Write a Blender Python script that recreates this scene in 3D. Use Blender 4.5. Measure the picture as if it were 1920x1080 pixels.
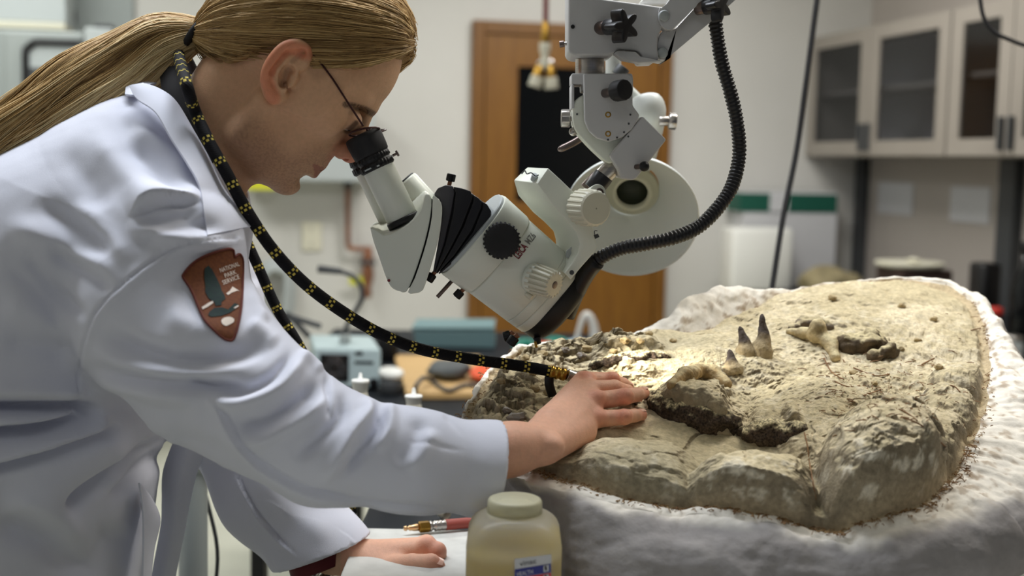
import bpy, bmesh, math, random
import numpy as np
from mathutils import Vector, Matrix
from mathutils.bvhtree import BVHTree

random.seed(7)
rng = np.random.default_rng(7)
SC = bpy.context.scene
COL = SC.collection
for _o in list(bpy.data.objects):
    bpy.data.objects.remove(_o)

# ------------------------------------------------------------------ camera
FPX = 2400.0
PITCH, ROLL = math.atan(0.1), math.radians(1.2)
CAM = np.array([0.0, 0.0, 1.35])
_f = np.array([0, math.cos(PITCH), -math.sin(PITCH)])
_u0 = np.array([0, math.sin(PITCH), math.cos(PITCH)])
_x0 = np.array([1.0, 0, 0])
C_R = math.cos(ROLL) * _x0 + math.sin(ROLL) * _u0
C_U = -math.sin(ROLL) * _x0 + math.cos(ROLL) * _u0
C_F = _f
cam_data = bpy.data.cameras.new('camera')
cam = bpy.data.objects.new('camera', cam_data)
COL.objects.link(cam)
cam_data.sensor_width = 36.0
cam_data.lens = FPX / 1920 * 36.0
cam_data.clip_start = 0.05
cam_data.clip_end = 60
_m = Matrix(((C_R[0], C_U[0], -C_F[0], CAM[0]), (C_R[1], C_U[1], -C_F[1], CAM[1]), (C_R[2], C_U[2], -C_F[2], CAM[2]), (0, 0, 0, 1)))
cam.matrix_world = _m
cam_data.dof.use_dof = True
cam_data.dof.focus_distance = 1.40
cam_data.dof.aperture_fstop = 3.6
SC.camera = cam

# ------------------------------------------------------------------ world, lamps, exposure
SC.view_settings.view_transform = 'Standard'
SC.view_settings.look = 'None'
SC.view_settings.gamma = 1.0
SC.view_settings.use_curve_mapping = False
SC.view_settings.exposure = 0.14
W = bpy.data.worlds.new('world')
SC.world = W
W.use_nodes = True
W.node_tree.nodes['Background'].inputs[0].default_value = (0.80, 0.86, 1.0, 1)
W.node_tree.nodes['Background'].inputs[1].default_value = 0.10


def area(name, loc, target, sx, sy, power, col):
    d = bpy.data.lights.new(name, 'AREA')
    d.shape = 'RECTANGLE'
    d.size, d.size_y, d.energy, d.color = sx, sy, power, col
    o = bpy.data.objects.new(name, d)
    COL.objects.link(o)
    o.location = loc
    o.rotation_euler = (Vector(target) - Vector(loc)).to_track_quat('-Z', 'Y').to_euler()
    return o


area('fluorescent_over_bench', (-0.55, 1.75, 2.72), (-0.55, 1.75, 0), 1.3, 0.4, 31, (0.88, 0.93, 1.0))
area('fluorescent_over_block', (1.0, 2.0, 2.72), (1.0, 2.0, 0), 1.3, 0.4, 24, (1.0, 0.95, 0.87))
area('fill_front', (-0.3, -0.9, 2.72), (-0.3, -0.9, 0), 1.4, 0.4, 5, (0.95, 0.97, 1.0))  # unseen fill light added behind the camera to lift camera-facing sides
area('fluorescent_back_room', (0.55, 4.85, 2.75), (0.55, 4.85, 0), 1.3, 0.4, 46, (1.0, 0.985, 0.95))
area('fluorescent_left_room', (-2.0, 4.4, 2.75), (-2.0, 4.4, 0), 0.6, 1.4, 30, (0.97, 1.0, 0.97))
# ------------------------------------------------------------------ helpers: pixels, meshes
def V3(*a):
    return np.array(a, float)


def ray(px, py):
    d = C_F + C_R * ((px - 960) / FPX) + C_U * ((540 - py) / FPX)
    return d


def P(px, py, Y):
    d = ray(px, py)
    return CAM + d * (Y / d[1])


def proj(Vs):
    q = np.asarray(Vs, float) - CAM
    z = q @ C_F
    return np.stack([960 + FPX * (q @ C_R) / z, 540 - FPX * (q @ C_U) / z], 1)


def mpp(Y):
    return Y / FPX


ORG = {}


def mk(name, Vs, Fs, mat, parent=None, smooth=True, kind=None, auto=None, uv=None, col=None):
    Vs = np.asarray(Vs, float)
    lo, hi = Vs.min(0), Vs.max(0)
    c = np.array([(lo[0] + hi[0]) / 2, (lo[1] + hi[1]) / 2, lo[2]])
    me = bpy.data.meshes.new(name)
    Vl = (Vs - c)
    if isinstance(Fs, np.ndarray) and Fs.ndim == 2:
        n, k = Fs.shape
        me.vertices.add(len(Vl))
        me.vertices.foreach_set('co', Vl.astype(np.float32).ravel())
        me.loops.add(n * k)
        me.loops.foreach_set('vertex_index', Fs.astype(np.int32).ravel())
        me.polygons.add(n)
        me.polygons.foreach_set('loop_start', np.arange(0, n * k, k, dtype=np.int32))
        me.update(calc_edges=True)
    else:
        me.from_pydata([tuple(v) for v in Vl], [], [tuple(int(i) for i in f) for f in Fs])
    me.validate()
    if smooth:
        me.polygons.foreach_set('use_smooth', np.ones(len(me.polygons), bool))
    if auto is not None and smooth:
        try:
            me.set_sharp_from_angle(angle=math.radians(auto))
        except Exception:
            pass
    if uv is not None:
        l = me.uv_layers.new(name='UVMap')
        li = np.zeros(len(me.loops), np.int32)
        me.loops.foreach_get('vertex_index', li)
        l.data.foreach_set('uv', np.asarray(uv, np.float32)[li].ravel())
    if col is not None:
        for an, av in col.items():
            av = np.asarray(av, np.float32)
            if av.ndim == 1:
                at = me.attributes.new(an, 'FLOAT', 'POINT')
                at.data.foreach_set('value', av)
            else:
                at = me.attributes.new(an, 'FLOAT_COLOR', 'POINT')
                at.data.foreach_set('color', np.concatenate([av, np.ones((len(av), 1), np.float32)], 1).ravel())
    if mat is not None:
        for m in (mat if isinstance(mat, (list, tuple)) else [mat]):
            me.materials.append(m)
    o = bpy.data.objects.new(name, me)
    COL.objects.link(o)
    place(o, c, parent)
    if kind:
        o['kind'] = kind
    return o


def place(o, c, parent):
    c = np.asarray(c, float)
    if parent is not None:
        o.parent = parent
        o.location = c - ORG[parent.name]
    else:
        o.location = c
    ORG[o.name] = c


def tag(o, label, cat, group=None, kind=None):
    o['label'] = label
    if cat:
        o['category'] = cat
    if group:
        o['group'] = group
    if kind:
        o['kind'] = kind
    return o


def thing(name, label, cat, loc, group=None):
    o = bpy.data.objects.new(name, None)
    o.empty_display_size = 0.02
    COL.objects.link(o)
    place(o, loc, None)
    return tag(o, label, cat, group)


def struct(o):
    o['kind'] = 'structure'
    return o


def cat_mesh(*ms):
    Vs, Fs, n = [], [], 0
    for v, f in ms:
        v = np.asarray(v, float)
        Vs.append(v)
        Fs += [tuple(int(i) + n for i in q) for q in f]
        n += len(v)
    return np.concatenate(Vs), Fs


def bm_out(bm):
    bm.normal_update()
    bm.verts.index_update()
    v = np.array([tuple(q.co) for q in bm.verts])
    f = [tuple(q.index for q in p.verts) for p in bm.faces]
    bm.free()
    return v, f


def bevel_bm(bm, w, seg=2, ang=30):
    if w > 0:
        es = [e for e in bm.edges if len(e.link_faces) == 2 and e.calc_face_angle(0) > math.radians(ang)]
        bmesh.ops.bevel(bm, geom=es, offset=w, segments=seg, affect='EDGES', profile=0.5, clamp_overlap=True)


def box(c, s, bevel=0.0, seg=2, M=None):
    """box centred c, size s, axes = columns of M"""
    bm = bmesh.new()
    bmesh.ops.create_cube(bm, size=1)
    for v in bm.verts:
        v.co = Vector((v.co.x * s[0], v.co.y * s[1], v.co.z * s[2]))
    bevel_bm(bm, bevel, seg)
    v, f = bm_out(bm)
    if M is not None:
        v = v @ np.asarray(M, float).T
    return v + np.asarray(c, float), f


def loft2(front, back, bevel=0.0, seg=3):
    """closed solid between two outlines (3D point lists of equal length)"""
    bm = bmesh.new()
    a = [bm.verts.new(p) for p in front]
    b = [bm.verts.new(p) for p in back]
    n = len(a)
    bm.faces.new(a)
    bm.faces.new(b[::-1])
    for i in range(n):
        j = (i + 1) % n
        bm.faces.new((a[j], a[i], b[i], b[j]))
    bmesh.ops.recalc_face_normals(bm, faces=bm.faces[:])
    bevel_bm(bm, bevel, seg, 25)
    return bm_out(bm)


def dens(pts, n=3, closed=True):
    """Chaikin-like rounding through Catmull-Rom resampling of a 2D/3D outline"""
    pts = [np.array(p, float) for p in pts]
    m = len(pts)
    out = []
    rngi = range(m if closed else m - 1)
    for i in rngi:
        p0 = pts[(i - 1) % m] if closed or i > 0 else pts[0]
        p1, p2 = pts[i], pts[(i + 1) % m]
        p3 = pts[(i + 2) % m] if closed or i + 2 < m else pts[-1]
        for k in range(n):
            t = k / n
            out.append(0.5 * ((2 * p1) + (-p0 + p2) * t + (2 * p0 - 5 * p1 + 4 * p2 - p3) * t * t + (-p0 + 3 * p1 - 3 * p2 + p3) * t ** 3))
    if not closed:
        out.append(pts[-1])
    return np.array(out)


def prism(outline, Y0, Y1, bevel=0.002, seg=3, Yc=None, smooth=0):
    """outline in pixels at depth Yc, extruded along world Y from Y0 to Y1"""
    if Yc is None:
        Yc = (Y0 + Y1) / 2
    if smooth:
        outline = dens(outline, smooth)
    p = np.array([P(x, y, Yc) for x, y in outline])
    a, b = p.copy(), p.copy()
    a[:, 1], b[:, 1] = Y0, Y1
    return loft2(a, b, bevel, seg)


def frame_of(d, up=(0, 0, 1)):
    d = np.asarray(d, float)
    d = d / np.linalg.norm(d)
    up = np.asarray(up, float)
    if abs(d @ up) > 0.98:
        up = np.array([0, 1.0, 0])
    s = np.cross(d, up)
    s /= np.linalg.norm(s)
    return s, np.cross(s, d), d


def lathe(p, d, prof, n=32, teeth=0, tamp=0.0, caps=True, ex=1.0, ref=(0, 0, 1), pw=2.0):
    """profile [(t, r[,tooth])] around axis p + t*d ; ex scales the second cross axis, pw superellipse power"""
    s, u, d = frame_of(d, ref)
    p = np.asarray(p, float)
    an = np.arange(n) * 2 * math.pi / n
    c, sn = np.cos(an), np.sin(an)
    if pw != 2.0:
        k = (np.abs(c) ** pw + np.abs(sn) ** pw) ** (-1 / pw)
        c, sn = c * k, sn * k
    V, Fc = [], []
    for q in prof:
        t, r = q[0], q[1]
        rr = r * np.ones(n)
        if teeth and len(q) > 2 and q[2]:
            rr = r + tamp * np.sign(np.sin(an * teeth)) * 0.5
        V.append(p + d * t + np.outer(c * rr, s) + np.outer(sn * rr * ex, u))
    m = len(prof)
    for i in range(m - 1):
        for j in range(n):
            k = (j + 1) % n
            Fc.append((i * n + j, i * n + k, (i + 1) * n + k, (i + 1) * n + j))
    V = np.concatenate(V)
    if caps:
        Fc.append(tuple(range(n - 1, -1, -1)))
        Fc.append(tuple(range((m - 1) * n, m * n)))
    return V, Fc


def rcyl(p, q, r, n=24, bev=0.0, r2=None, teeth=0, tamp=0):
    """cylinder from p to q with softened rims"""
    p, q = np.asarray(p, float), np.asarray(q, float)
    L = np.linalg.norm(q - p)
    r2 = r if r2 is None else r2
    b = min(bev if bev else 0.08 * r, L * 0.3)
    prof = [(0, r - b), (b * 0.3, r - 0.3 * b), (b, r, 1), (L - b, r2, 1), (L - 0.3 * b, r2 - 0.3 * b), (L, r2 - b)]
    return lathe(p, q - p, prof, n, teeth, tamp)


def crom(pts, n):
    pts = np.asarray(pts, float)
    d = dens(pts, 16, closed=False)
    seg = np.r_[0, np.cumsum(np.linalg.norm(np.diff(d[:, :3], axis=0), axis=1))]
    t = np.linspace(0, seg[-1], n)
    return np.stack([np.interp(t, seg, d[:, k]) for k in range(d.shape[1])], 1), t


def tube(pts, r, n=60, k=12, caps=True, rfun=None, flat=None):
    """swept tube through pts (3D or 3D + radius column); returns V, F, uv"""
    pts = np.asarray(pts, float)
    c, t = crom(pts, n)
    R = c[:, 3] if c.shape[1] > 3 else np.full(n, r, float)
    c = c[:, :3]
    if rfun is not None:
        R = R * rfun(t)
    T = np.gradient(c, axis=0)
    T /= np.linalg.norm(T, axis=1)[:, None] + 1e-12
    s, u, _ = frame_of(T[0])
    V, UV = [], []
    an = np.arange(k) * 2 * math.pi / k
    for i in range(n):
        s = s - T[i] * (s @ T[i])
        s /= np.linalg.norm(s)
        u = np.cross(T[i], s)
        V.append(c[i] + np.outer(np.cos(an) * R[i], s) + np.outer(np.sin(an) * R[i] * (flat or 1), u))
        UV.append(np.stack([an / (2 * math.pi), np.full(k, t[i])], 1))
    i, j = np.meshgrid(np.arange(n - 1), np.arange(k), indexing='ij')
    a = i * k + j
    b = i * k + (j + 1) % k
    Fc = [tuple(q) for q in np.stack([a.ravel(), b.ravel(), (b + k).ravel(), (a + k).ravel()], 1)]
    if caps:
        Fc.append(tuple(range(k - 1, -1, -1)))
        Fc.append(tuple(range((n - 1) * k, n * k)))
    return np.concatenate(V), Fc, np.concatenate(UV)


def text_mesh(s, size=1.0, font_shear=0.0, bold=0.0):
    cu = bpy.data.curves.new('lettering', 'FONT')
    cu.body = s
    cu.size = size
    cu.shear = font_shear
    cu.resolution_u = 3
    cu.offset = bold
    o = bpy.data.objects.new('lettering', cu)
    COL.objects.link(o)
    dg = bpy.context.evaluated_depsgraph_get()
    me = o.evaluated_get(dg).to_mesh()
    v = np.array([tuple(q.co) for q in me.vertices]) if len(me.vertices) else np.zeros((0, 3))
    f = [tuple(p.vertices) for p in me.polygons]
    o.evaluated_get(dg).to_mesh_clear()
    bpy.data.objects.remove(o)
    bpy.data.curves.remove(cu)
    return v, f


# ------------------------------------------------------------------ numpy noise
_perm = np.random.default_rng(3).permutation(256)
_perm = np.r_[_perm, _perm, _perm]
_g = np.random.default_rng(4).normal(size=(256, 3))
_g /= np.linalg.norm(_g, axis=1)[:, None]


def pnoise(p, sc=1.0, seed=0):
    p = np.asarray(p, float) * sc + seed * 17.31
    i = np.floor(p).astype(int)
    f = p - i
    w = f * f * f * (f * (f * 6 - 15) + 10)
    i &= 255
    out = 0
    for dx in (0, 1):
        for dy in (0, 1):
            for dz in (0, 1):
                h = _perm[_perm[_perm[(i[:, 0] + dx) & 255] + ((i[:, 1] + dy) & 255)] + ((i[:, 2] + dz) & 255)]
                d = f - np.array([dx, dy, dz])
                g = (_g[h] * d).sum(1)
                out = out + g * (w[:, 0] if dx else 1 - w[:, 0]) * (w[:, 1] if dy else 1 - w[:, 1]) * (w[:, 2] if dz else 1 - w[:, 2])
    return out * 1.6


def fbm(p, sc, oct=4, seed=0, gain=0.5):
    a, t = 1.0, 0
    for o in range(oct):
        t = t + a * pnoise(p, sc * 2 ** o, seed + o)
        a *= gain
    return t


def worley(p, sc, seed=0):
    """F1, F2 distances and a random value per cell (3D points)"""
    p = np.asarray(p, float) * sc
    i = np.floor(p).astype(int)
    f1 = np.full(len(p), 9.0)
    f2 = np.full(len(p), 9.0)
    cv = np.zeros(len(p))
    for dx in (-1, 0, 1):
        for dy in (-1, 0, 1):
            for dz in (-1, 0, 1):
                q = i + np.array([dx, dy, dz])
                h = _perm[_perm[_perm[q[:, 0] & 255] + (q[:, 1] & 255)] + ((q[:, 2] + seed) & 255)]
                c = q + np.stack([_perm[h], _perm[h + 1], _perm[h + 2]], 1) / 255.0
                d = np.linalg.norm(c - p, axis=1)
                n = d < f1
                f2 = np.where(n, f1, np.minimum(f2, d))
                cv = np.where(n, _perm[h + 5] / 255.0, cv)
                f1 = np.where(n, d, f1)
    return f1, f2, cv


def sstep(a, b, x):
    t = np.clip((x - a) / (b - a), 0, 1)
    return t * t * (3 - 2 * t)


def seg_dist(q, pts):
    """distance of 2D points q to a polyline, signed side, and parameter 0..1"""
    pts = np.asarray(pts, float)
    L = np.r_[0, np.cumsum(np.linalg.norm(np.diff(pts, axis=0), axis=1))]
    best = np.full(len(q), 1e9)
    side = np.zeros(len(q))
    par = np.zeros(len(q))
    for i in range(len(pts) - 1):
        a, b = pts[i], pts[i + 1]
        ab = b - a
        t = np.clip(((q - a) @ ab) / (ab @ ab), 0, 1)
        r = q - a - t[:, None] * ab
        d = np.linalg.norm(r, axis=1)
        n = d < best
        best = np.where(n, d, best)
        side = np.where(n, np.sign(ab[0] * r[:, 1] - ab[1] * r[:, 0]), side)
        par = np.where(n, (L[i] + t * (L[i + 1] - L[i])) / L[-1], par)
    return best, side, par


def in_poly(q, poly):
    poly = np.asarray(poly, float)
    x, y = q[:, 0], q[:, 1]
    ins = np.zeros(len(q), bool)
    j = len(poly) - 1
    for i in range(len(poly)):
        xi, yi = poly[i]
        xj, yj = poly[j]
        c = ((yi > y) != (yj > y)) & (x < (xj - xi) * (y - yi) / (yj - yi + 1e-12) + xi)
        ins ^= c
        j = i
    return ins


def vnormals(V, F):
    V = np.asarray(V, float)
    F = np.asarray(F)
    n = np.cross(V[F[:, 2]] - V[F[:, 0]], V[F[:, -1]] - V[F[:, 1]] if F.shape[1] == 4 else V[F[:, 2]] - V[F[:, 1]])
    if F.shape[1] == 3:
        n = np.cross(V[F[:, 1]] - V[F[:, 0]], V[F[:, 2]] - V[F[:, 0]])
    N = np.zeros_like(V)
    for k in range(F.shape[1]):
        for a in range(3):
            N[:, a] += np.bincount(F[:, k], n[:, a], len(V))
    return N / (np.linalg.norm(N, axis=1)[:, None] + 1e-15)


# ------------------------------------------------------------------ signed distance modelling
class SDF:
    def __init__(self):
        self.ops = []

    def _add(self, fn, lo, hi, k, mode, attr=None):
        self.ops.append((fn, np.asarray(lo) - k * 1.5 - 0.006, np.asarray(hi) + k * 1.5 + 0.006, k, mode))

    def cone(self, a, b, ra, rb, k=0.01, mode='u'):
        a, b = np.asarray(a, float), np.asarray(b, float)
        ab = b - a
        L = ab @ ab + 1e-12

        def fn(q):
            t = np.clip(((q - a) @ ab) / L, 0, 1)
            return np.linalg.norm(q - a - t[:, None] * ab, axis=1) - (ra + (rb - ra) * t)
        r = max(ra, rb)
        self._add(fn, np.minimum(a, b) - r, np.maximum(a, b) + r, k, mode)

    def chain(self, pts, k=0.01, mode='u'):
        for p, q in zip(pts[:-1], pts[1:]):
            self.cone(p[0], q[0], p[1], q[1], k, mode)

    def ell(self, c, R, M=None, k=0.01, mode='u'):
        c, R = np.asarray(c, float), np.asarray(R, float)
        Mx = np.eye(3) if M is None else np.asarray(M, float)   # columns = axes

        def fn(q):
            w = (q - c) @ Mx
            k0 = np.linalg.norm(w / R, axis=1)
            k1 = np.linalg.norm(w / (R * R), axis=1) + 1e-9
            return k0 * (k0 - 1) / k1
        ext = np.sqrt(((Mx * R) ** 2).sum(1))
        self._add(fn, c - ext, c + ext, k, mode)

    def func(self, fn, lo, hi, k, mode):
        self._add(fn, lo, hi, k, mode)

    def ev(self, q, box=None):
        d = np.full(len(q), 0.5)
        for fn, lo, hi, k, mode in self.ops:
            if box is not None and (np.any(box[1] < lo) or np.any(box[0] > hi)):
                continue
            m = ((q > lo) & (q < hi)).all(1)
            if not m.any():
                continue
            e = fn(q[m])
            a = d[m]
            if mode == 'u':
                h = np.clip(0.5 + 0.5 * (e - a) / k, 0, 1)
                d[m] = e * (1 - h) + a * h - k * h * (1 - h)
            elif mode == 's':
                h = np.clip(0.5 - 0.5 * (a + e) / k, 0, 1)
                d[m] = a * (1 - h) - e * h + k * h * (1 - h)
            elif mode == 'i':
                h = np.clip(0.5 - 0.5 * (e - a) / k, 0, 1)
                d[m] = e * (1 - h) + a * h + k * h * (1 - h)
            else:
                d[m] = a + e
        return d

    def mesh(self, lo, hi, h, proj_it=2, refine=()):
        lo, hi = np.asarray(lo, float), np.asarray(hi, float)
        n = np.ceil((hi - lo) / h).astype(int) + 1
        vol = np.full(n, 0.5, np.float32)
        B = 24
        for i in range(0, n[0], B):
            for j in range(0, n[1], B):
                for k in range(0, n[2], B):
                    s = np.minimum(np.array([i, j, k]) + B, n)
                    a = lo + np.array([i, j, k]) * h
                    b = lo + (s - 1) * h
                    if not any(m == 'u' and not (np.any(b < l) or np.any(a > g)) for _, l, g, _, m in self.ops):
                        continue
                    gx = [lo[t] + np.arange((i, j, k)[t], s[t]) * h for t in range(3)]
                    q = np.stack(np.meshgrid(*gx, indexing='ij'), -1).reshape(-1, 3)
                    vol[i:s[0], j:s[1], k:s[2]] = self.ev(q, (a, b)).reshape(s - np.array([i, j, k]))
        V, F = nets(vol, lo, h)
        V = self.project(V, proj_it, h)
        return V, F

    def project(self, V, it, h):
        e = 0.0006
        for _ in range(it):
            d = self.ev(V)
            g = np.stack([self.ev(V + np.eye(3)[a] * e) - self.ev(V - np.eye(3)[a] * e) for a in range(3)], 1) / (2 * e)
            gg = np.maximum((g * g).sum(1), 0.2)
            st = np.clip(d / gg, -h, h)
            V = V - g * st[:, None]
        return V


def nets(vol, lo, h):
    s = vol < 0
    c = np.zeros(np.array(vol.shape) - 1, np.int8)
    for dx in (0, 1):
        for dy in (0, 1):
            for dz in (0, 1):
                c += s[dx:s.shape[0] - 1 + dx, dy:s.shape[1] - 1 + dy, dz:s.shape[2] - 1 + dz]
    act = (c > 0) & (c < 8)
    idx = np.full(act.shape, -1, np.int32)
    cells = np.argwhere(act)
    idx[act] = np.arange(len(cells))
    acc = np.zeros((len(cells), 3))
    cnt = np.zeros(len(cells))
    cor = np.array([(x, y, z) for x in (0, 1) for y in (0, 1) for z in (0, 1)])
    val = [vol[tuple((cells + q).T)] for q in cor]
    for a in range(8):
        for b in range(a + 1, 8):
            if np.abs(cor[a] - cor[b]).sum() != 1:
                continue
            cr = (val[a] < 0) != (val[b] < 0)
            t = np.where(cr, val[a] / (val[a] - val[b] + 1e-12), 0)
            acc += cr[:, None] * (cor[a] + t[:, None] * (cor[b] - cor[a]))
            cnt += cr
    V = lo + (cells + acc / np.maximum(cnt, 1)[:, None]) * h
    Fs = []
    for ax in range(3):
        a1, a2 = [(1, 2), (2, 0), (0, 1)][ax]
        sl0 = [slice(1, -1)] * 3
        sl1 = [slice(1, -1)] * 3
        sl0[ax] = slice(0, -1)
        sl1[ax] = slice(1, None)
        e0, e1 = s[tuple(sl0)], s[tuple(sl1)]
        ed = np.argwhere(e0 != e1)
        fl = e0[tuple(ed.T)]
        p = ed.copy()
        for t in range(3):
            if t != ax:
                p[:, t] += 1
        q = []
        for d1, d2 in ((0, 0), (-1, 0), (-1, -1), (0, -1)):
            r = p.copy()
            r[:, a1] += d1
            r[:, a2] += d2
            q.append(idx[tuple(r.T)])
        q = np.stack(q, 1)
        q[~fl] = q[~fl][:, ::-1]
        Fs.append(q)
    F = np.concatenate(Fs)
    return V, F[(F >= 0).all(1)]


def quad_split(V, F):
    """every quad into four (edge mid-points and centres)"""
    n = len(V)
    e = np.stack([F, np.roll(F, -1, 1)], -1).reshape(-1, 2)
    es = np.sort(e, 1)
    key = es[:, 0].astype(np.int64) * n + es[:, 1]
    u, inv = np.unique(key, return_inverse=True)
    mid = (V[u // n] + V[u % n]) / 2
    cen = V[F].mean(1)
    ei = n + inv.reshape(-1, 4)
    ci = n + len(u) + np.arange(len(F))
    q = [np.stack([F[:, k], ei[:, k], ci, ei[:, k - 1]], 1) for k in range(4)]
    return np.concatenate([V, mid, cen]), np.concatenate(q)


def keep_faces(V, F, m):
    F = F[m]
    u, inv = np.unique(F.ravel(), return_inverse=True)
    return V[u], inv.reshape(F.shape)


# ------------------------------------------------------------------ materials
def lin(c):
    if max(c) > 1.0:
        c = [q / 255 for q in c]
    return tuple((q / 12.92 if q <= 0.04045 else ((q + 0.055) / 1.055) ** 2.4) for q in c)


class MB:
    def __init__(self, name):
        self.m = bpy.data.materials.new(name)
        self.m.use_nodes = True
        self.t = self.m.node_tree
        self.b = self.t.nodes['Principled BSDF']

    def n(self, typ, **kw):
        o = self.t.nodes.new(typ)
        for k, v in kw.items():
            if k in o.inputs.keys():
                o.inputs[k].default_value = v
            else:
                setattr(o, k, v)
        return o

    def l(self, a, b):
        self.t.links.new(a, b)

    def set(self, **kw):
        for k, v in kw.items():
            self.b.inputs[k.replace('_', ' ')].default_value = v


def mat(name, c, rough=0.5, metal=0.0, c2=None, ns=20.0, bump=0.0, bs=200.0, spec=None, coords='Object', stretch=None, detail=4.0, trans=0.0, coat=0.0, ior=None, lo=0.35, hi=0.65):
    b = MB(name)
    c = lin(c)
    b.set(Base_Color=(*c, 1), Roughness=rough, Metallic=metal)
    if spec is not None:
        b.b.inputs['Specular IOR Level'].default_value = spec
    if trans:
        b.b.inputs['Transmission Weight'].default_value = trans
    if coat:
        b.b.inputs['Coat Weight'].default_value = coat
    if ior:
        b.b.inputs['IOR'].default_value = ior
    tc = b.n('ShaderNodeTexCoord')
    src = tc.outputs[coords]
    if stretch is not None:
        mp = b.n('ShaderNodeMapping')
        mp.inputs['Scale'].default_value = stretch
        b.l(src, mp.inputs[0])
        src = mp.outputs[0]
    if c2 is not None:
        n = b.n('ShaderNodeTexNoise', Scale=ns, Detail=detail)
        b.l(src, n.inputs['Vector'])
        r = b.n('ShaderNodeValToRGB')
        r.color_ramp.elements[0].color = (*c, 1)
        r.color_ramp.elements[1].color = (*lin(c2), 1)
        r.color_ramp.elements[0].position = lo
        r.color_ramp.elements[1].position = hi
        b.l(n.outputs['Fac'], r.inputs[0])
        b.l(r.outputs[0], b.b.inputs['Base Color'])
    if bump:
        n = b.n('ShaderNodeTexNoise', Scale=bs, Detail=4.0)
        b.l(src, n.inputs['Vector'])
        q = b.n('ShaderNodeBump', Strength=1.0, Distance=bump)
        b.l(n.outputs['Fac'], q.inputs['Height'])
        b.l(q.outputs[0], b.b.inputs['Normal'])
    return b.m


def attr_mat(name, rough=0.6, bump=0.0, bs=300.0, spec=0.3, attr='col', sss=0.0, noise=0.0, ns=80.0):
    b = MB(name)
    a = b.n('ShaderNodeAttribute', attribute_name=attr)
    b.set(Roughness=rough)
    b.b.inputs['Specular IOR Level'].default_value = spec
    out = a.outputs['Color']
    tc = b.n('ShaderNodeTexCoord')
    if noise:
        n = b.n('ShaderNodeTexNoise', Scale=ns, Detail=5.0)
        b.l(tc.outputs['Object'], n.inputs['Vector'])
        mr = b.n('ShaderNodeMapRange')
        mr.inputs['From Min'].default_value = 0.3
        mr.inputs['From Max'].default_value = 0.7
        mr.inputs['To Min'].default_value = 1 - noise
        mr.inputs['To Max'].default_value = 1 + noise
        b.l(n.outputs['Fac'], mr.inputs[0])
        mx = b.n('ShaderNodeVectorMath', operation='SCALE')
        b.l(out, mx.inputs[0])
        b.l(mr.outputs[0], mx.inputs['Scale'])
        out = mx.outputs[0]
    b.l(out, b.b.inputs['Base Color'])
    if sss:
        b.b.inputs['Subsurface Weight'].default_value = sss
        b.b.inputs['Subsurface Radius'].default_value = (0.012, 0.005, 0.003)
        b.b.inputs['Subsurface Scale'].default_value = 0.4
    if bump:
        n = b.n('ShaderNodeTexNoise', Scale=bs, Detail=5.0)
        b.l(tc.outputs['Object'], n.inputs['Vector'])
        q = b.n('ShaderNodeBump', Strength=1.0, Distance=bump)
        b.l(n.outputs['Fac'], q.inputs['Height'])
        b.l(q.outputs[0], b.b.inputs['Normal'])
    return b.m


M = {}
M['wall'] = mat('wall_paint', (205, 203, 198), 0.7, c2=(199, 197, 191), ns=1.5)
M['wall_r'] = mat('wall_paint_right', (176, 168, 160), 0.7, c2=(170, 162, 154), ns=1.5)
M['ceil'] = mat('ceiling_tile', (215, 215, 210), 0.8, bump=0.001, bs=60)
M['floor'] = mat('floor_lino', (206, 206, 190), 0.35, c2=(196, 196, 181), ns=3)
M['door'] = mat('door_wood', (126, 84, 22), 0.45, c2=(113, 72, 17), ns=6, stretch=(8, 8, 0.8))
M['frame'] = mat('door_frame_wood', (121, 80, 22), 0.45, c2=(108, 69, 17), ns=6, stretch=(8, 8, 0.8))
M['darkglass'] = mat('dark_glass', (9, 11, 13), 0.12, spec=0.35)
M['grey'] = mat('grey_paint', (150, 156, 154), 0.5)
M['greyl'] = mat('light_grey_paint', (176, 182, 182), 0.5)
M['greyd'] = mat('dark_grey_plastic', (62, 64, 66), 0.5)
M['black'] = mat('black_plastic', (14, 13, 15), 0.45, spec=0.4)
M['blackm'] = mat('matt_black_rubber', (17, 16, 18), 0.7, c2=(27, 26, 29), ns=60)
M['satin'] = mat('satin_black_metal', (24, 23, 27), 0.38, spec=0.45)
M['anod'] = mat('anodised_dark_grey', (74, 72, 76), 0.42, spec=0.45)
M['white'] = mat('white_plastic', (228, 228, 222), 0.4)
M['cream'] = mat('cream_plastic', (214, 210, 190), 0.42)
M['scope'] = mat('microscope_enamel', (228, 231, 218), 0.36, c2=(224, 227, 214), ns=8, spec=0.4)
M['arm'] = mat('arm_grey_enamel', (200, 199, 199), 0.4, c2=(195, 194, 194), ns=12, spec=0.4)
M['steel'] = mat('brushed_steel', (190, 184, 178), 0.28, 1.0, c2=(170, 166, 162), ns=40, stretch=(1, 1, 20))
M['steeld'] = mat('dark_steel', (112, 100, 96), 0.35, 1.0)
M['brass'] = mat('brass', (190, 150, 70), 0.3, 1.0, c2=(160, 120, 50), ns=40)
M['copper'] = mat('copper_pipe', (150, 100, 72), 0.45, 0.5, c2=(120, 80, 60), ns=20)
M['redink'] = mat('dark_red_lettering', (120, 34, 44), 0.5)
M['greyink'] = mat('grey_lettering', (128, 128, 122), 0.5)
M['cab'] = mat('cabinet_enamel', (146, 139, 130), 0.5, c2=(141, 134, 125), ns=3)
M['cabglass'] = mat('cabinet_glass', (70, 70, 72), 0.2, spec=0.3)
M['cabin'] = mat('cabinet_interior', (206, 203, 206), 0.7)
M['bench'] = mat('black_bench_top', (24, 27, 32), 0.5, c2=(34, 38, 43), ns=6, spec=0.08)
M['benchb'] = mat('bench_base', (66, 64, 62), 0.6)
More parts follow.
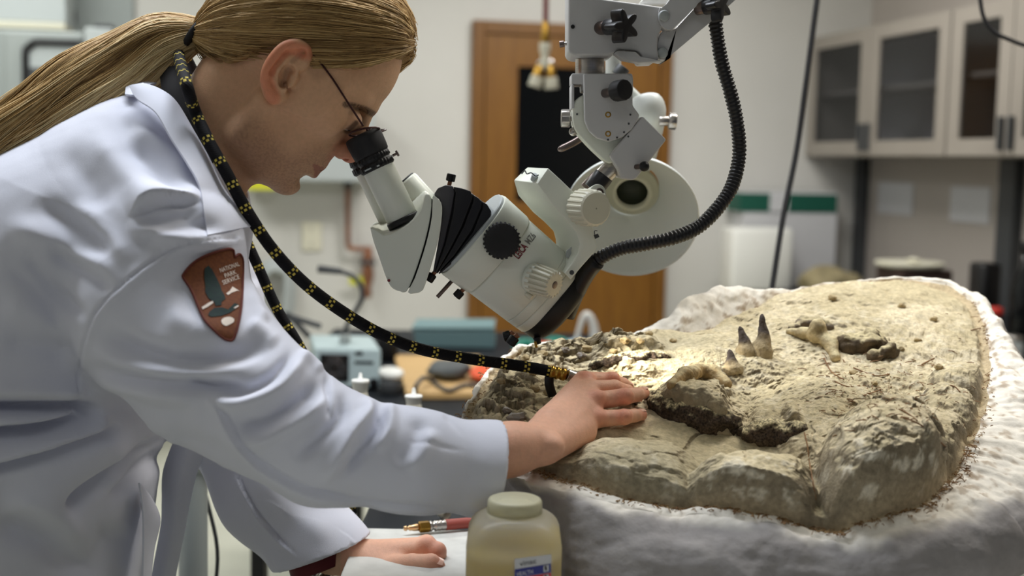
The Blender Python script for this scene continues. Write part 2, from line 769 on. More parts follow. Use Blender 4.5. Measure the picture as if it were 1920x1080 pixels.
M['wood'] = mat('pale_board', (208, 172, 118), 0.6, c2=(196, 158, 100), ns=10, stretch=(1, 8, 8))
M['slate'] = mat('slate_grey_stone', (88, 92, 92), 0.7, c2=(72, 76, 78), ns=14, bump=0.002, bs=60)
M['teal'] = mat('teal_grey_plastic', (104, 134, 138), 0.5)
M['tealg'] = mat('bright_teal_plastic', (12, 122, 104), 0.45)
M['orange'] = mat('orange_plastic', (238, 92, 44), 0.5)
M['red'] = mat('red_plastic', (196, 44, 30), 0.45)
M['green'] = mat('green_card', (6, 78, 62), 0.6)
M['paper'] = mat('white_paper', (196, 196, 198), 0.7)
M['rockb'] = mat('tan_rock', (150, 138, 104), 0.85, c2=(120, 110, 82), ns=14, bump=0.004, bs=40)
M['brownbox'] = mat('dark_brown_card', (52, 34, 26), 0.6)
M['yellow'] = mat('yellow_label', (206, 206, 40), 0.5)
M['lamp'] = mat('lamp_enamel', (222, 226, 222), 0.35, c2=(216, 221, 217), ns=10)
M['socket'] = mat('lamp_socket_cream', (200, 200, 178), 0.45)
M['hole'] = mat('dark_green_socket_inside', (26, 34, 20), 0.6)
# ------------------------------------------------------------------ the room (turned 12 degrees to the camera)
TH = math.radians(12)
RR = V3(math.cos(TH), math.sin(TH), 0)
RD = V3(-math.sin(TH), math.cos(TH), 0)
RM = np.stack([RR, RD, V3(0, 0, 1)], 1)
RO = V3(0.28, 6.4, 0)


def hit(px, py, n, c):
    d = ray(px, py)
    return CAM + d * ((c - CAM @ n) / (d @ n))


def rloc(p):
    q = np.asarray(p) - RO
    return V3(q @ RR, q @ RD, q[2])


def rw(a, b, z):
    return RO + RR * a + RD * b + V3(0, 0, z)


def back(px, py, b=0.0):
    return rloc(hit(px, py, RD, (RO + RD * b) @ RD))


def side(px, py, a):
    return rloc(hit(px, py, RR, (RO + RR * a) @ RR))


def flat_z(px, py, z):
    return rloc(hit(px, py, V3(0, 0, 1), z))


def rbox(a0, a1, b0, b1, z0, z1, bevel=0.004, seg=2):
    return box(rw((a0 + a1) / 2, (b0 + b1) / 2, (z0 + z1) / 2), (abs(a1 - a0), abs(b1 - b0), abs(z1 - z0)), bevel, seg, RM)


A_CAB = back(1508, 290)[0]        # plane of the wall-cabinet fronts
A_W = A_CAB + 0.34                # right wall
ZC = 2.85
A_L = -3.2
B_F = -9.0
struct(mk('floor', *rbox(A_L, A_W, B_F, 0, -0.05, 0, 0), M['floor'], smooth=False))
struct(mk('ceiling', *rbox(A_L, A_W, B_F, 0, ZC, ZC + 0.05, 0), M['ceil'], smooth=False))
struct(mk('wall_back', *rbox(A_L, A_W, 0.0, 0.1, 0, ZC, 0), M['wall'], smooth=False))
struct(mk('wall_right', *rbox(A_W, A_W + 0.1, B_F, 0, 0, ZC, 0), M['wall_r'], smooth=False))
struct(mk('wall_left', *rbox(A_L - 0.1, A_L, B_F, 0, 0, ZC, 0), M['wall'], smooth=False))
struct(mk('baseboard_back', *rbox(A_L, A_W, -0.012, 0, 0, 0.1, 0.003), M['greyd'], smooth=False))

# brown wooden door with a dark window
d0, d1 = back(880, 300)[0], back(1250, 300)[0]
dz = back(960, 42)[2]
dr = bpy.data.objects.new('door_1', None)
COL.objects.link(dr)
place(dr, rw((d0 + d1) / 2, -0.02, 0), None)
dr['kind'] = 'structure'
dr['label'] = 'brown wooden door with a dark window in the back wall'
for a0, a1, z0, z1 in ((d0, d0 + 0.06, 0, dz), (d1 - 0.06, d1, 0, dz), (d0 + 0.06, d1 - 0.06, dz - 0.06, dz)):
    mk('door_frame', *rbox(a0, a1, -0.05, 0, z0, z1, 0.004), M['frame'], dr, smooth=False)
w0, w1 = back(966, 250)[0], back(1150, 250)[0]
wz1, wz0 = back(1000, 126)[2], back(1000, 378)[2]
for a0, a1, z0, z1 in ((d0 + 0.065, w0, 0.01, dz - 0.065), (w1, d1 - 0.065, 0.01, dz - 0.065), (w0, w1, wz1, dz - 0.065), (w0, w1, 0.01, wz0)):
    mk('door_panel', *rbox(a0, a1, -0.035, 0, z0, z1, 0.001), M['door'], dr, smooth=False)
mk('window_pane', *rbox(w0, w1, -0.02, 0, wz0, wz1, 0), M['darkglass'], dr, smooth=False)
hb = rw(d1 - 0.14, -0.09, 0.98)
mk('door_handle', *cat_mesh(rcyl(rw(d1 - 0.12, -0.035, 0.98), rw(d1 - 0.12, -0.1, 0.98), 0.012), rcyl(rw(d1 - 0.12, -0.095, 0.98), rw(d1 - 0.24, -0.095, 0.98), 0.009)), M['steel'], dr)
# ------------------------------------------------------------------ wall cabinets on the right
def cabinet(label, b0, b1, z0, z1, split, frac):
    """glass-fronted wall cabinet; b0 = far end, b1 = near end along the right wall"""
    t = thing('wall_cabinet', label, 'cabinet', rw(A_W - 0.17, (b0 + b1) / 2, z0), 'glass-fronted wall cabinets')
    a0, a1 = A_CAB, A_W
    th = 0.02
    mk('cabinet_top', *rbox(a0 + 0.02, a1, b1, b0, z1 - th, z1, 0.002), M['cab'], t, smooth=False)
    mk('cabinet_bottom', *rbox(a0 + 0.02, a1, b1, b0, z0, z0 + 0.04, 0.002), M['cab'], t, smooth=False)
    mk('cabinet_back', *rbox(a1 - 0.012, a1 - 0.001, b1, b0, z0 + 0.04, z1 - th, 0), M['cabin'], t, smooth=False)
    for bb in (b0, b1 + th):
        mk('cabinet_side', *rbox(a0 + 0.02, a1 - 0.012, bb - th, bb, z0 + 0.04, z1 - th, 0.002), M['cab'], t, smooth=False)
    mk('shelf', *rbox(a0 + 0.05, a1 - 0.012, b1 + th, b0 - th, z0 + frac * (z1 - z0) - 0.01, z0 + frac * (z1 - z0) + 0.01, 0.001), M['cab'], t, smooth=False)
    for i, (p, q) in enumerate(((b0 - 0.004, split + 0.003), (split - 0.003, b1 + 0.004))):
        fw = 0.085
        z_, y_ = z0 + 0.005, z1 - 0.005
        d = cat_mesh(rbox(a0, a0 + 0.019, q, q + fw, z_, y_, 0.002), rbox(a0, a0 + 0.019, p - fw, p, z_, y_, 0.002),
                     rbox(a0, a0 + 0.019, q + fw, p - fw, z_, z_ + fw * 0.8, 0.002), rbox(a0, a0 + 0.019, q + fw, p - fw, y_ - fw * 0.75, y_, 0.002))
        dd = mk('cabinet_door', *d, M['cab'], t, smooth=False)
        mk('glass_pane', *rbox(a0 + 0.008, a0 + 0.012, q + fw - 0.005, p - fw + 0.005, z_ + fw * 0.8 - 0.005, y_ - fw * 0.75 + 0.005, 0), M['cabpane'], dd, smooth=False)
        hb_ = q + 0.03 if i == 0 else p - 0.03
        mk('door_handle', *rbox(a0 - 0.025, a0, hb_ - 0.009, hb_ + 0.009, z_ + 0.02, z_ + 0.15, 0.004), M['greyd'], dd, smooth=False)
    return t


_b = MB('cabinet_door_glass')
_tr = _b.n('ShaderNodeBsdfTransparent')
_tr.inputs[0].default_value = (0.70, 0.71, 0.73, 1)
_gl = _b.n('ShaderNodeBsdfGlossy', Roughness=0.15)
_gl.inputs[0].default_value = (0.5, 0.5, 0.5, 1)
_mx = _b.n('ShaderNodeMixShader')
_mx.inputs[0].default_value = 0.10
_b.l(_tr.outputs[0], _mx.inputs[1])
_b.l(_gl.outputs[0], _mx.inputs[2])
_b.l(_mx.outputs[0], _b.t.nodes['Material Output'].inputs[0])
M['cabpane'] = _b.m

zb, zt = side(1640, 294, A_CAB)[2], side(1512, 72, A_CAB)[2]
bs = [0.0, side(1626, 200, A_CAB)[1], side(1776, 200, A_CAB)[1], side(1893, 200, A_CAB)[1]]
cabinet('beige wall cabinet whose two glass doors show grey shelves, next to the corner', bs[0] - 0.002, bs[2] + 0.003, zb, zt, bs[1], 0.52)
cabinet('beige wall cabinet with darker glass at the right frame edge', bs[2] - 0.003, bs[3] - 0.75, zb, zt, bs[3], 0.55)

# counter along the right wall
AC = A_CAB - 0.30
zc = side(1366, 524, AC)[2]
t = thing('counter', 'cluttered counter with a dark edge under the wall cabinets', 'counter', rw((AC + A_W) / 2, -2, 0))
mk('counter_top', *rbox(AC, A_W - 0.002, -4.6, -0.002, zc - 0.035, zc, 0.004), M['benchd'] if 'benchd' in M else M['bench'], t, smooth=False)
for k in range(5):
    mk('cupboard_door', *rbox(AC + 0.03, AC + 0.05, -0.92 * (k + 1) + 0.01, -0.92 * k - 0.01, 0.1, zc - 0.045, 0.004), M['benchb'], t, smooth=False)
mk('counter_base', *rbox(AC + 0.05, A_W - 0.005, -4.58, -0.005, 0.0, zc - 0.036, 0), M['benchb'], t, smooth=False)


def onc(px0, px1, py0, py1, b, d, bev=0.006, z0=None):
    """box on the counter facing the camera: pixel rectangle at room depth b"""
    l, r = back(px0, py1, b)[0], back(px1, py1, b)[0]
    top = back((px0 + px1) / 2, py0, b)[2]
    return rbox(l, r, b, b + d, zc + 0.001 if z0 is None else z0, top, bev)


# card box with a green band, white box in front of it
gt = thing('card_box', 'white card box with a dark green band near the corner of the counter', 'box', rw(back(1480, 500, -0.2)[0], -0.1, zc))
mk('box_body', *onc(1390, 1566, 360, 500, -0.2, 0.16), M['paper'], gt, smooth=False)
l_, r_ = back(1387, 380, -0.205)[0], back(1570, 380, -0.205)[0]
g1, g0 = back(1480, 363, -0.205)[2], back(1480, 398, -0.205)[2]
mk('green_band', *rbox(l_, r_, -0.206, -0.03, g0, g1, 0.002), M['green'], gt, smooth=False)
s0, s1 = back(1444, 380, -0.21)[0], back(1479, 380, -0.21)[0]
mk('band_label', *rbox(s0, s1, -0.208, -0.2065, g0 + 0.002, g1 + 0.004, 0), M['paper'], gt, smooth=False)
tag(mk('white_box', *onc(1372, 1486, 428, 524, -0.42, 0.17, 0.02), M['white']), 'plain white plastic box at the left end of the counter', 'box')
# clutter on the counter
def lumpy(c, R, seed=0, amp=0.25, sub=3, sc=None, M_=None):
    bm = bmesh.new()
    bmesh.ops.create_icosphere(bm, subdivisions=sub, radius=1)
    v, f = bm_out(bm)
    n = fbm(v, 1.3, 3, seed)
    v = v * (1 + amp * n)[:, None] * np.asarray(R)
    if M_ is not None:
        v = v @ np.asarray(M_).T
    return v + np.asarray(c), f


def cpt(px, py, b):
    return hit(px, py, RD, (RO + RD * b) @ RD)


def sits(m, z):
    v, f = m
    v = v.copy()
    v[:, 2] += z - v[:, 2].min()
    return v, f


tag(mk('rock_lump', *sits(lumpy(cpt(1560, 490, -0.75), (0.135, 0.09, 0.075), 5), zc), M['rockb']), 'olive tan rock lump on the counter behind the specimen', 'rock')
tt = thing('plaster_dish', 'shallow cream dish lying on a dark brown box on the counter', 'dish', cpt(1712, 490, -1.3))
dc = cpt(1706, 497, -1.3)
mk('dish_plate', *lathe(dc - V3(0, 0, 0.012), (0, 0, 1), [(0, 0.10), (0.008, 0.135), (0.022, 0.145), (0.026, 0.14), (0.016, 0.12), (0.014, 0.02)], 40), M['cream'], tt)
mk('plaster_bit', *lumpy(dc + V3(0.015, 0, 0.02), (0.03, 0.025, 0.012), 3), M['cream'], tt)
bx = rloc(dc)
tag(mk('brown_box', *rbox(bx[0] - 0.1, bx[0] + 0.13, -1.42, -1.2, zc + 0.001, dc[2] - 0.0125, 0.006), M['brownbox'], smooth=False), 'dark brown box under the cream dish on the counter', 'box')
w_ = cpt(1552, 522, -1.0)
tag(mk('white_tube', *sits(rcyl(w_, w_ + V3(0.06, 0.0, 0.045), 0.018, 16), zc), M['white']), 'short white tube leaning on the counter beyond the block', 'tube')
tag(mk('red_strip', *sits(lumpy(cpt(1527, 530, -1.05), (0.06, 0.03, 0.012), 8, 0.2, 2), zc), M['red']), 'red scrap lying left of the white tube on the counter', 'scrap')
tag(mk('pale_bag', *sits(lumpy(cpt(1665, 516, -1.6), (0.11, 0.05, 0.05), 9, 0.3), zc), mat('pale_pink_bag', (150, 128, 126), 0.6)), 'crumpled pale pink bag in front of the brown box', 'bag')
k_ = thing('tape_dispenser', 'black desk tape dispenser on the counter under the right paper', 'dispenser', cpt(1842, 560, -2.0))
q0 = cpt(1842, 560, -2.0)
ql = rloc(q0)
mk('dispenser_body', *rbox(ql[0] - 0.035, ql[0] + 0.045, -2.05, -1.95, zc + 0.001, back(1842, 492, -2.0)[2], 0.015), M['black'], k_)
mk('tape_roll', *rcyl(rw(ql[0] - 0.02, -2.06, zc + 0.09), rw(ql[0] - 0.02, -2.03, zc + 0.09), 0.035, 24), M['greyd'], k_)
tag(mk('grey_cup', *sits(lathe(cpt(1812, 560, -2.1), (0, 0, 1), [(0, 0.028), (0.1, 0.036), (0.1, 0.032), (0.01, 0.025)], 24), zc), M['grey']), 'grey plastic cup left of the black tape dispenser', 'cup')
rb_ = thing('red_capped_jar', 'small dark jar with a red lid right of the tape dispenser', 'jar', cpt(1866, 600, -2.35))
jc = cpt(1866, 600, -2.35)
jt = cpt(1866, 590, -2.35)[2]
jc[2] = zc + 0.001
mk('jar_body', *lathe(jc, (0, 0, 1), [(0, 0.022), (0.003, 0.025), (jt - zc - 0.004, 0.025), (jt - zc, 0.02)], 24), M['black'], rb_)
mk('jar_lid', *lathe(jc + V3(0, 0, jt - zc), (0, 0, 1), [(0, 0.024), (0.02, 0.024), (0.024, 0.018)], 24), M['red'], rb_)
db = thing('dark_flask', 'dark glass flask on the counter at the right frame edge', 'flask', cpt(1922, 560, -2.2))
fc = cpt(1922, 560, -2.2)
fc[2] = zc + 0.001
fz = cpt(1922, 455, -2.2)[2] - zc
mk('flask_body', *lathe(fc, (0, 0, 1), [(0, 0.045), (0.01, 0.05), (fz * 0.55, 0.05), (fz * 0.75, 0.022), (fz * 0.9, 0.02)], 28), M['darkglass'], db)
mk('flask_cap', *lathe(fc + V3(0, 0, fz * 0.9), (0, 0, 1), [(0, 0.024), (fz * 0.1, 0.024), (fz * 0.1 + 0.004, 0.02)], 24), M['black'], db)
gb = thing('glass_jar', 'clear grey jar with metal lid on the counter below the dark flask', 'jar', cpt(1900, 610, -2.6))
gc = cpt(1902, 610, -2.7)
gc[2] = zc + 0.001
mk('jar_body', *lathe(gc, (0, 0, 1), [(0, 0.03), (0.08, 0.03), (0.09, 0.024)], 24), M['greyl'], gb)
mk('jar_lid', *lathe(gc + V3(0, 0, 0.09), (0, 0, 1), [(0, 0.027), (0.014, 0.027), (0.016, 0.022)], 24), M['steel'], gb)
# papers and uprights on the right wall
for (x0, x1, y0, y1, lab) in ((1650, 1715, 342, 402, 'square white notice on the right wall nearer the corner'), (1786, 1860, 350, 418, 'wide white notice on the right wall further from the corner')):
    b0, b1 = side(x0, y0, A_W)[1], side(x1, y0, A_W)[1]
    z1, z0 = side((x0 + x1) / 2, y0, A_W)[2], side((x0 + x1) / 2, y1, A_W)[2]
    tag(mk('wall_notice', *rbox(A_W - 0.008, A_W - 0.001, b1, b0, z0, z1, 0.001), M['paper'], smooth=False), lab, 'notice', 'notices under the wall cabinets')
for (x, w, lab) in ((1616, 0.07, 'dark upright post below the first wall cabinet'), (1903, 0.06, 'dark upright post at the right frame edge')):
    b0 = side(x, 400, A_W)[1]
    tag(mk('wall_post', *rbox(A_W - 0.05, A_W - 0.001, b0 - w, b0 + w, zc + 0.001, zb - 0.002, 0.004), M['greyd'], smooth=False), lab, 'post')

# ------------------------------------------------------------------ things on the back wall and at left
def wbx(px0, px1, py0, py1, b0, b1, bev=0.004):
    c0, c1 = back(px0, (py0 + py1) / 2, b0)[0], back(px1, (py0 + py1) / 2, b0)[0]
    z1, z0 = back((px0 + px1) / 2, py0, b0)[2], back((px0 + px1) / 2, py1, b0)[2]
    return rbox(c0, c1, b0, b1, z0, z1, bev)


wp = thing('wall_plate', 'small beige cover plate on the white wall above the gooseneck lamp', 'cover plate', back(584, 470)[0] * RR + RO)
wp.location = Vector(cpt(584, 470, -0.006)); ORG[wp.name] = cpt(584, 470, -0.006)
mk('plate', *wbx(566, 603, 416, 470, -0.012, -0.001, 0.004), M['cream'], wp, smooth=False)
for yy in (428, 458):
    mk('screw', *rcyl(cpt(584, yy, -0.012), cpt(584, yy, -0.015), 0.006, 12), M['steel'], wp)

cp = thing('copper_pipe', 'thin copper pipe bending along the white wall to a valve', 'pipe', cpt(690, 520, -0.05))
pv = [cpt(652, 345, -0.05), cpt(652, 400, -0.05), cpt(653, 458, -0.05), cpt(660, 466, -0.05), cpt(680, 467, -0.05), cpt(698, 468, -0.05)]
v, f, _ = tube(pv, 0.013, 60, 10)
mk('pipe_run', v, f, M['copper'], cp)
mk('pipe_cap', *rcyl(cpt(652, 340, -0.05), cpt(652, 352, -0.05), 0.022, 16), M['greyd'], cp)
mk('valve_body', *lathe(cpt(690, 462, -0.05), (0, 0, -1), [(0, 0.014), (0.03, 0.02), (0.06, 0.03), (0.09, 0.022), (0.13, 0.03), (0.17, 0.026), (0.19, 0.016), (0.24, 0.02), (0.25, 0.012)], 18), M['copper'], cp)
mk('valve_handle', *rcyl(cpt(676, 492, -0.07), cpt(704, 492, -0.07), 0.012, 12), M['greyd'], cp)
mk('valve_tag', *wbx(655, 684, 519, 534, -0.06, -0.055, 0.002), M['yellow'], cp, smooth=False)

hc = thing('wall_hose', 'pale grey-green hose hanging in loops on the white wall', 'hose', cpt(530, 640, -0.05))
for k in range(3):
    c = [(486 + 6 * k, 520), (505, 492 + 7 * k), (532, 497 + 6 * k), (548 - 5 * k, 530), (546 - 6 * k, 580), (528, 632 - 8 * k), (500, 650), (478 + 5 * k, 600), (478 + 7 * k, 545)]
    v, f, _ = tube([cpt(x, y, -0.04 - 0.02 * k) for x, y in c], 0.016, 60, 8)
    mk('hose_loop', v, f, M['hosew'] if 'hosew' in M else M['greyl'], hc)

gp = thing('wall_hood', 'pale grey box on the wall behind the face with a yellow-green label', 'wall box', cpt(585, 340, -0.2))
mk('hood_body', *wbx(452, 702, 205, 340, -0.2, -0.001, 0.01), M['hoodm'] if 'hoodm' in M else M['greyl'], gp, smooth=False)
mk('hood_label', *wbx(455, 515, 334, 356, -0.205, -0.2015, 0), M['yellow'], gp, smooth=False)

ec = thing('equipment_cabinet', 'tall grey equipment cabinet with a rounded black-edged window', 'cabinet', cpt(60, 800, -0.4))
mk('cabinet_body', *wbx(-150, 163, 54, 700, -0.5, -0.001, 0.012), M['grey'], ec, smooth=False)
mk('cabinet_door', *wbx(14, 161, 60, 690, -0.53, -0.502, 0.01), M['grey'], ec, smooth=False)
def rrect(px0, px1, py0, py1, b, rad):
    c0, c1 = back(px0, py0, b)[0], back(px1, py0, b)[0]
    z1, z0 = back(px0, py0, b)[2], back(px0, py1, b)[2]
    o = []
    for cx, cz, a0 in ((c1 - rad, z1 - rad, 0), (c0 + rad, z1 - rad, 90), (c0 + rad, z0 + rad, 180), (c1 - rad, z0 + rad, 270)):
        for k in range(5):
            a = math.radians(a0 + 22.5 * k)
            o.append(rw(cx + rad * math.cos(a), b, cz + rad * math.sin(a)))
    return o
gk = rrect(47, 200, 78, 300, -0.535, 0.06)
v, f, _ = tube(np.array(gk + gk[:2]), 0.016, 120, 8)
mk('window_gasket', v, f, M['black'], ec)
p2 = rrect(50, 197, 82, 296, -0.533, 0.05)
mk('window_glass', *loft2(p2, [q + RD * 0.003 for q in p2], 0), M['winb'] if 'winb' in M else M['greyl'], ec, smooth=False)
mk('window_reflection', *wbx(52, 163, 128, 156, -0.54, -0.5345, 0.003), M['greyd'], ec, smooth=False)  # dark strip standing in for the darker reflection in the window
cl = thing('grey_column', 'grey square column with a dark cap beside the equipment cabinet', 'column', cpt(188, 800, -0.62))
mk('column_shaft', *wbx(163, 214, 52, 760, -0.66, -0.54, 0.006), M['greyl'], cl, smooth=False)
mk('column_cap', *wbx(176, 212, 45, 52, -0.65, -0.55, 0.004), M['greyd'], cl, smooth=False)
mk('bolt', *rcyl(cpt(194, 79, -0.66), cpt(194, 79, -0.672), 0.012, 10), M['greyd'], cl)
uc = thing('upper_cupboard', 'white wall cupboard with a tan lower edge at the top left', 'cupboard', cpt(40, 45, -0.35))
mk('cupboard_body', *wbx(-170, 122, -140, 38, -0.35, -0.001, 0.006), M['greyl'], uc, smooth=False)
mk('cupboard_edge', *wbx(-170, 122, 38, 50, -0.36, -0.001, 0.003), M['cream'], uc, smooth=False)
tag(mk('wall_knob_box', *wbx(127, 141, 18, 42, -0.06, -0.001, 0.006), M['greyd']), 'small dark grey box on the wall right of the white cupboard', 'switch')
tag(mk('wall_shade_panel', *wbx(60, 250, -140, 120, -0.03, -0.002, 0.003), M['panelm'] if 'panelm' in M else M['grey'], smooth=False), 'grey-green panel standing for shading on the wall behind the ponytail', 'panel')  # sheet whose colour stands for shading on this stretch of wall

# hanging air outlet in front of the door
Yh = 4.0
ha = thing('hanging_air_outlet', 'brass and white air outlet hanging on a dark red hose before the door', 'air outlet', P(1018, 165, Yh))
v, f, _ = tube([P(1025, -160, Yh), P(1024, -40, Yh), P(1023, 42, Yh)], 0.009, 20, 10)
mk('supply_hose', v, f, mat('dark_red_hose', (128, 62, 60), 0.6), ha)
mk('brass_sleeve', *rcyl(P(1023, 40, Yh), P(1022, 82, Yh), 0.009, 18, r2=0.016), M['brass'], ha)
mk('joint_body', *lathe(P(1022, 78, Yh), (0, 0, -1), [(0, 0.012), (0.005, 0.017), (0.03, 0.017), (0.04, 0.011), (0.055, 0.014), (0.07, 0.02), (0.085, 0.012)], 20), M['cream'], ha)
for (x0, y0, x1, y1) in ((1015, 120, 1002, 162), (1031, 120, 1034, 166)):
    a, b = P(x0, y0, Yh), P(x1, y1, Yh)
    nz = mk('nozzle', *rcyl(a, b, 0.013, 18, r2=0.02), M['brass'], ha)
    mk('nozzle_collar', *lumpy(a, (0.014, 0.014, 0.014), 0, 0), M['steel'], nz)
    mk('nozzle_tip', *rcyl(a + (b - a) * 0.55, b + (b - a) * 0.02, 0.0195, 18, r2=0.0215), M['cream'], nz)

# hanging black cables
v, f, _ = tube([P(1545, -90, 2.3), P(1532, 0, 2.3), P(1512, 150, 2.3), P(1494, 280, 2.3), P(1468, 410, 2.28), P(1446, 550, 2.25), P(1430, 640, 2.22)], 0.0052, 60, 10)
tag(mk('hanging_cable', v, f, M['blackm']), 'straight black cable hanging down behind the plaster block', 'cable')
v, f, _ = tube([P(1832, -80, 2.3), P(1838, 0, 2.3), P(1846, 36, 2.3), P(1864, 60, 2.3), P(1892, 74, 2.3), P(1925, 86, 2.3), P(1990, 100, 2.3)], 0.0038, 50, 10)
tag(mk('looped_cable', v, f, M['blackm']), 'black cable curving across the top right corner', 'cable')

# ------------------------------------------------------------------ black bench in the middle distance
ZB = 0.75
bt = thing('lab_bench', 'black-topped bench in the middle distance carrying a fan box', 'bench', V3(0.2, 3.3, 0))
mk('bench_top', *box((0.19, 3.5, ZB - 0.0125), (1.62, 1.9, 0.025), 0.005), M['bench'], bt, smooth=False)
for sx in (-0.515, 0.95):
    for sy in (2.6, 4.34):
        mk('leg', *box((sx, sy, (ZB - 0.025) / 2), (0.028, 0.05, ZB - 0.026), 0.003), M['black'], bt, smooth=False)


def onb(px, py, z=ZB):
    d = ray(px, py)
    return CAM + d * ((z - CAM[2]) / d[2])


fb = thing('fan_box', 'pale blue-grey electronics box with a black fan grille', 'electronics box', onb(655, 730))
q = onb(655, 731)
pxm = q[1] / FPX
x0, x1 = P(590, 700, q[1])[0], P(714, 700, q[1])[0]
zt_ = P(650, 654, q[1])[2]
_fc = [V3(x0, q[1], ZB + 0.006), V3(x0, q[1], zt_), V3(x1, q[1], zt_), V3(x1, q[1], ZB + 0.006)]
mk('case', *loft2(_fc, [p + V3(-0.053, 0.25, 0) for p in _fc], 0.005), mat('pale_blue_grey_case', (186, 204, 206), 0.45), fb, smooth=False)
for sx in (x0 + 0.018, x1 - 0.022):
    for dy in (0.02, 0.12):
        mk('foot', *rcyl((sx, q[1] + dy, ZB), (sx, q[1] + dy, ZB + 0.0065), 0.009, 12), M['black'], fb)
fcn = P(627, 690, q[1])
rf = 26 * pxm
mk('fan_housing', *box((fcn[0], q[1] - 0.002, fcn[2] + 0.001), (2 * rf + 0.004, 0.005, min(2 * rf, zt_ - ZB - 0.012)), 0.002), M['black'], fb, smooth=False)
gr = []
for k in range(1, 5):
    gr.append(tube([fcn + V3(rf * 0.22 * k * math.cos(a), -0.006, rf * 0.22 * k * math.sin(a)) for a in np.linspace(0, 2 * math.pi, 15)], 0.0011, 36, 5)[:2])
gg = mk('fan_grille', *cat_mesh(*gr), M['steeld'], fb)
for k in range(7):
    a = k * 2 * math.pi / 7
    r1, r2 = 0.012, rf * 0.85
    c1 = fcn + V3(0, -0.0045, 0)
    pts = [c1 + V3(r1 * math.cos(a), 0, r1 * math.sin(a)), c1 + V3(r2 * math.cos(a), 0, r2 * math.sin(a)), c1 + V3(r2 * math.cos(a + .5), 0, r2 * math.sin(a + .5)), c1 + V3(r1 * math.cos(a + .8), 0, r1 * math.sin(a + .8))]
    mk('fan_blade', *loft2(pts, [p + V3(0, -0.0008, 0) for p in pts], 0), M['greyd'], fb, smooth=False)
for (px0, px1, py0, py1) in ((666, 680, 659, 666), (665, 700, 677, 683)):
    a, b = P(px0, py0, q[1] - 0.001), P(px1, py1, q[1] - 0.001)
    mk('panel_label', *box(((a[0] + b[0]) / 2, q[1] - 0.0005, (a[2] + b[2]) / 2), (b[0] - a[0], 0.002, a[2] - b[2]), 0), M['black'], fb, smooth=False)
a = P(701, 717, q[1])
mk('socket', *rcyl(a, a + V3(0, -0.012, 0), 0.012, 18), M['black'], fb)
a = P(647, 640, q[1] + 0.1)
mk('lamp_plug', *box((a[0], q[1] + 0.1, zt_ + 0.012), (0.024, 0.05, 0.024), 0.004), M['grey'], fb, smooth=False)
Yg = q[1] + 0.1
gl = thing('gooseneck_lamp', 'thin black gooseneck rising from the fan box', 'lamp', (a[0], Yg, zt_ + 0.024))
v, f, _ = tube([(a[0], Yg, zt_ + 0.0245), P(650, 612, Yg), P(668, 580, Yg), P(679, 558, Yg), P(676, 535, Yg), P(660, 517, Yg), P(638, 509, Yg)], 0.0065, 50, 10)
mk('gooseneck', v, f, M['greyd'], gl)
mk('lamp_head', *rcyl(P(640, 509, Yg), P(596, 504, Yg), 0.0085, 16, r2=0.0105), M['greyd'], gl)
jr = thing('jointed_rod', 'two dark rods meeting at a joint left of the fan box', 'rods', onb(578, 640))
for e in ((602, 612), (580, 632), (540, 585)):
    mk('rod', *rcyl(P(545, 594, 3.45) if e[0] > 541 else P(520, 700, 3.45), P(*e, 3.45), 0.008, 12), M['greyd'], jr)
bw = onb(700, 745)
pb = thing('dark_tub', 'small dark tub with a white lid between fan box and board', 'tub', onb(733, 735))
tc_ = onb(733, 738)
mk('tub_body', *lathe(tc_, (0, 0, 1), [(0, 0.026), (0.002, 0.028), (0.045, 0.03), (0.046, 0.026)], 24), M['greyd'], pb)
mk('tub_lid', *lathe(tc_ + V3(0, 0, 0.0465), (0.1, -0.2, 1), [(0, 0.032), (0.012, 0.032), (0.016, 0.026)], 24), M['white'], pb)
tag(mk('black_adapter', *sits(box(onb(727, 676) + V3(0, 0, 0.04), (0.06, 0.06, 0.09), 0.008), ZB), M['black']), 'black adapter box standing right of the fan box', 'adapter')
# pale board with stone, cords and orange scrap
bo = [onb(739, 664, ZB + 0.018), onb(762, 737, ZB + 0.018), onb(905, 736, ZB + 0.018), onb(900, 666, ZB + 0.018)]
tag(mk('pale_board', *loft2(bo, [p - V3(0, 0, 0.017) for p in bo], 0.003), M['wood'], smooth=False), 'pale tan board lying on the black bench', 'board')
sl = onb(843, 706, ZB + 0.019)
tag(mk('slate_stone', *sits(lumpy(sl, (0.062, 0.09, 0.022), 4, 0.18), ZB + 0.0185), M['slate']), 'flat grey stone on the pale board', 'stone')
og = onb(914, 712, ZB + 0.019)
tag(mk('orange_pouch', *sits(lumpy(og, (0.045, 0.07, 0.02), 6, 0.2), ZB + 0.0185), M['orange']), 'bright orange pouch on the board beside the block', 'pouch')
v, f, _ = tube([onb(779, 737, ZB + 0.024), onb(781, 722, ZB + 0.05), onb(796, 708, ZB + 0.05), onb(812, 716, ZB + 0.024), onb(840, 732, ZB + 0.024), onb(872, 722, ZB + 0.024), onb(900, 724, ZB + 0.024)], 0.0055, 60, 8)
tag(mk('looped_power_lead', v, f, M['greyd']), 'dark cord curling over the front of the pale board', 'cord')
tb = thing('teal_bin', 'teal-grey shallow bin at the back of the bench', 'bin', onb(850, 668))
Yt = onb(850, 664)[1] + 0.12
o_ = [P(780, 664, Yt), P(774, 619, Yt), P(925, 619, Yt), P(928, 664, Yt)]
for _p in (o_[0], o_[3]):
    _p[2] = ZB + 0.001
bo_ = [p + V3(0, 0.22, 0) for p in o_]
mk('bin_shell', *loft2(o_, bo_, 0.006), M['teal'], tb, smooth=False)
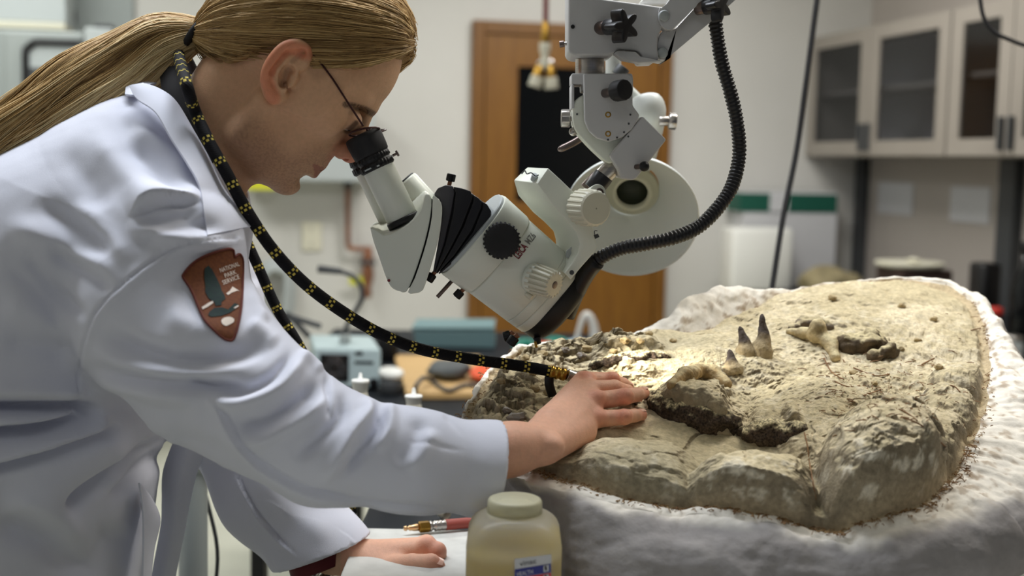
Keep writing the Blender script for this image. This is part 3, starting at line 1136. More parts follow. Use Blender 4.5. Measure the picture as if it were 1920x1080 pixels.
mk('bin_lid', *loft2([o_[1] + V3(-.004, -.004, 0.001), o_[1] + V3(-.004, -.004, 0.009), o_[2] + V3(.004, -.004, 0.009), o_[2] + V3(.004, -.004, 0.001)], [bo_[1] + V3(-.004, .004, 0.001), bo_[1] + V3(-.004, .004, 0.009), bo_[2] + V3(.004, .004, 0.009), bo_[2] + V3(.004, .004, 0.001)], 0.002), M['teal'], tb, smooth=False)
pl = thing('pliers', 'teal-handled pliers lying on the far bench under the microscope', 'pliers', onb(1010, 652))
for pts in ([(1066, 648), (1040, 643), (1024, 650)], [(1004, 649), (985, 647), (966, 652)]):
    v, f, _ = tube([onb(x, y - 2, ZB + 0.02) for x, y in pts], 0.02, 24, 12, rfun=lambda t: 0.6 + 0.4 * np.sin(np.linspace(0, 3.14, len(t))))
    mk('handle', v, f, M['tealg'], pl)
v, f, _ = tube([onb(1026, 650, ZB + 0.02), onb(1014, 649, ZB + 0.02), onb(1002, 649, ZB + 0.02)], 0.012, 12, 8)
mk('pliers_joint', v, f, M['steeld'], pl)
v, f, _ = tube([onb(1014, 652, ZB + 0.022), onb(1027, 651, ZB + 0.03), onb(1042, 657, ZB + 0.022)], 0.018, 16, 10)
tag(mk('orange_tool', v, f, M['orange']), 'short orange tool handle in front of the pliers', 'tool')
sb = thing('wash_bottle', 'white bent-spout wash bottle at the back of the bench', 'bottle', onb(1085, 660))
cb = onb(1083, 660)
mk('bottle_body', *lathe(cb, (0, 0, 1), [(0, 0.04), (0.004, 0.044), (0.03, 0.044), (0.04, 0.02)], 28), mat('pale_blue_plastic', (176, 200, 212), 0.4), sb)
Ys = cb[1]
v, f, _ = tube([P(1080, 640, Ys), P(1086, 618, Ys), P(1093, 598, Ys), P(1100, 590, Ys), P(1108, 598, Ys), P(1114, 618, Ys), P(1117, 646, Ys)], 0.009, 40, 12, rfun=lambda t: np.linspace(0.7, 1.9, len(t)))
mk('bent_spout', v, f, M['white'], sb)
# ------------------------------------------------------------------ work table
ZT = 0.875      # black top
ZW = 0.885      # white board on it
wt = thing('work_table', 'black-topped work table carrying the plaster block', 'table', V3(0.3, 1.4, 0))
mk('table_top', *box((0.655, 1.32, ZT - 0.015), (1.69, 1.3, 0.03), 0.004), M['bench'], wt, smooth=False)
for sx in (-0.16, 1.46):
    for sy in (0.72, 1.93):
        mk('leg', *box((sx, sy, (ZT - 0.03) / 2), (0.045, 0.045, ZT - 0.031), 0.003), M['black'], wt, smooth=False)
_yb = 1.575
tag(mk('white_board', *box((0.2525, (_yb + 0.69) / 2, ZW - 0.0048), (0.875, _yb - 0.69, 0.0094), 0.002), mat('white_board', (214, 214, 208), 0.5, c2=(196, 196, 190), ns=30, detail=8), smooth=False), 'white board lying on the black table under the left hand', 'board')
# ------------------------------------------------------------------ fossil block in its plaster jacket
PZ0, PS = 1.012, 0.306            # sloping top plane: z = PZ0 + PS * (Y - 1.2)
PN = V3(0, -PS, 1.0)
PN /= np.linalg.norm(PN)
PT = V3(0, 1.0, PS)
PT /= np.linalg.norm(PT)
P00 = V3(0, 1.2, PZ0)


def pl_uv(px, py):
    d = ray(px, py)
    t = ((P00 - CAM) @ PN) / (d @ PN)
    q = CAM + d * t - P00
    return np.array([q[0], q @ PT])


RIM = [(868, 778), (900, 738), (936, 692), (972, 664), (1040, 654), (1120, 656), (1180, 643), (1238, 622), (1278, 632), (1326, 624), (1388, 596), (1420, 579), (1452, 564), (1500, 552), (1560, 537), (1640, 531), (1720, 534), (1780, 550), (1818, 580), (1842, 640), (1852, 700), (1848, 740), (1836, 800), (1806, 860), (1772, 925), (1745, 955), (1680, 980), (1565, 1002), (1500, 990), (1420, 977), (1340, 964), (1260, 957), (1180, 947), (1110, 927), (1060, 907), (1010, 888), (955, 880), (905, 846), (876, 812)]
RUV = np.array([pl_uv(*p) for p in RIM])
CUV = pl_uv(1400, 770)
NT = 760
th = np.arange(NT) * 2 * math.pi / NT
_ra = np.arctan2(RUV[:, 1] - CUV[1], RUV[:, 0] - CUV[0])
_rr = np.linalg.norm(RUV - CUV, axis=1)
_o = np.argsort(_ra)
_ra, _rr = _ra[_o], _rr[_o]
RADI = np.interp(np.mod(th + math.pi, 2 * math.pi) - math.pi, np.r_[_ra - 2 * math.pi, _ra, _ra + 2 * math.pi], np.r_[_rr, _rr, _rr])
_k = np.exp(-np.linspace(-2, 2, 9) ** 2)
_k /= _k.sum()
RADI = np.convolve(np.r_[RADI[-4:], RADI, RADI[:4]], _k, 'valid')
RADI *= 1 + 0.012 * pnoise(np.stack([np.cos(th) * 6, np.sin(th) * 6, th * 0], 1), 1.7)

NR = 320
rr = np.linspace(0.002, 1.0, NR) ** 0.9
UV2 = CUV + (rr[:, None, None] * RADI[None, :, None]) * np.stack([np.cos(th), np.sin(th)], 1)[None]
UV2 = UV2.reshape(-1, 2)
BASE = P00 + np.outer(UV2[:, 0], V3(1, 0, 0)) + np.outer(UV2[:, 1], PT)
BPX = proj(BASE)
RFR = np.repeat(rr, NT)
BP3 = np.c_[UV2, np.zeros(len(UV2))]


def smax(a, b, k=0.006):
    h = np.clip(0.5 + 0.5 * (a - b) / k, 0, 1)
    return b * (1 - h) + a * h + k * h * (1 - h)


def dome(cx, cy, rx, ry, h, p=2.0, rot=0.0, sh=0.5):
    dx, dy = BPX[:, 0] - cx, BPX[:, 1] - cy
    c, s = math.cos(rot), math.sin(rot)
    x, y = (dx * c + dy * s) / rx, (-dx * s + dy * c) / ry
    wob = 1 + 0.10 * pnoise(np.c_[x * 1.3 + cx, y * 1.3 + cy, 0 * x], 1.4)
    r = (np.abs(x) ** p + np.abs(y) ** p) ** (1 / p) * wob
    return h * np.clip(1 - r ** 2.4, 0, 1) ** sh


def region(cx, cy, rx, ry, soft=0.35):
    r = np.hypot((BPX[:, 0] - cx) / rx, (BPX[:, 1] - cy) / ry)
    return 1 - sstep(1 - soft, 1 + soft, r)


def ridge(pts, w, h, asym=0.0):
    d, s, t = seg_dist(BPX, pts)
    ww = w * (1 + asym * s)
    return h * np.exp(-(d / ww) ** 2) * np.clip(np.minimum(t, 1 - t) * 8 + 0.3, 0, 1)


H = np.zeros(len(BASE))
# broad form: hollow in front of the bones, rise towards the back right
H += 0.020 * region(1640, 640, 260, 110, 0.9) + 0.016 * region(1180, 860, 190, 70, 0.6) - 0.012 * region(1470, 870, 240, 40, 0.8)
H = smax(H, dome(1188, 908, 122, 62, 0.030, 3.2, 0.05, 0.45) + 0.004 * region(1150, 880, 150, 60), 0.01)
H = smax(H, dome(1408, 945, 128, 58, 0.050, 2.2, 0.04, 0.5))
H = smax(H, dome(1648, 915, 128, 92, 0.088, 2.3, -0.12, 0.55), 0.012)
H = smax(H, dome(1560, 830, 110, 95, 0.045, 2.2, 0.2, 0.6), 0.02)
H = smax(H, dome(1610, 960, 52, 34, 0.040, 3.0, 0.0, 0.4))
H = smax(H, dome(1745, 850, 66, 58, 0.040, 2.4, 0.3, 0.5))
H = smax(H, dome(1775, 790, 60, 36, 0.034, 2.6, 0.2, 0.4))
H = smax(H, dome(1790, 735, 62, 34, 0.030, 2.4, 0.0, 0.5))
H = smax(H, dome(1720, 700, 85, 34, 0.018, 2.6, 0.0, 0.5))
H = smax(H, dome(1650, 640, 90, 26, 0.016, 2.4, 0.0, 0.5))
H = smax(H, dome(1600, 590, 120, 22, 0.012, 2.2, 0.0, 0.5))
H = smax(H, dome(1470, 800, 70, 34, 0.018, 2.4, 0.1, 0.5))
H = smax(H, dome(1550, 760, 120, 40, 0.022, 2.4, -0.15, 0.5), 0.012)
H = smax(H, dome(1370, 690, 110, 46, 0.026, 2.0, 0.2, 0.7), 0.02)
H = smax(H, dome(1230, 690, 130, 36, 0.020, 2.0, 0.1, 0.7), 0.02)
H = smax(H, dome(1310, 790, 96, 30, 0.028, 2.6, 0.28, 0.4))
# cliffs whose front carries the dark bones
for pts, w, h in (([(1216, 780), (1258, 797), (1300, 813), (1345, 822), (1384, 816)], 62, .022), ([(1388, 836), (1420, 842), (1455, 845), (1504, 836)], 48, .017), ([(1100, 690), (1150, 686), (1200, 682), (1252, 678)], 34, .012)):
    d, s, t = seg_dist(BPX, pts)
    H += h * np.where(s < 0, np.exp(-(d / w) ** 2), np.exp(-(d / 5.0) ** 2)) * sstep(0, 0.25, np.minimum(t, 1 - t))
# crumbly left part
crumb = sstep(1250, 1130, BPX[:, 0]) * sstep(830, 780, BPX[:, 1])
f1, f2, cv = worley(BP3 + 0.012 * np.stack([fbm(BP3, 40, 2, 15), fbm(BP3, 40, 2, 16), 0 * H], 1), 62, 3)
crumb = crumb * (1 - 0.85 * region(1090, 775, 95, 75, 0.5))
H += crumb * ((cv - 0.4) * 0.010 + 0.006 * sstep(0.02, 0.25, f2 - f1))
f1b, f2b, cvb = worley(BP3 + 0.02 * np.stack([fbm(BP3, 30, 2, 5), fbm(BP3, 30, 2, 6), 0 * H], 1), 26, 7)
cl = region(1700, 880, 200, 120, 0.5) + 0.5 * region(1620, 620, 320, 80, 0.5)
H += cl * ((cvb - 0.5) * 0.006 * sstep(0.0, 0.06, f2b - f1b) - 0.0008 * (1 - sstep(0.0, 0.04, f2b - f1b)))
f1c, f2c, cvc = worley(BP3 * np.array([1, 1.4, 1]) + 0.02 * np.stack([fbm(BP3, 25, 2, 65), fbm(BP3, 25, 2, 66), 0 * H], 1), 18, 9)
fa = np.clip(region(1408, 945, 125, 60, 0.4) + region(1650, 915, 140, 95, 0.4) + region(1188, 905, 120, 60, 0.4), 0, 1)
H += fa * (cvc - 0.5) * 0.0042 * sstep(0.0, 0.03, f2c - f1c)
H += region(1640, 690, 260, 110, 0.5) * 0.0016 * np.abs(fbm(BP3, 45, 3, 67))
H += region(1310, 770, 110, 48, 0.5) * 0.0045 * fbm(BP3, 55, 3, 68) + fa * 0.0022 * fbm(BP3, 48, 3, 69)
# roughness
H += 0.0035 * fbm(BP3, 18, 3, 1) + (0.0006 + 0.0014 * crumb + 0.0009 * region(1640, 680, 300, 120, 0.6)) * fbm(BP3, 90, 4, 2)
H += (0.0012 * region(1600, 700, 300, 110, 0.5) + 0.001 * crumb) * fbm(BP3, 170, 2, 9)
# cracks
for pts in ([(1508, 845), (1516, 890), (1527, 930), (1532, 985)], [(1483, 905), (1484, 960)], [(1082, 880), (1074, 920), (1070, 945)], [(1390, 900), (1388, 950)],
            [(1590, 905), (1580, 960), (1578, 1010)], [(1650, 960), (1655, 985)], [(1745, 870), (1746, 930)], [(1705, 820), (1712, 860)], [(1250, 880), (1290, 850), (1310, 830)], [(1200, 905), (1280, 900)], [(1690, 780), (1740, 815), (1790, 850)]):
    d, s, t = seg_dist(BPX + 9 * np.stack([fbm(BP3, 40, 2, 21), fbm(BP3, 40, 2, 22)], 1), pts)
    H -= 0.0032 * np.exp(-(d / 1.8) ** 2) * (0.4 + 0.6 * sstep(-0.2, 0.3, pnoise(BP3, 50, 23)))
edk = 1 - 0.9 * sstep(1640, 1760, BPX[:, 0]) * sstep(960, 880, BPX[:, 1])
H *= 1 - sstep(0.93, 1.0, RFR) * 0.8 * edk
H -= 0.006 * np.exp(-((RFR - 0.975) / 0.02) ** 2)

MV = BASE + np.outer(H, PN + V3(0, -0.10, 0))
i, j = np.meshgrid(np.arange(NR - 1), np.arange(NT), indexing='ij')
a = (i * NT + j).ravel()
b = (i * NT + (j + 1) % NT).ravel()
MF = np.stack([a, b, b + NT, a + NT], 1)
MN = vnormals(MV, MF)
if MN[:, 2].mean() < 0:
    MF = MF[:, ::-1]
    MN = -MN
BPX = proj(MV)
# second pass: broken, faceted stone on the steep faces, along the true surface
stp = sstep(0.9, 0.5, MN[:, 2])
f1d, f2d, cvd = worley(MV + 0.010 * np.stack([fbm(MV, 40, 2, 75), fbm(MV, 40, 2, 76), fbm(MV, 40, 2, 77)], 1), 34, 5)
MV = MV + MN * ((stp * (0.0045 * (cvd - 0.5) * sstep(0.0, 0.06, f2d - f1d) + 0.0011 * fbm(MV, 60, 3, 78)) + 0.0002 * fbm(MV, 150, 2, 79)) * (1 - sstep(0.94, 0.99, RFR)))[:, None]
MN = vnormals(MV, MF)
# colours of the stone itself: dusty khaki flats, grey-brown broken faces, pale mineral specks
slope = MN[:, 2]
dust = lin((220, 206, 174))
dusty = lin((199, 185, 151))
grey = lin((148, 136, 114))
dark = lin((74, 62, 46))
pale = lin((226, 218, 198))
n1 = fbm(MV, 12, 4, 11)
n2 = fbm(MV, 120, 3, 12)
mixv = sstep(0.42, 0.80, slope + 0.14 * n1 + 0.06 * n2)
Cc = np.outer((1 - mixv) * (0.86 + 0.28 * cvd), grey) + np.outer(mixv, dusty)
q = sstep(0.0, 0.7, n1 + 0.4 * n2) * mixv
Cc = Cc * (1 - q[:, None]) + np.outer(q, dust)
greyz = np.clip(region(1180, 890, 150, 60, 0.5) + region(1250, 655, 110, 26, 0.6), 0, 1) * 0.6
Cc = Cc * (1 - greyz[:, None]) + np.outer(greyz, lin((158, 150, 126)))
sp = 0.8 * sstep(0.12, 0.6, 0.4 * fbm(MV, 160, 2, 32) +  fbm(MV, 55, 3, 31)) * np.clip(region(1420, 905, 110, 50) + region(1670, 880, 110, 70) + 0.4 * region(1600, 680, 300, 120) + 0.4 * region(1190, 900, 120, 60), 0, 1)
Cc = Cc * (1 - sp[:, None]) + np.outer(sp, pale)
dk = sstep(0.35, 0.85, fbm(MV, 95, 3, 33)) * (0.5 * crumb + 0.7 * region(1580, 700, 300, 110, 0.6) + 0.12) * 0.75
Cc = Cc * (1 - dk[:, None]) + np.outer(dk, dark)
cre = crumb * (1 - sstep(0.0, 0.12, f2 - f1)) * 0.75
Cc = Cc * (1 - cre[:, None]) + np.outer(cre, lin((104, 90, 62)))
rimc = sstep(0.955, 0.99, RFR)
Cc = Cc * (1 - rimc[:, None]) + np.outer(rimc, lin((196, 178, 146)))
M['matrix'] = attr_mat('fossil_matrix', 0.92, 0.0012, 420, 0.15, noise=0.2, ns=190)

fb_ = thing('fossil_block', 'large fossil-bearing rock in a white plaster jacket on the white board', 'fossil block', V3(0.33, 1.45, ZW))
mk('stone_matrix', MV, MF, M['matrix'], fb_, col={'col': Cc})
MBVH = BVHTree.FromPolygons([tuple(v) for v in MV], [tuple(f) for f in MF])


def onrock(px, py, up=0.0):
    d = ray(px, py)
    d = d / np.linalg.norm(d)
    h = MBVH.ray_cast(Vector(CAM), Vector(d))
    p = np.array(h[0]) if h[0] is not None else CAM + d * (((P00 - CAM) @ PN) / (d @ PN))
    return p + PN * up


# plaster jacket: rings from the rim outwards and down to the board
edge = MV[-NT:]
epx = proj(P00 + np.outer((CUV[0] + RADI * np.cos(th)), V3(1, 0, 0)) + np.outer(CUV[1] + RADI * np.sin(th), PT))
outd = np.stack([np.cos(th), np.sin(th) * PT[1], 0 * th], 1)


def around(vals):
    """interpolate a value given at rim pixels around the angle"""
    an, vv = [], []
    for (x, y, v) in vals:
        u = pl_uv(x, y) - CUV
        an.append(math.atan2(u[1], u[0]))
        vv.append(v)
    o = np.argsort(an)
    an, vv = np.array(an)[o], np.array(vv, float)[o]
    tt = np.mod(th + math.pi, 2 * math.pi) - math.pi
    r = np.interp(tt, np.r_[an - 2 * math.pi, an, an + 2 * math.pi], np.r_[vv, vv, vv])
    k = np.exp(-np.linspace(-2, 2, 41) ** 2)
    k /= k.sum()
    return np.convolve(np.r_[r[-20:], r, r[:20]], k, 'valid')


lip = around([(868, 778, .004), (972, 658, .004), (1238, 618, .012), (1300, 628, .050), (1388, 596, .050), (1452, 560, .012), (1640, 531, .006), (1800, 560, .012), (1850, 660, .03), (1850, 740, .055), (1806, 860, .075), (1745, 955, .03), (1565, 1002, .012), (1340, 964, .012), (1110, 927, .016), (1010, 888, .025), (955, 880, .006), (905, 846, .003)])
lph = around([(868, 778, .0), (972, 658, .0), (1238, 618, .002), (1300, 628, .030), (1388, 596, .024), (1452, 560, .006), (1640, 531, .0), (1800, 560, .002), (1850, 660, .006), (1850, 740, .004), (1806, 860, -.004), (1745, 955, .0), (1565, 1002, -.002), (1340, 964, -.002), (1110, 927, .0), (1000, 888, -.002), (930, 870, -.004)])
bul = around([(868, 778, -.03), (905, 846, -.03), (936, 692, -.02),  (1238, 618, .04), (1388, 596, .05), (1640, 531, .05), (1850, 700, .05), (1745, 955, .05), (1565, 1002, .045), (1340, 964, .05), (1110, 927, .035), (1060, 907, -.005), (1010, 888, -.03), (950, 878, -.04)])
und = around([(868, 778, 0), (1452, 560, 0), (1640, 531, .0), (1800, 560, .06), (1850, 700, .14), (1806, 860, .16), (1745, 955, .10), (1565, 1002, .03), (1340, 964, .0), (1000, 888, .0)])
NJ = 70
rows = []
for s in np.linspace(0, 1, NJ):
    if s < 0.3:
        k = s / 0.3
        off = lip * k
        dz_ = lph * math.sin(k * math.pi / 2)
        p = edge + outd * off[:, None]
        p = p + np.outer(dz_ + PS * np.sin(th) * PT[1] * off, V3(0, 0, 1)) + V3(0, 0, 0.002 * math.sin(k * math.pi))
        top = p
    else:
        k = (s - 0.3) / 0.7
        off = lip + bul * (math.sin(min(1.0, k * 1.6) * math.pi / 2) - 0.55 * max(0, k - 0.55) ** 1.3) - und * k ** 2.5
        base_top = top
        p = edge + outd * off[:, None]
        drop = 1 - math.cos(min(k * 2.2, 1) * math.pi / 2) if k < 0.4545 else 1
        z = base_top[:, 2] * (1 - k ** 1.35) + (ZW + 0.0015) * k ** 1.35
        p[:, 2] = z
        p[:, :2] = p[:, :2]
    rows.append(p)
JV = np.concatenate(rows)
JS = np.repeat(np.linspace(0, 1, NJ), NT)
i, j = np.meshgrid(np.arange(NJ - 1), np.arange(NT), indexing='ij')
a = (i * NT + j).ravel()
b = (i * NT + (j + 1) % NT).ravel()
JF = np.stack([a, b, b + NT, a + NT], 1)
JN = vnormals(JV, JF)
if (JN * np.tile(outd, (NJ, 1))).sum() < 0:
    JF = JF[:, ::-1]
    JN = -JN
m_ = sstep(0.0, 0.12, JS) * sstep(1.0, 0.93, JS)
st = JV * np.array([1, 1, 3.0])
wr = 0.007 * fbm(JV, 7, 2, 41) + 0.0034 * fbm(st, 12, 3, 42) + 0.0007 * fbm(JV, 70, 3, 43)
f1, f2, cv = worley(JV * np.array([1, 1, 1.6]) + 0.03 * np.stack([fbm(JV, 12, 2, 51), fbm(JV, 12, 2, 52), fbm(JV, 12, 2, 53)], 1), 9, 11)
wr += 0.0022 * (cv - 0.5) * sstep(0.0, 0.10, f2 - f1) + 0.002
rg = sstep(0.42, 0.30, JS)
wr = wr * (1 - 0.5 * rg) + rg * (0.003 * fbm(JV, 50, 3, 44))
JV = JV + JN * (wr * m_)[:, None]
JV[:, 2] = np.maximum(JV[:, 2], ZW + 0.001)
JN = vnormals(JV, JF)
jn = fbm(JV, 25, 4, 45)
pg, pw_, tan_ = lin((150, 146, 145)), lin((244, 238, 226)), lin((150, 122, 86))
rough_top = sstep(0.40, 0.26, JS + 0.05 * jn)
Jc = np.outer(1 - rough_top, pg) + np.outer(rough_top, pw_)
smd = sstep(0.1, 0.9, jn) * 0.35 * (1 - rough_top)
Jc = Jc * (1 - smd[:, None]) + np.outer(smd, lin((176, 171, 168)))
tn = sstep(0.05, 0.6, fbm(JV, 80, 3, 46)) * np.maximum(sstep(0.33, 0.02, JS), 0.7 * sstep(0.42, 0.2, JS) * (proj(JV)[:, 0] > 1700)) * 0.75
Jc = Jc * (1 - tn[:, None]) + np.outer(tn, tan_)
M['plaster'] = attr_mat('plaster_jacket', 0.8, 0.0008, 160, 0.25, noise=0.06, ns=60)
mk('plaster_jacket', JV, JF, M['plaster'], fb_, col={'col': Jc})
JBVH = BVHTree.FromPolygons([tuple(v) for v in JV], [tuple(f) for f in JF])

# ---- bones and teeth standing out of the stone
M['dbone'] = attr_mat('speckled_fossil_bone', 0.75, 0.0016, 260, 0.25, noise=0.85, ns=420)
M['bone'] = attr_mat('fossil_bone', 0.75, 0.0018, 220, 0.25, noise=0.2, ns=200)
M['tooth'] = mat('grey_fossil_tooth', (128, 114, 96), 0.5, c2=(74, 66, 62), ns=36, bump=0.0008, bs=120)
M['tan'] = mat('tan_fossil_bone', (178, 158, 116), 0.8, c2=(150, 130, 94), ns=60, bump=0.0015, bs=140)
M['root'] = mat('brown_root_fibre', (124, 88, 60), 0.8, c2=(160, 126, 90), ns=40)
M['fibre'] = mat('tan_burlap_fibre', (172, 138, 92), 0.85, c2=(128, 92, 58), ns=60)


def sdf_piece(name, build, h, mat_, amp=0.0, sc=60.0, seed=0, label=None, parent=fb_, base=(70, 58, 48), dusty_=0.9, speck=False):
    s = SDF()
    build(s)
    lo = np.min([o[1] for o in s.ops], 0)
    hi = np.max([o[2] for o in s.ops], 0)
    v, f = s.mesh(lo, hi, h, 1)
    if amp:
        v = v + vnormals(v, f) * (amp * fbm(v, sc, 3, seed))[:, None]
    nz = vnormals(v, f)[:, 2]
    du = sstep(0.45, 0.85, nz + 0.35 * fbm(v, 90, 3, seed + 70)) * dusty_
    cc = np.array(lin(base))[None] * (1 + 0.5 * np.clip(fbm(v, 60, 3, seed + 80), -1, 1))[:, None]
    if speck:
        w = sstep(0.10, 0.55, fbm(v, 520, 3, seed + 90))[:, None] * 0.75
        cc = cc * (1 - w) + np.array(lin((150, 130, 92))) * w
    cc = cc * (1 - du[:, None]) + np.array(lin((206, 192, 152))) * du[:, None]
    o = mk(name, v, f, mat_, parent, col={'col': np.clip(cc, 0, 1)})
    if label:
        o['label'] = label
    return o


def chain_px(s, pts, k=0.006):
    q = [(onrock(x, y) + PN * up, r) for x, y, up, r in pts]
    s.chain(q, k)


def cliff_bone(pts, k, push=0.55):
    """bone lying in a cliff face: most of its thickness inside the stone"""
    def fn(s):
        s.chain([(onrock(x, y) + ray(x, y) * r * push, r) for x, y, r in pts], k)
    return fn


bone1 = cliff_bone([(1220, 752, .0090), (1240, 758, .0140), (1268, 768, .0185), (1300, 780, .0205), (1335, 790, .0200), (1366, 796, .0145)], .006, 0.72)
bone2 = cliff_bone([(1390, 818, .0085), (1420, 814, .0140), (1452, 817, .0160), (1484, 816, .0135), (1500, 808, .0085)], .006, 0.68)
bone3 = cliff_bone([(1112, 686, .0050), (1150, 676, .0075), (1200, 671, .0085), (1246, 668, .0065)], .004, 0.3)


sdf_piece('dark_bone', bone1, 0.0022, M['dbone'], 0.004, 70, 1, 'longest dark speckled bone, right of the fingertips')
sdf_piece('dark_bone', bone2, 0.0022, M['dbone'], 0.004, 70, 2, 'shorter dark bone between the front boulders')
sdf_piece('dark_bone', bone3, 0.0022, M['dbone'], 0.0035, 110, 3, 'thin dark bone strip behind the hand')


def tooth(base, tip, rb, label, bend=(0, 0, 0)):
    b_ = onrock(*base) - V3(0, 0, 0.008)
    t_ = P(tip[0], tip[1], b_[1] + 0.006)
    m1 = b_ * 0.55 + t_ * 0.45 + V3(*bend)
    v, f, _ = tube([np.r_[b_, rb], np.r_[b_ * 0.75 + t_ * 0.25, rb * 1.04], np.r_[m1, rb * 0.70], np.r_[b_ * 0.3 + t_ * 0.7 + V3(*bend) * 0.6, rb * 0.42], np.r_[b_ * 0.08 + t_ * 0.92, rb * 0.26], np.r_[t_, rb * 0.05]], None, 34, 16)
    v = v + vnormals(v, np.array([q for q in f if len(q) == 4])) * (0.0009 * fbm(v, 120, 3, 5))[:, None]
    tt = sstep(0.35, 0.62, np.repeat(np.linspace(0, 1, 34), 16) + 0.10 * fbm(v, 90, 2, 9))[:, None]
    cc = np.array(lin((172, 154, 120))) * (1 - tt) + np.array(lin((88, 78, 72))) * tt
    o = mk('tooth', v, f, M['bone'], fb_, col={'col': cc})
    o['label'] = label


tooth((1428, 664), (1429, 589), 0.0130, 'tallest grey pointed tooth', (0.002, 0, 0))
tooth((1402, 660), (1387, 612), 0.0120, 'shorter grey tooth left of the tallest one', (0.001, 0, 0))
tooth((1376, 690), (1368, 655), 0.0115, 'low worn tooth stump in front of the pointed pair')


def rib(s):
    q = [(onrock(x, y, 0.001), r) for x, y, r in ((1258, 724, .005), (1284, 704, .008), (1310, 696, .009), (1336, 700, .009), (1362, 722, .007))]
    s.chain(q, 0.006)


sdf_piece('curved_bone', rib, 0.0022, M['bone'], 0.0015, 80, 8, 'tan arched bone over a shadowed hollow', base=(160, 136, 96), speck=False, dusty_=.6)


def branch(s):
    q = [(onrock(x, y, u), r) for x, y, u, r in ((1478, 626, .003, .004), (1504, 634, .007, .006), (1530, 640, .010, .008), (1556, 652, .006, .0075), (1566, 676, .004, .006))]
    s.chain(q, 0.006)
    s.chain([(onrock(1530, 642, .008), .008), (onrock(1530, 640, .020), .0095)], 0.006)


sdf_piece('pale_branch', branch, 0.002, M['bone'], 0.001, 80, 9, 'pale branching bone with a knob', base=(184, 166, 128), speck=False, dusty_=.9)


def knob(s):
    c = onrock(1622, 655, 0.006)
    s.ell(c + V3(0.004, 0, 0.004), (.020, .018, .015), k=.004)
    s.ell(c + V3(-0.022, 0, -0.001), (.017, .014, .015), k=.006)
    s.chain([(onrock(1640, 672, .003), .006), (onrock(1674, 664, .006), .0075)], 0.004)


sdf_piece('knobbly_bone', knob, 0.0022, M['bone'], 0.005, 60, 10, 'grey-brown knobbly bone at the right', base=(98, 84, 66), speck=False, dusty_=.95)
def flat(s):
    q = [(onrock(x, y, 0.001), r) for x, y, r in ((1484, 617, .005), (1510, 608, .009), (1536, 608, .008), (1556, 616, .005))]
    s.chain(q, 0.006)
sdf_piece('grey_bone', flat, 0.0022, M['bone'], 0.003, 80, 12, 'flat grey bone behind the pale branch', base=(104, 92, 80), speck=False, dusty_=.7)

# dark chips on the crumbly left and a few loose chips
chips = [(968, 790, 20), (950, 772, 9), (1028, 738, 9), (920, 800, 8), (1000, 700, 8), (1090, 668, 8), (1150, 660, 7), (1200, 640, 7), (985, 672, 8), (1018, 664, 9), (1060, 658, 8), (1100, 655, 9), (1172, 640, 9), (1216, 628, 8), (940, 716, 8), (1002, 730, 10), (1030, 690, 9), (1262, 640, 6), (1690, 655, 6), (1720, 640, 7), (1760, 690, 8), (1600, 700, 7), (1640, 720, 6), (1560, 560, 8), (1690, 575, 6), (1750, 600, 7)]
for k, (x, y, r) in enumerate(chips):
    c = onrock(x, y, 0.001)
    R = r * mpp(c[1])
    v, f = lumpy(c, (R * 1.1, R, R * 0.75), k, 0.45, 2)
    mk('stone_chip', v, f, M['tooth'] if k in (0, 1, 3, 5, 10) else M['rockl'] if 'rockl' in M else M['tan'], fb_, smooth=False)

# roots: thin dark threads lying over the stone; burlap fringe along the rim
ms = []
for pts in ([(1545, 672), (1556, 694), (1570, 706), (1582, 712)], [(1566, 716), (1590, 726), (1612, 724)], [(1728, 684), (1752, 672)], [(1750, 728), (1785, 724), (1800, 736)], [(1508, 812), (1514, 838), (1518, 870), (1524, 905), (1530, 938)], [(1620, 742), (1650, 732), (1672, 726)], [(1690, 782), (1730, 800), (1772, 838)], [(1600, 690), (1640, 705), (1668, 702)], [(1640, 760), (1690, 770), (1720, 790)], [(1820, 620), (1838, 616)]):
    v, f, _ = tube([onrock(x, y, 0.0006) for x, y in pts], 0.0008, 22, 5)
    ms.append((v, f))
for k in range(230):
    x, y = rng.uniform(1540, 1760), rng.uniform(668, 790)
    if rng.random() < 0.3:
        x, y = rng.uniform(1500, 1840), rng.uniform(560, 820)
    p0 = onrock(x, y, 0.0012)
    an = rng.uniform(0, 6.28)
    L = rng.uniform(0.003, 0.011)
    d = V3(math.cos(an), math.sin(an) * 0.8, 0.25 * rng.normal()) * L
    v, f, _ = tube([p0, p0 + d * .5 + PN * 0.0006, p0 + d], rng.uniform(.00025, .0006), 6, 4)
    ms.append((v, f))
mk('dark_roots', *cat_mesh(*ms), M['root'], fb_, kind='stuff')
ms = []
for k in range(2600):
    t0 = rng.integers(0, NT)
    pxy = epx[t0]
    front = pxy[1] > 860
    rightside = pxy[0] > 1780
    if rng.random() < (0.25 if front else 0.78):
        continue
    p0 = edge[t0] + outd[t0] * rng.normal(0.002, 0.006) + V3(0, 0, 0.001)
    an = rng.uniform(0, 6.28)
    L = rng.uniform(0.002, 0.008)
    d = V3(math.cos(an), math.sin(an) * 0.7, rng.normal(0.1, 0.35)) * L
    v, f, _ = tube([p0 - d * .5, p0 + PN * 0.0012, p0 + d * .5], rng.uniform(.0003, .0007), 4, 3)
    ms.append((v, f))
mk('burlap_fringe', *cat_mesh(*ms), M['fibre'], fb_, kind='stuff')
# ------------------------------------------------------------------ stereo microscope on its arm
YM = 1.43
S_ = M['scope']
ms_ = thing('microscope', 'white stereo microscope tilted over the fossil block on a jointed arm', 'microscope', P(1010, 640, YM))


def ln(p, q, Y=YM):
    return P(p[0], p[1], Y), P(q[0], q[1], Y)


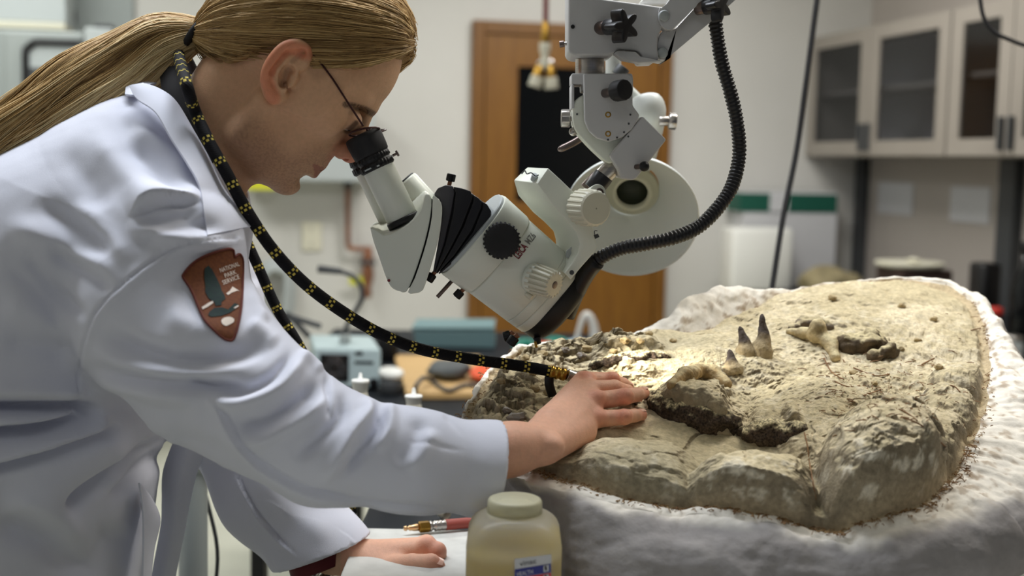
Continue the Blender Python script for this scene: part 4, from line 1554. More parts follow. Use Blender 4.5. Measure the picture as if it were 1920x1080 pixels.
# eyepiece tubes (near one at the eye, far one behind it)
def eyepiece(dx, dy, Y, near):
    A, B = ln((702 + dx, 300 + dy), (757 + dx, 415 + dy), Y)
    d = (B - A) / np.linalg.norm(B - A)
    u = mpp(Y)
    tb = mk('eyepiece_tube', *lathe(A, d, [(0, 29 * u), (4 * u, 30 * u), (126 * u, 30 * u)], 40), S_, ms_)
    mk('tube_socket', *lathe(A + d * 119 * u, d, [(0, 31.0 * u), (2 * u, 32.0 * u), (11 * u, 32 * u)], 40), M['black'], tb)
    C = P(678 + dx, 250 + dy, Y)
    mk('eyecup', *lathe(C, d, [(9 * u, 24 * u), (2 * u, 31 * u), (4 * u, 34.5 * u), (12 * u, 35.5 * u), (30 * u, 35 * u), (42 * u, 34 * u), (46 * u, 31 * u)], 44), M['blackm'], tb)
    mk('eyepiece_ring', *lathe(C, d, [(44 * u, 29 * u), (46 * u, 31.5 * u, 1), (54 * u, 32.5 * u, 1), (56 * u, 30.5 * u), (59 * u, 30.5 * u), (60 * u, 33 * u, 1), (70 * u, 33 * u, 1), (73 * u, 30 * u)], 120, 30, 1.4 * u), M['black'], tb)
    if near:
        a, b = P(736, 292, Y - 0.004), P(744, 288, Y - 0.004)
        mk('set_screw', *cat_mesh(rcyl(a, b, 0.0014, 12), rcyl(b - (b - a) * .1, b + (b - a) * .35, 0.0034, 14)), M['steeld'], tb)
    for k, (fx, fy, w) in enumerate(((690, 318, 13), (709, 311, 5))):
        if near:
            p0 = P(fx, fy, Y - 33.5 * u)
            s_, _, _ = frame_of(d, (0, 1, 0))
            mk('scale_mark', *box(p0, (w * u, 0.0012, 2.6 * u), 0, M=np.stack([s_, np.cross(d, s_), d], 1)), M['greyl'], tb, smooth=False)


eyepiece(0, 0, 1.392, True)
eyepiece(-14, 2, 1.468, False)

# wedge-shaped binocular head, its rear cover and the closed port behind it
HA = [(694, 426), (712, 485), (727, 527), (737, 541), (750, 546), (762, 547), (775, 520), (790, 476), (800, 440), (807, 405), (809, 370), (797, 357), (786, 360), (768, 374), (750, 394), (735, 405), (716, 414)]
HN = HA[:11] + [(798, 364), (793, 386), (784, 403), (767, 420), (744, 433), (719, 441)]
fr = np.array([P(x, y, 1.369) for x, y in dens(HN, 2)])
bk = np.array([P(x, y, 1.480) for x, y in dens(HA, 2)])
mk('binocular_head', *loft2(fr, bk, 0.006, 5), S_, ms_, auto=50)
HB = [(765, 548), (778, 550), (790, 546), (797, 534), (812, 486), (824, 440), (829, 400), (827, 380), (817, 369), (811.5, 368), (810, 405), (803, 441), (793, 477), (778, 521)]
p = dens(HB, 2)
mk('rear_cover', *loft2([P(x, y, 1.367) for x, y in p], [P(x, y, 1.482) for x, y in p], 0.005, 4), S_, ms_, auto=50)
a, b = P(758, 340, 1.475), P(806, 392, 1.475)
u = mpp(1.475)
hp = mk('port_tube', *rcyl(a, b, 26 * u, 36, 0.003), S_, ms_)
d_ = (b - a) / np.linalg.norm(b - a)
mk('port_cap', *lathe(a - d_ * 0.0016, d_, [(0, 20 * u), (0.0008, 23 * u), (0.0016, 23 * u)], 36), M['greyd'], hp)
mk('head_core', *loft2([P(x, y, 1.391) for x, y in [(750, 538), (780, 540), (810, 450), (818, 380), (800, 364), (790, 400), (775, 470)]], [P(x, y, 1.469) for x, y in [(750, 538), (780, 540), (810, 450), (818, 380), (800, 364), (790, 400), (775, 470)]], 0.002), M['greyd'], ms_)
mk('red_dot', *rcyl(P(729, 526, 1.371), P(729, 526, 1.3675), 0.0016, 12), M['redink'], ms_)

# black wedge stack
fan = [([(814, 364), (821, 353), (836, 347), (849, 349), (853, 360), (846, 400), (832, 460), (815, 511), (812, 509), (826, 430), (829, 392), (824, 374)], 1.386, 1.474, 'anod', 'anod'),
       ([(850, 350), (866, 353), (882, 358), (886, 368), (884, 376), (866, 424), (842, 470), (818, 512), (816, 510), (835, 458), (849, 402), (855, 362)], 1.380, 1.480, 'satin', 0),
       ([(888, 366), (897, 371), (903, 379), (902, 390), (884, 432), (852, 478), (820, 513), (819, 511), (845, 470), (869, 425), (887, 378)], 1.383, 1.477, 'satin', 0),
       ([(905, 378), (913, 383), (921, 396), (919, 408), (898, 448), (860, 484), (824, 514), (822, 512), (855, 478), (887, 434), (904, 391)], 1.386, 1.474, 'satin', 0)]
fan.append(([(832, 352), (850, 353), (868, 357), (884, 362), (900, 374), (914, 386), (917, 404), (896, 444), (858, 480), (822, 508), (817, 507), (824, 450), (829, 400)], 1.392, 1.468, 'black', 0))
for o_, y0, y1, mm, _ in fan:
    mk('wedge_plate', *loft2([P(x, y, y0) for x, y in o_], [P(x, y, y1) for x, y in o_], 0.0022, 3), M[mm], ms_, auto=40)


def thumbscrew(a, b, rs, c, rk, mat_=None, Y=YM):
    A, B, C = P(*a, Y), P(*b, Y), P(*c, Y)
    t_ = mk('thumbscrew', *rcyl(B, C, rk, 36, 0.0008, teeth=14, tamp=0.0008), mat_ or M['black'], ms_)
    mk('screw_stem', *rcyl(A, B, rs, 16), M['copper'], t_)


thumbscrew((841, 352), (844, 340), 0.0024, (847, 326), 0.0048, Y=1.425)
thumbscrew((820, 505), (812, 514), 0.0024, (803, 527), 0.0046, Y=1.41)
thumbscrew((872, 540), (865, 546), 0.0024, (855, 557), 0.0046, Y=1.41)
mk('guide_pin', *rcyl(P(850, 524, 1.42), P(820, 557, 1.42), 0.0022, 16), M['steeld'], ms_)

# zoom body: rounded column with its axis in the sagittal plane
A0, A1 = P(884, 438, YM - 0.018), P(1029, 557, YM + 0.012)
AX = (A1 - A0) / np.linalg.norm(A1 - A0)
LB = np.linalg.norm(A1 - A0)
rA, rB = 93 * mpp(YM), 85 * mpp(YM)
YR = (0, 1, 0)


def ztube(name, prof, mat_, par=ms_, ex=0.60, pw=2.7, n=72, **k):
    return mk(name, *lathe(A0, AX, [(t * LB, r * (rA + (rB - rA) * t)) for t, r in prof], n, ref=YR, ex=ex, pw=pw, **k), mat_, par, auto=35)


ztube('collar_lip', [(-0.03, 0.93), (-0.02, 0.955), (0.02, 0.965)], M['greyl'])
ztube('zoom_collar', [(0.0, 0.95), (0.008, 0.985), (0.03, 1.0), (0.30, 1.0), (0.318, 0.99), (0.324, 0.94)], S_, ex=0.605)
ztube('zoom_body', [(0.322, 0.92), (0.332, 0.955), (0.345, 0.975), (0.795, 0.985), (0.801, 0.97), (0.803, 0.94)], S_)
ztube('lower_band', [(0.800, 0.94), (0.806, 0.97), (0.812, 0.985), (0.900, 0.985), (0.906, 0.968), (0.908, 0.93)], S_)
ztube('objective_band', [(0.904, 0.93), (0.912, 0.97), (0.920, 0.985), (0.99, 0.98), (1.005, 0.96), (1.01, 0.90)], S_)
ztube('ring_light', [(1.0, 0.90), (1.005, 0.955), (1.02, 0.97), (1.13, 0.955), (1.17, 0.91), (1.20, 0.82), (1.21, 0.72), (1.20, 0.45), (1.12, 0.43)], M['black'], ex=0.66, pw=2.2)
# flat facet on the collar top
q = [P(917, 371, YM - 0.03), P(947, 369, YM - 0.03), P(990, 408, YM - 0.03), P(958, 404, YM - 0.03)]

# near side plane of the body at a pixel
_bv = BVHTree.FromPolygons(*[[tuple(map(float, v)) for v in x] if i == 0 else [tuple(f) for f in x] for i, x in enumerate(lathe(A0, AX, [(t * LB, r * (rA + (rB - rA) * t)) for t, r in [(0, 1), (0.32, 1), (0.335, 0.975), (1, 0.985)]], 72, ref=YR, ex=0.603, pw=2.7))])


def onscope(px, py, up=0.0):
    d = ray(px, py)
    d = d / np.linalg.norm(d)
    h = _bv.ray_cast(Vector(CAM), Vector(d))
    if h[0] is None:
        return P(px, py, YM)
    n = np.array(h[1])
    return np.array(h[0]) + n * (up if n @ d < 0 else -up)


# black magnification knob and white focus-lock knob
c0 = onscope(941, 452, -0.004)
kn = mk('zoom_knob', *lathe(c0, (0.10, -1, 0.05), [(0, 30 * u), (0.001, 32 * u, 1), (0.014, 32 * u, 1), (0.016, 30 * u), (0.017, 20 * u), (0.0165, 0.1 * u)], 156, 26, 0.0017), M['blackm'], ms_, auto=35)
a, b = onscope(1000, 522, -0.004), None
b = P(1039, 534, a[1] - 0.020)
mk('knob_flange', *rcyl(a - (b - a) * 0.05, a + (b - a) * 0.25, 28 * u, 40), S_, ms_)
k2 = mk('magnification_knob', *lathe(a, b - a, [(0, 26 * u), (0.004, 27 * u, 1), (np.linalg.norm(b - a) - 0.003, 24 * u, 1), (np.linalg.norm(b - a), 22.5 * u, 1), (np.linalg.norm(b - a) + 0.0008, 20 * u), (np.linalg.norm(b - a) + 0.001, 0.1 * u)], 144, 18, 0.0022), M['cream'], ms_, auto=30)
mk('knob_screw', *rcyl(b, b + (b - a) * 0.05, 0.0042, 18), M['steeld'], k2)
mk('knob_pointer', *rcyl(onscope(987, 551, -0.001), onscope(996, 556, 0.004), 0.003, 14), M['cream'], ms_)
a = onscope(1071, 511, 0.0)
mk('body_screw', *rcyl(P(1072, 511, 1.386), P(1072, 511, 1.382), 0.0026, 14), M['greyd'], ms_)

# lettering on the near face
def letters(s, p0, p1, hpx, mat_, name='lettering', par=None, fn=None, up=0.0006, bold=0.0):
    v, f = text_mesh(s, bold=bold)
    w = v[:, 0].max() - v[:, 0].min()
    x = (v[:, 0] - v[:, 0].min()) / w
    y = v[:, 1] / 0.72
    p0, p1 = np.array(p0, float), np.array(p1, float)
    dx = p1 - p0
    nn = np.array([dx[1], -dx[0]]) / np.linalg.norm(dx) * hpx
    q = p0 + np.outer(x, dx) + np.outer(y, nn)
    pts = np.array([fn(a_, b_, up) for a_, b_ in q])
    return mk(name, pts, f, mat_, par, smooth=False)


letters('LEICA', (972, 486), (990, 463), 13.5, M['redink'], par=ms_, fn=onscope, bold=0.025)
letters('MZ6', (993, 459), (1005, 443), 13.0, M['greyink'], par=ms_, fn=onscope, bold=0.015)
mk('red_dot', *rcyl(onscope(917, 585, -0.001), onscope(917, 585, 0.0012), 0.0018, 12), M['redink'], ms_)
thumbscrew((962, 622), (957, 628), 0.003, (944, 632), 0.0052, Y=1.42)
thumbscrew((972, 628), (966, 632), 0.003, (956, 646), 0.0052, Y=1.40)
mk('lens_tip', *rcyl(P(1006, 632, YM), P(1010, 645, YM), 0.0045, 20, r2=0.003), M['black'], ms_)
mk('brass_tip', *rcyl(P(1003, 640, YM - 0.01), P(1006, 652, YM - 0.01), 0.0015, 12), M['brass'], ms_)

# focus carrier (C-shaped channel)
N_ = [(1007, 344), (1027, 315), (1050, 336), (1075, 360), (1097, 388), (1110, 425), (1119, 463), (1108, 480), (1090, 500), (1070, 524), (1058, 512), (1072, 494), (1084, 474), (1086, 456), (1080, 436), (1064, 416), (1044, 394), (1025, 368)]
B_ = [(964, 338), (989, 314), (1024, 316), (1060, 352), (1090, 384), (1106, 424), (1112, 462), (1102, 480), (1088, 498), (1068, 520), (1040, 500), (1044, 478), (1043, 460), (1042, 448), (1038, 433), (1020, 415), (1000, 398), (972, 366)]
mk('focus_carrier', *prism(N_, 1.390, 1.398, 0.0012, 3, 1.392), S_, ms_, auto=30)
mk('carrier_trough', *loft2([P(x, y, 1.3985) for x, y in N_], [P(x, y, 1.450) for x, y in B_], 0.0006, 2), S_, ms_, auto=30)
mk('carrier_web', *loft2([P(x, y, 1.4505) for x, y in B_], [P(x, y, 1.478) for x, y in B_], 0.0016, 3), S_, ms_, auto=30)
d0 = [(1012, 346), (1028, 322), (1066, 362), (1092, 392), (1062, 388), (1040, 372)]
mk('carrier_screw', *rcyl(P(1014, 341, 1.3935), P(1014, 341, 1.3905), 0.0014, 10), M['greyd'], ms_)
mk('carrier_screw', *rcyl(P(1000, 337, 1.41), P(1003, 328, 1.405), 0.0034, 14), M['greyl'], ms_)
v, f, _ = tube([P(978, 326, 1.41), P(984, 320, 1.408), P(988, 326, 1.405), (P(996, 324, 1.402)), P(1004, 330, 1.40), P(1010, 328, 1.40)], 0.0007, 30, 6)
mk('wire_clip', v, f, M['greyd'], ms_)
mk('inner_plate', *prism([(1062, 470), (1074, 460), (1080, 470), (1072, 486), (1060, 482)], 1.414, 1.418, 0.0008), M['greyl'], ms_)
mk('carrier_seam', *prism([(1090, 417), (1092, 415), (1112, 441), (1110, 443)], 1.3905, 1.3925, 0), M['greyd'], ms_, smooth=False)
mk('lock_symbol', *cat_mesh(prism([(1113, 441), (1121, 438), (1124, 444), (1116, 448)], 1.390, 1.3925, 0), tube([P(1115, 440, 1.3912), P(1115, 433, 1.3912), P(1120, 433, 1.3912)], .0005, 10, 5)[:2]), M['greyd'], ms_, smooth=False)
# focus knob
a = P(1090, 388, 1.392)
b = P(1118, 391, 1.362)
Lk = np.linalg.norm(b - a)
k3 = mk('focus_knob', *lathe(a, b - a, [(0, 29 * u), (0.003, 32 * u, 1), (Lk - 0.005, 31.5 * u, 1), (Lk - 0.0015, 29.5 * u), (Lk, 27 * u), (Lk + 0.0002, 1.5 * u), (Lk - 0.001, 1.4 * u), (Lk - 0.001, 0.1 * u)], 144, 20, 0.0013), M['cream'], ms_, auto=30)
mk('clamp_lug', *rcyl(P(1112, 366, 1.405), P(1121, 361, 1.385), 15 * u, 28), S_, ms_)
mk('clamp_screw', *rcyl(P(1122, 362, 1.387), P(1124, 361, 1.382), 8 * u, 20), M['steeld'], ms_)

# steel post up to the swivel
mk('post_collar', *rcyl(P(1112, 356, YM), P(1133, 328, YM), 18.5 * u, 32), M['satin'], ms_)
mk('post', *rcyl(P(1126, 336, YM), P(1166, 294, YM), 17 * u, 32), M['steel'], ms_)
mk('post_guide', *rcyl(P(1096, 352, YM + .02), P(1118, 328, YM + .02), 9 * u, 24), M['steeld'], ms_)

# swivel block
A_ = M['arm']
SWL = [(1141, 292), (1202, 218), (1247, 262), (1191, 334), (1184, 338), (1163, 335), (1158, 318)]
mk('swivel_block', *prism(SWL, 1.386, 1.466, 0.0022, 3, 1.40), A_, ms_, auto=30)
LK = dens([(1077, 190), (1071, 214), (1076, 243), (1096, 268), (1118, 290), (1138, 306), (1150, 300), (1176, 262), (1188, 236), (1184, 205), (1166, 186), (1130, 176), (1098, 178)], 3)
mk('swivel_disc', *prism(LK, 1.402, 1.452, 0.0022, 3), S_, ms_, auto=30)
CK = [(1094, 138), (1176, 138), (1183, 141), (1186, 148), (1186, 198), (1199, 216), (1194, 228), (1184, 243), (1166, 258), (1142, 266), (1120, 260), (1104, 246), (1096, 226)]
mk('yoke_cheek', *prism(CK, 1.384, 1.399, 0.0018, 3, 1.386), A_, ms_, auto=30)
mk('yoke_cheek', *prism(CK, 1.455, 1.470, 0.0018, 3, 1.45), A_, ms_, auto=30)
mk('yoke_bridge', *prism([(1070, 140), (1182, 140), (1184, 150), (1184, 172), (1090, 172), (1090, 160), (1070, 160)], 1.3995, 1.4545, 0.0015, 2, 1.42), A_, ms_, auto=30)
mk('yoke_strip', *prism([(1070, 160), (1075, 160), (1075, 205), (1070, 205)], 1.3995, 1.4545, 0.001, 2, 1.42), A_, ms_, auto=30)
for x, y in ((1140, 215), (1140, 251)):
    mk('yoke_screw', *lathe(P(x, y, 1.385), (0, -1, 0), [(0, 0.0032), (0.0012, 0.0032), (0.0016, 0.0024), (0.0006, 0.0014), (0.0006, 0.0001)], 18), M['brass'], ms_)
for x, y in ((1140, 262), (1157, 258), (1170, 248), (1179, 232), (1182, 215), (1178, 256), (1082, 214)):
    yy = 1.3838 if x != 1178 and x != 1082 else (1.3858 if x == 1178 else 1.401)
    mk('index_dot', *rcyl(P(x, y, yy + 0.001), P(x, y, yy - 0.0004), 0.0011, 10), M['greyd'], ms_)
a, b, c = P(1134, 175, 1.385), P(1150, 172, 1.366), P(1172, 168, 1.350)
k4 = mk('clamp_knob', *rcyl(b + (c - b) * .2, c, 17.5 * u, 48, 0.001, teeth=24, tamp=0.0006), M['blackm'], ms_)
mk('knob_stem', *rcyl(a, b + (c - b) * .25, 8 * u, 20), M['steeld'], k4)
a, b, c = P(1078, 222, 1.425), P(1069, 222, 1.425), P(1052, 222, 1.425)
k5 = mk('side_knob', *rcyl(b, c, 16 * u, 40, 0.001, teeth=20, tamp=0.0006), M['steel'], ms_)
mk('knob_stem', *rcyl(a, b, 5 * u, 16), M['steel'], k5)
mk('detent_ball', *lumpy(P(1075, 247, 1.42), (8 * u, 8 * u, 8 * u), 0, 0), M['steel'], ms_)
v, f, _ = tube([P(1100, 252, 1.46), P(1075, 268, 1.46), P(1046, 282, 1.46)], 6.6 * u, 24, 16, rfun=lambda t: np.r_[np.full(20, 1.0), 0.97, 0.9, 0.7, 0.3])
mk('tilt_lever', v, f, M['steeld'], ms_)
k6 = mk('lock_ball', *lumpy(P(1208, 312, 1.376), (9 * u, 9 * u, 9 * u), 0, 0), M['black'], ms_)
mk('ball_stem', *rcyl(P(1192, 313, 1.387), P(1206, 312, 1.378), 4.5 * u, 16), M['steeld'], k6)

# post and arm head
mk('arm_post', *rcyl(P(1106, 142, 1.425), P(1106, 100, 1.425), 26 * u, 40), M['steel'], ms_)
HD = [(1064, -60), (1064, 96), (1067, 103), (1075, 107), (1136, 107), (1149, 103), (1156, 95), (1192, 98), (1199, 106), (1202, 116), (1232, 115), (1229, 95), (1230, 72), (1240, 50), (1244, 18), (1195, 11), (1134, 3), (1100, -2), (1090, -60)]
mk('arm_head', *prism(HD, 1.38, 1.47, 0.006, 4, 1.40), A_, ms_, auto=30)
mk('head_lip', *prism([(1150, 101), (1156, 97), (1190, 99), (1198, 107), (1240, 116), (1196, 119), (1165, 113)], 1.376, 1.40, 0.001, 2), A_, ms_, auto=30)
l1 = [(1232, 28), (1236, 16), (1247, 10), (1330, -90), (1372, -62), (1268, 48), (1256, 58), (1242, 55), (1234, 44)]
l2 = [(1230, 112), (1227, 96), (1230, 76), (1240, 60), (1262, 58), (1380, -64), (1420, -40), (1256, 104), (1248, 114), (1238, 116)]
mk('arm_link', *prism(dens(l1, 2), 1.374, 1.40, 0.003, 3), A_, ms_, auto=30)
mk('arm_link', *prism(dens(l2, 2), 1.390, 1.45, 0.003, 3), A_, ms_, auto=30)
mk('arm_cover', *prism([(1196, 9), (1238, -44), (1300, -110), (1330, -100), (1262, -6), (1248, 12)], 1.44, 1.475, 0.003, 3), M['white'], ms_, auto=30)
for x, y, Y in ((1244, 30, 1.373), (1241, 99, 1.389)):
    mk('pivot_cap', *lathe(P(x, y, Y + .001), (0.25, -1, 0), [(0, 9.5 * u), (0.003, 9.5 * u), (0.004, 8 * u), (0.0042, 0.1 * u)], 28), M['greyl'], ms_)
mk('hole_plug', *rcyl(P(1074, 50, 1.381), P(1074, 50, 1.3785), 3.6 * u, 16), M['black'], ms_)
sc_ = mk('head_screw', *rcyl(P(1058, 82, 1.42), P(1049, 83, 1.42), 0.0036, 18), M['steeld'], ms_)
mk('screw_stem', *rcyl(P(1068, 81, 1.42), P(1057, 82, 1.42), 0.0019, 12), M['steel'], sc_)


def starknob(p0, p1, p2, Y0, Y1, Y2, R):
    a_, b_, c_ = P(*p0, Y0), P(*p1, Y1), P(*p2, Y2)
    d = (c_ - b_) / np.linalg.norm(c_ - b_)
    s, w, _ = frame_of(d)
    pts = []
    for k in range(60):
        an = k / 60 * 2 * math.pi
        r = R * (0.72 + 0.30 * math.cos(5 * an + 0.6))
        pts.append((s * math.cos(an) + w * math.sin(an)) * r)
    pts = np.array(pts)
    k_ = mk('star_knob', *cat_mesh(loft2(b_ + (c_ - b_) * .45 + pts, c_ + pts, 0.0016, 3), rcyl(b_, b_ + (c_ - b_) * .5, R * 0.48, 28)), M['satin'], ms_, auto=40)
    mk('knob_stem', *rcyl(a_, b_, R * 0.42, 20), M['steeld'], k_)


starknob((1124, 53), (1138, 51), (1176, 48), 1.384, 1.372, 1.348, 0.0178)
starknob((1306, 16), (1322, 13), (1356, 8), 1.382, 1.376, 1.362, 0.0175)

# corrugated light guide from the arm to the ring light
LG = [(1340, -30), (1340, 25), (1345, 70), (1354, 120), (1370, 175), (1382, 230), (1386, 290), (1374, 345), (1350, 385), (1310, 425), (1262, 446), (1212, 457), (1165, 466), (1125, 484), (1100, 510), (1082, 545), (1066, 580)]
LY = [1.44, 1.44, 1.44, 1.44, 1.44, 1.44, 1.44, 1.43, 1.42, 1.41, 1.40, 1.40, 1.405, 1.41, 1.42, 1.43, 1.435]
v, f, _ = tube([P(x, y, Y) for (x, y), Y in zip(LG, LY)], 12.2 * u, 560, 16, rfun=lambda t: 1 + 0.075 * np.sign(np.sin(t / 0.0044 * 2 * math.pi)))
lg = mk('light_guide', v, f, M['hosec'] if 'hosec' in M else M['satin'], ms_)
v, f, _ = tube([P(1118, 490, 1.408), P(1100, 512, 1.418), P(1080, 548, 1.43), P(1062, 592, 1.437)], 16 * u, 24, 18)
mk('guide_ferrule', v, f, M['black'], lg)

# ------------------------------------------------------------------ lamp behind the microscope
YL = 1.66
uL = mpp(YL)
lp = thing('reflector_lamp', 'white bell-shaped lamp with its open shade behind the microscope', 'lamp', P(1185, 505, YL))
rimc = P(1183, 409, YL)
apex = P(1190, 352, YL + 0.05)
dl = (rimc - apex) / np.linalg.norm(rimc - apex)
# shade axis: mostly towards the camera, tipped down
dl = C_F * -0.84 + C_U * -0.53 + C_R * -0.10
dl /= np.linalg.norm(dl)
Rr = 127 * uL
prof_o = [(-0.085, 0.036), (-0.08, 0.042), (-0.055, 0.058), (-0.03, Rr * 0.86), (-0.008, Rr * 0.985), (0, Rr)]
prof_i = [(0.001, Rr - 0.0012), (-0.008, Rr * 0.965), (-0.03, Rr * 0.835), (-0.055, 0.055), (-0.079, 0.038)]
mk('lamp_shade', *lathe(rimc, dl, prof_o + prof_i, 72, caps=False), M['lamp'], lp)
bc = rimc - dl * 0.0795
mk('socket_ring', *lathe(bc, dl, [(0, 0.036), (0.004, 0.0365), (0.007, 0.034), (0.010, 0.028), (0.013, 0.0265), (0.013, 0.0215), (0.002, 0.021)], 48, caps=False), M['socket'], lp)
mk('socket_core', *lathe(bc + dl * 0.003, dl, [(0, 0.0215), (0.001, 0.0215)], 32), M['hole'], lp)
# housing: cylinder with a domed cap going up behind the arm
h0 = rimc - dl * 0.122 + C_U * 0.022
h1 = P(1212, 205, YL + 0.045)
v, f, _ = tube([np.r_[h0, 0.030], np.r_[h0 * .6 + h1 * .4, 0.030], np.r_[h0 * .15 + h1 * .85, 0.028], np.r_[P(1211, 200, YL + .047), 0.026], np.r_[P(1209, 188, YL + .05), 0.019], np.r_[P(1208, 182, YL + .052), 0.006]], None, 60, 36)
mk('lamp_housing', v, f, M['lamp'], lp)
a, b, c = P(1236, 227, YL + .02), P(1254, 227, YL + .02), P(1268, 228, YL + .02)
k7 = mk('lamp_knob', *rcyl(b, c, 0.0105, 36, 0.001, teeth=18, tamp=0.0006), M['steel'], lp)
mk('knob_stem', *rcyl(a, b, 0.0062, 18), M['steel'], k7)
mk('lamp_arm', *cat_mesh(rcyl(P(1150, 145, YL + .05), P(1149, -60, YL + .05), 15 * uL, 32), rcyl(P(1149, 142, YL + .05), P(1206, 196, YL + .05), 11 * uL, 28)), M['lamp'], lp)
mk('arm_cap', *rcyl(P(1158, 142, YL + .03), P(1170, 126, YL + .03), 0.009, 20), M['greyd'], lp)

# beam of the ring light on the stone
_s = bpy.data.lights.new('ring_light_beam', 'SPOT')
_s.energy, _s.color, _s.spot_size, _s.spot_blend, _s.shadow_soft_size = 3.2, (1.0, 0.94, 0.80), math.radians(46), 0.7, 0.018
_o = bpy.data.objects.new('ring_light_beam', _s)
COL.objects.link(_o)
_o.location = Vector(A0 + AX * LB * 1.24)
_t = onrock(1235, 690)
_o.rotation_euler = (Vector(_t) - _o.location).to_track_quat('-Z', 'Y').to_euler()
# ------------------------------------------------------------------ the person: body
YP = 1.42
F_ = 0.76 * C_R - 0.65 * C_U
F_ /= np.linalg.norm(F_)
U_ = 0.65 * C_R + 0.76 * C_U
U_ -= F_ * (U_ @ F_)
U_ /= np.linalg.norm(U_)
S__ = np.cross(U_, F_)
if S__[1] > 0:
    S__ = -S__
HM = np.stack([F_, S__, U_], 1)      # columns: forward, towards the camera, up


def Hd(px, py, s=0.0):
    """point of the head: pixel and distance from the middle plane towards the camera"""
    return P(px, py, YP - s)


def both(fn):
    for sg in (1, -1):
        fn(sg)


def mir(p):
    q = np.array(p, float)
    q[1] = 2 * YP - q[1]
    # mirrored across the sagittal plane, seen from the camera it shifts by perspective only
    return q


body = SDF()
# head
body.ell(Hd(592, 72), (.100, .0765, .088), HM, .01)
body.ell(Hd(556, 232), (.050, .060, .078), HM, .03)
body.ell(Hd(576, 258), (.0310, .042, .048), HM, .016)
for sg in (1, -1):
    def Hs(px, py, s):
        p = Hd(px, py, s)
        return p if sg > 0 else mir(p)
    body.ell(Hs(604, 204, .045), (.030, .019, .024), HM, .016)                     # cheekbone
    body.chain([(Hs(684, 199, .010), .0105), (Hs(668, 184, .034), .0105), (Hs(640, 160, .055), .010)], .012)   # brow
    body.chain([(Hs(535, 338, .006), .0112), (Hs(494, 304, .030), .0145), (Hs(464, 258, .052), .0175), (Hs(500, 195, .060), .016)], .016)  # jaw
    body.ell(Hs(670, 226, .032), (.017, .017, .0125), HM, .008, 's')               # socket
    body.ell(Hs(655, 222, .032), (.0145, .0165, .0125), HM, .004)                  # lids over the eyeball
    body.cone(Hs(664, 232, .022), Hs(664, 230, .042), .0016, .0016, .0025, 's')
    body.ell(Hs(588, 160, .066), (.03, .010, .035), HM, .02)                       # temple
# nose, lips, chin
body.chain([(Hd(681, 226), .0075), (Hd(672, 255), .0085), (Hd(656, 286), .0115)], .008)
for sg in (1, -1):
    p = Hd(640, 284, .011)
    body.cone(p if sg > 0 else mir(p), (Hd(648, 283, .009) if sg > 0 else mir(Hd(648, 283, .009))), .0085, .0085, .005)
for sg in (1, -1):
    p, q = Hd(644, 301, .007), Hd(650, 294, .007)
    body.cone(p if sg > 0 else mir(p), q if sg > 0 else mir(q), .0034, .003, .002, 's')
body.ell(Hd(594, 303), (.0100, .021, .0078), HM, .008)
body.ell(Hd(580, 320), (.0100, .019, .0074), HM, .007)
body.chain([(Hd(590, 310, -.018), .0010), (Hd(600, 316, 0), .0018), (Hd(590, 310, .018), .0010)], .003, 's')
body.cone(Hd(540, 340), Hd(533, 337), .0120, .0120, .010)
body.cone(Hd(572, 339, -.014), Hd(572, 339, .014), .0055, .0055, .008, 's')
# ear (near one; the far one is its mirror)
for sg in (1, -1):
    def E(px, py, s):
        p = Hd(px, py, s)
        return p if sg > 0 else mir(p)
    axe = 0.41 * C_R + 0.91 * C_U
    axe /= np.linalg.norm(axe)
    acr = np.cross(C_F, axe)
    tn_ = C_F + acr * 0.28 * (1 if sg > 0 else -1)
    tn_ /= np.linalg.norm(tn_)
    acr = np.cross(tn_, axe)
    EM = np.stack([axe, acr, tn_], 1)
    body.ell(E(531, 130, .080), (.030, .0175, .0060), EM, .005)
    hx = [np.r_[E(564, 128, .079), .0036], np.r_[E(574, 114, .081), .0036], np.r_[E(576, 99, .083), .0038], np.r_[E(568, 88, .085), .0040], np.r_[E(554, 83, .087), .0042], np.r_[E(534, 88, .089), .0042], np.r_[E(517, 104, .090), .0042], np.r_[E(503, 125, .090), .0040], np.r_[E(498, 146, .088), .0040], np.r_[E(501, 163, .085), .0044], np.r_[E(509, 176, .083), .0058], np.r_[E(517, 182, .081), .0064], np.r_[E(528, 177, .079), .0052]]
    hx = dens(np.array(hx), 4, closed=False)
    body.chain([(q[:3], q[3]) for q in hx], .004)
    body.chain([(E(556, 104, .084), .0034), (E(538, 111, .086), .0036), (E(524, 129, .087), .0036), (E(519, 148, .085), .0036), (E(527, 164, .082), .0034)], .005)
    body.ell(E(538, 142, .087), (.0120, .0080, .0085), EM, .003, 's')
    body.ell(E(532, 157, .084), (.0050, .0040, .0050), EM, .003, 's')
    body.cone(E(567, 99, .0885), E(545, 117, .0900), .0042, .0036, .0025, 's')
    body.cone(E(538, 98, .0905), E(508, 136, .0910), .0020, .0016, .003, 's')
    body.cone(E(552, 145, .080), E(547, 156, .080), .0052, .0044, .004)
# neck, shoulders and trunk (mostly under the coat)
body.cone(P(450, 172, YP), P(358, 330, YP), .0525, .0560, .022)
body.cone(P(300, 470, 1.27), P(330, 440, 1.57), .055, .055, .05)
body.chain([(P(340, 330, YP), .055), (P(205, 520, YP), .082), (P(60, 800, YP), .078), (P(0, 1050, YP), .085)], .04)
# right arm and hand
body.chain([(P(310, 560, 1.25), .05), (P(520, 800, 1.205), .042), (P(800, 860, 1.215), .028), (P(905, 853, 1.229), .0212), (P(958, 842, 1.239), .0228), (P(1000, 834, 1.248), .0205)], .02)


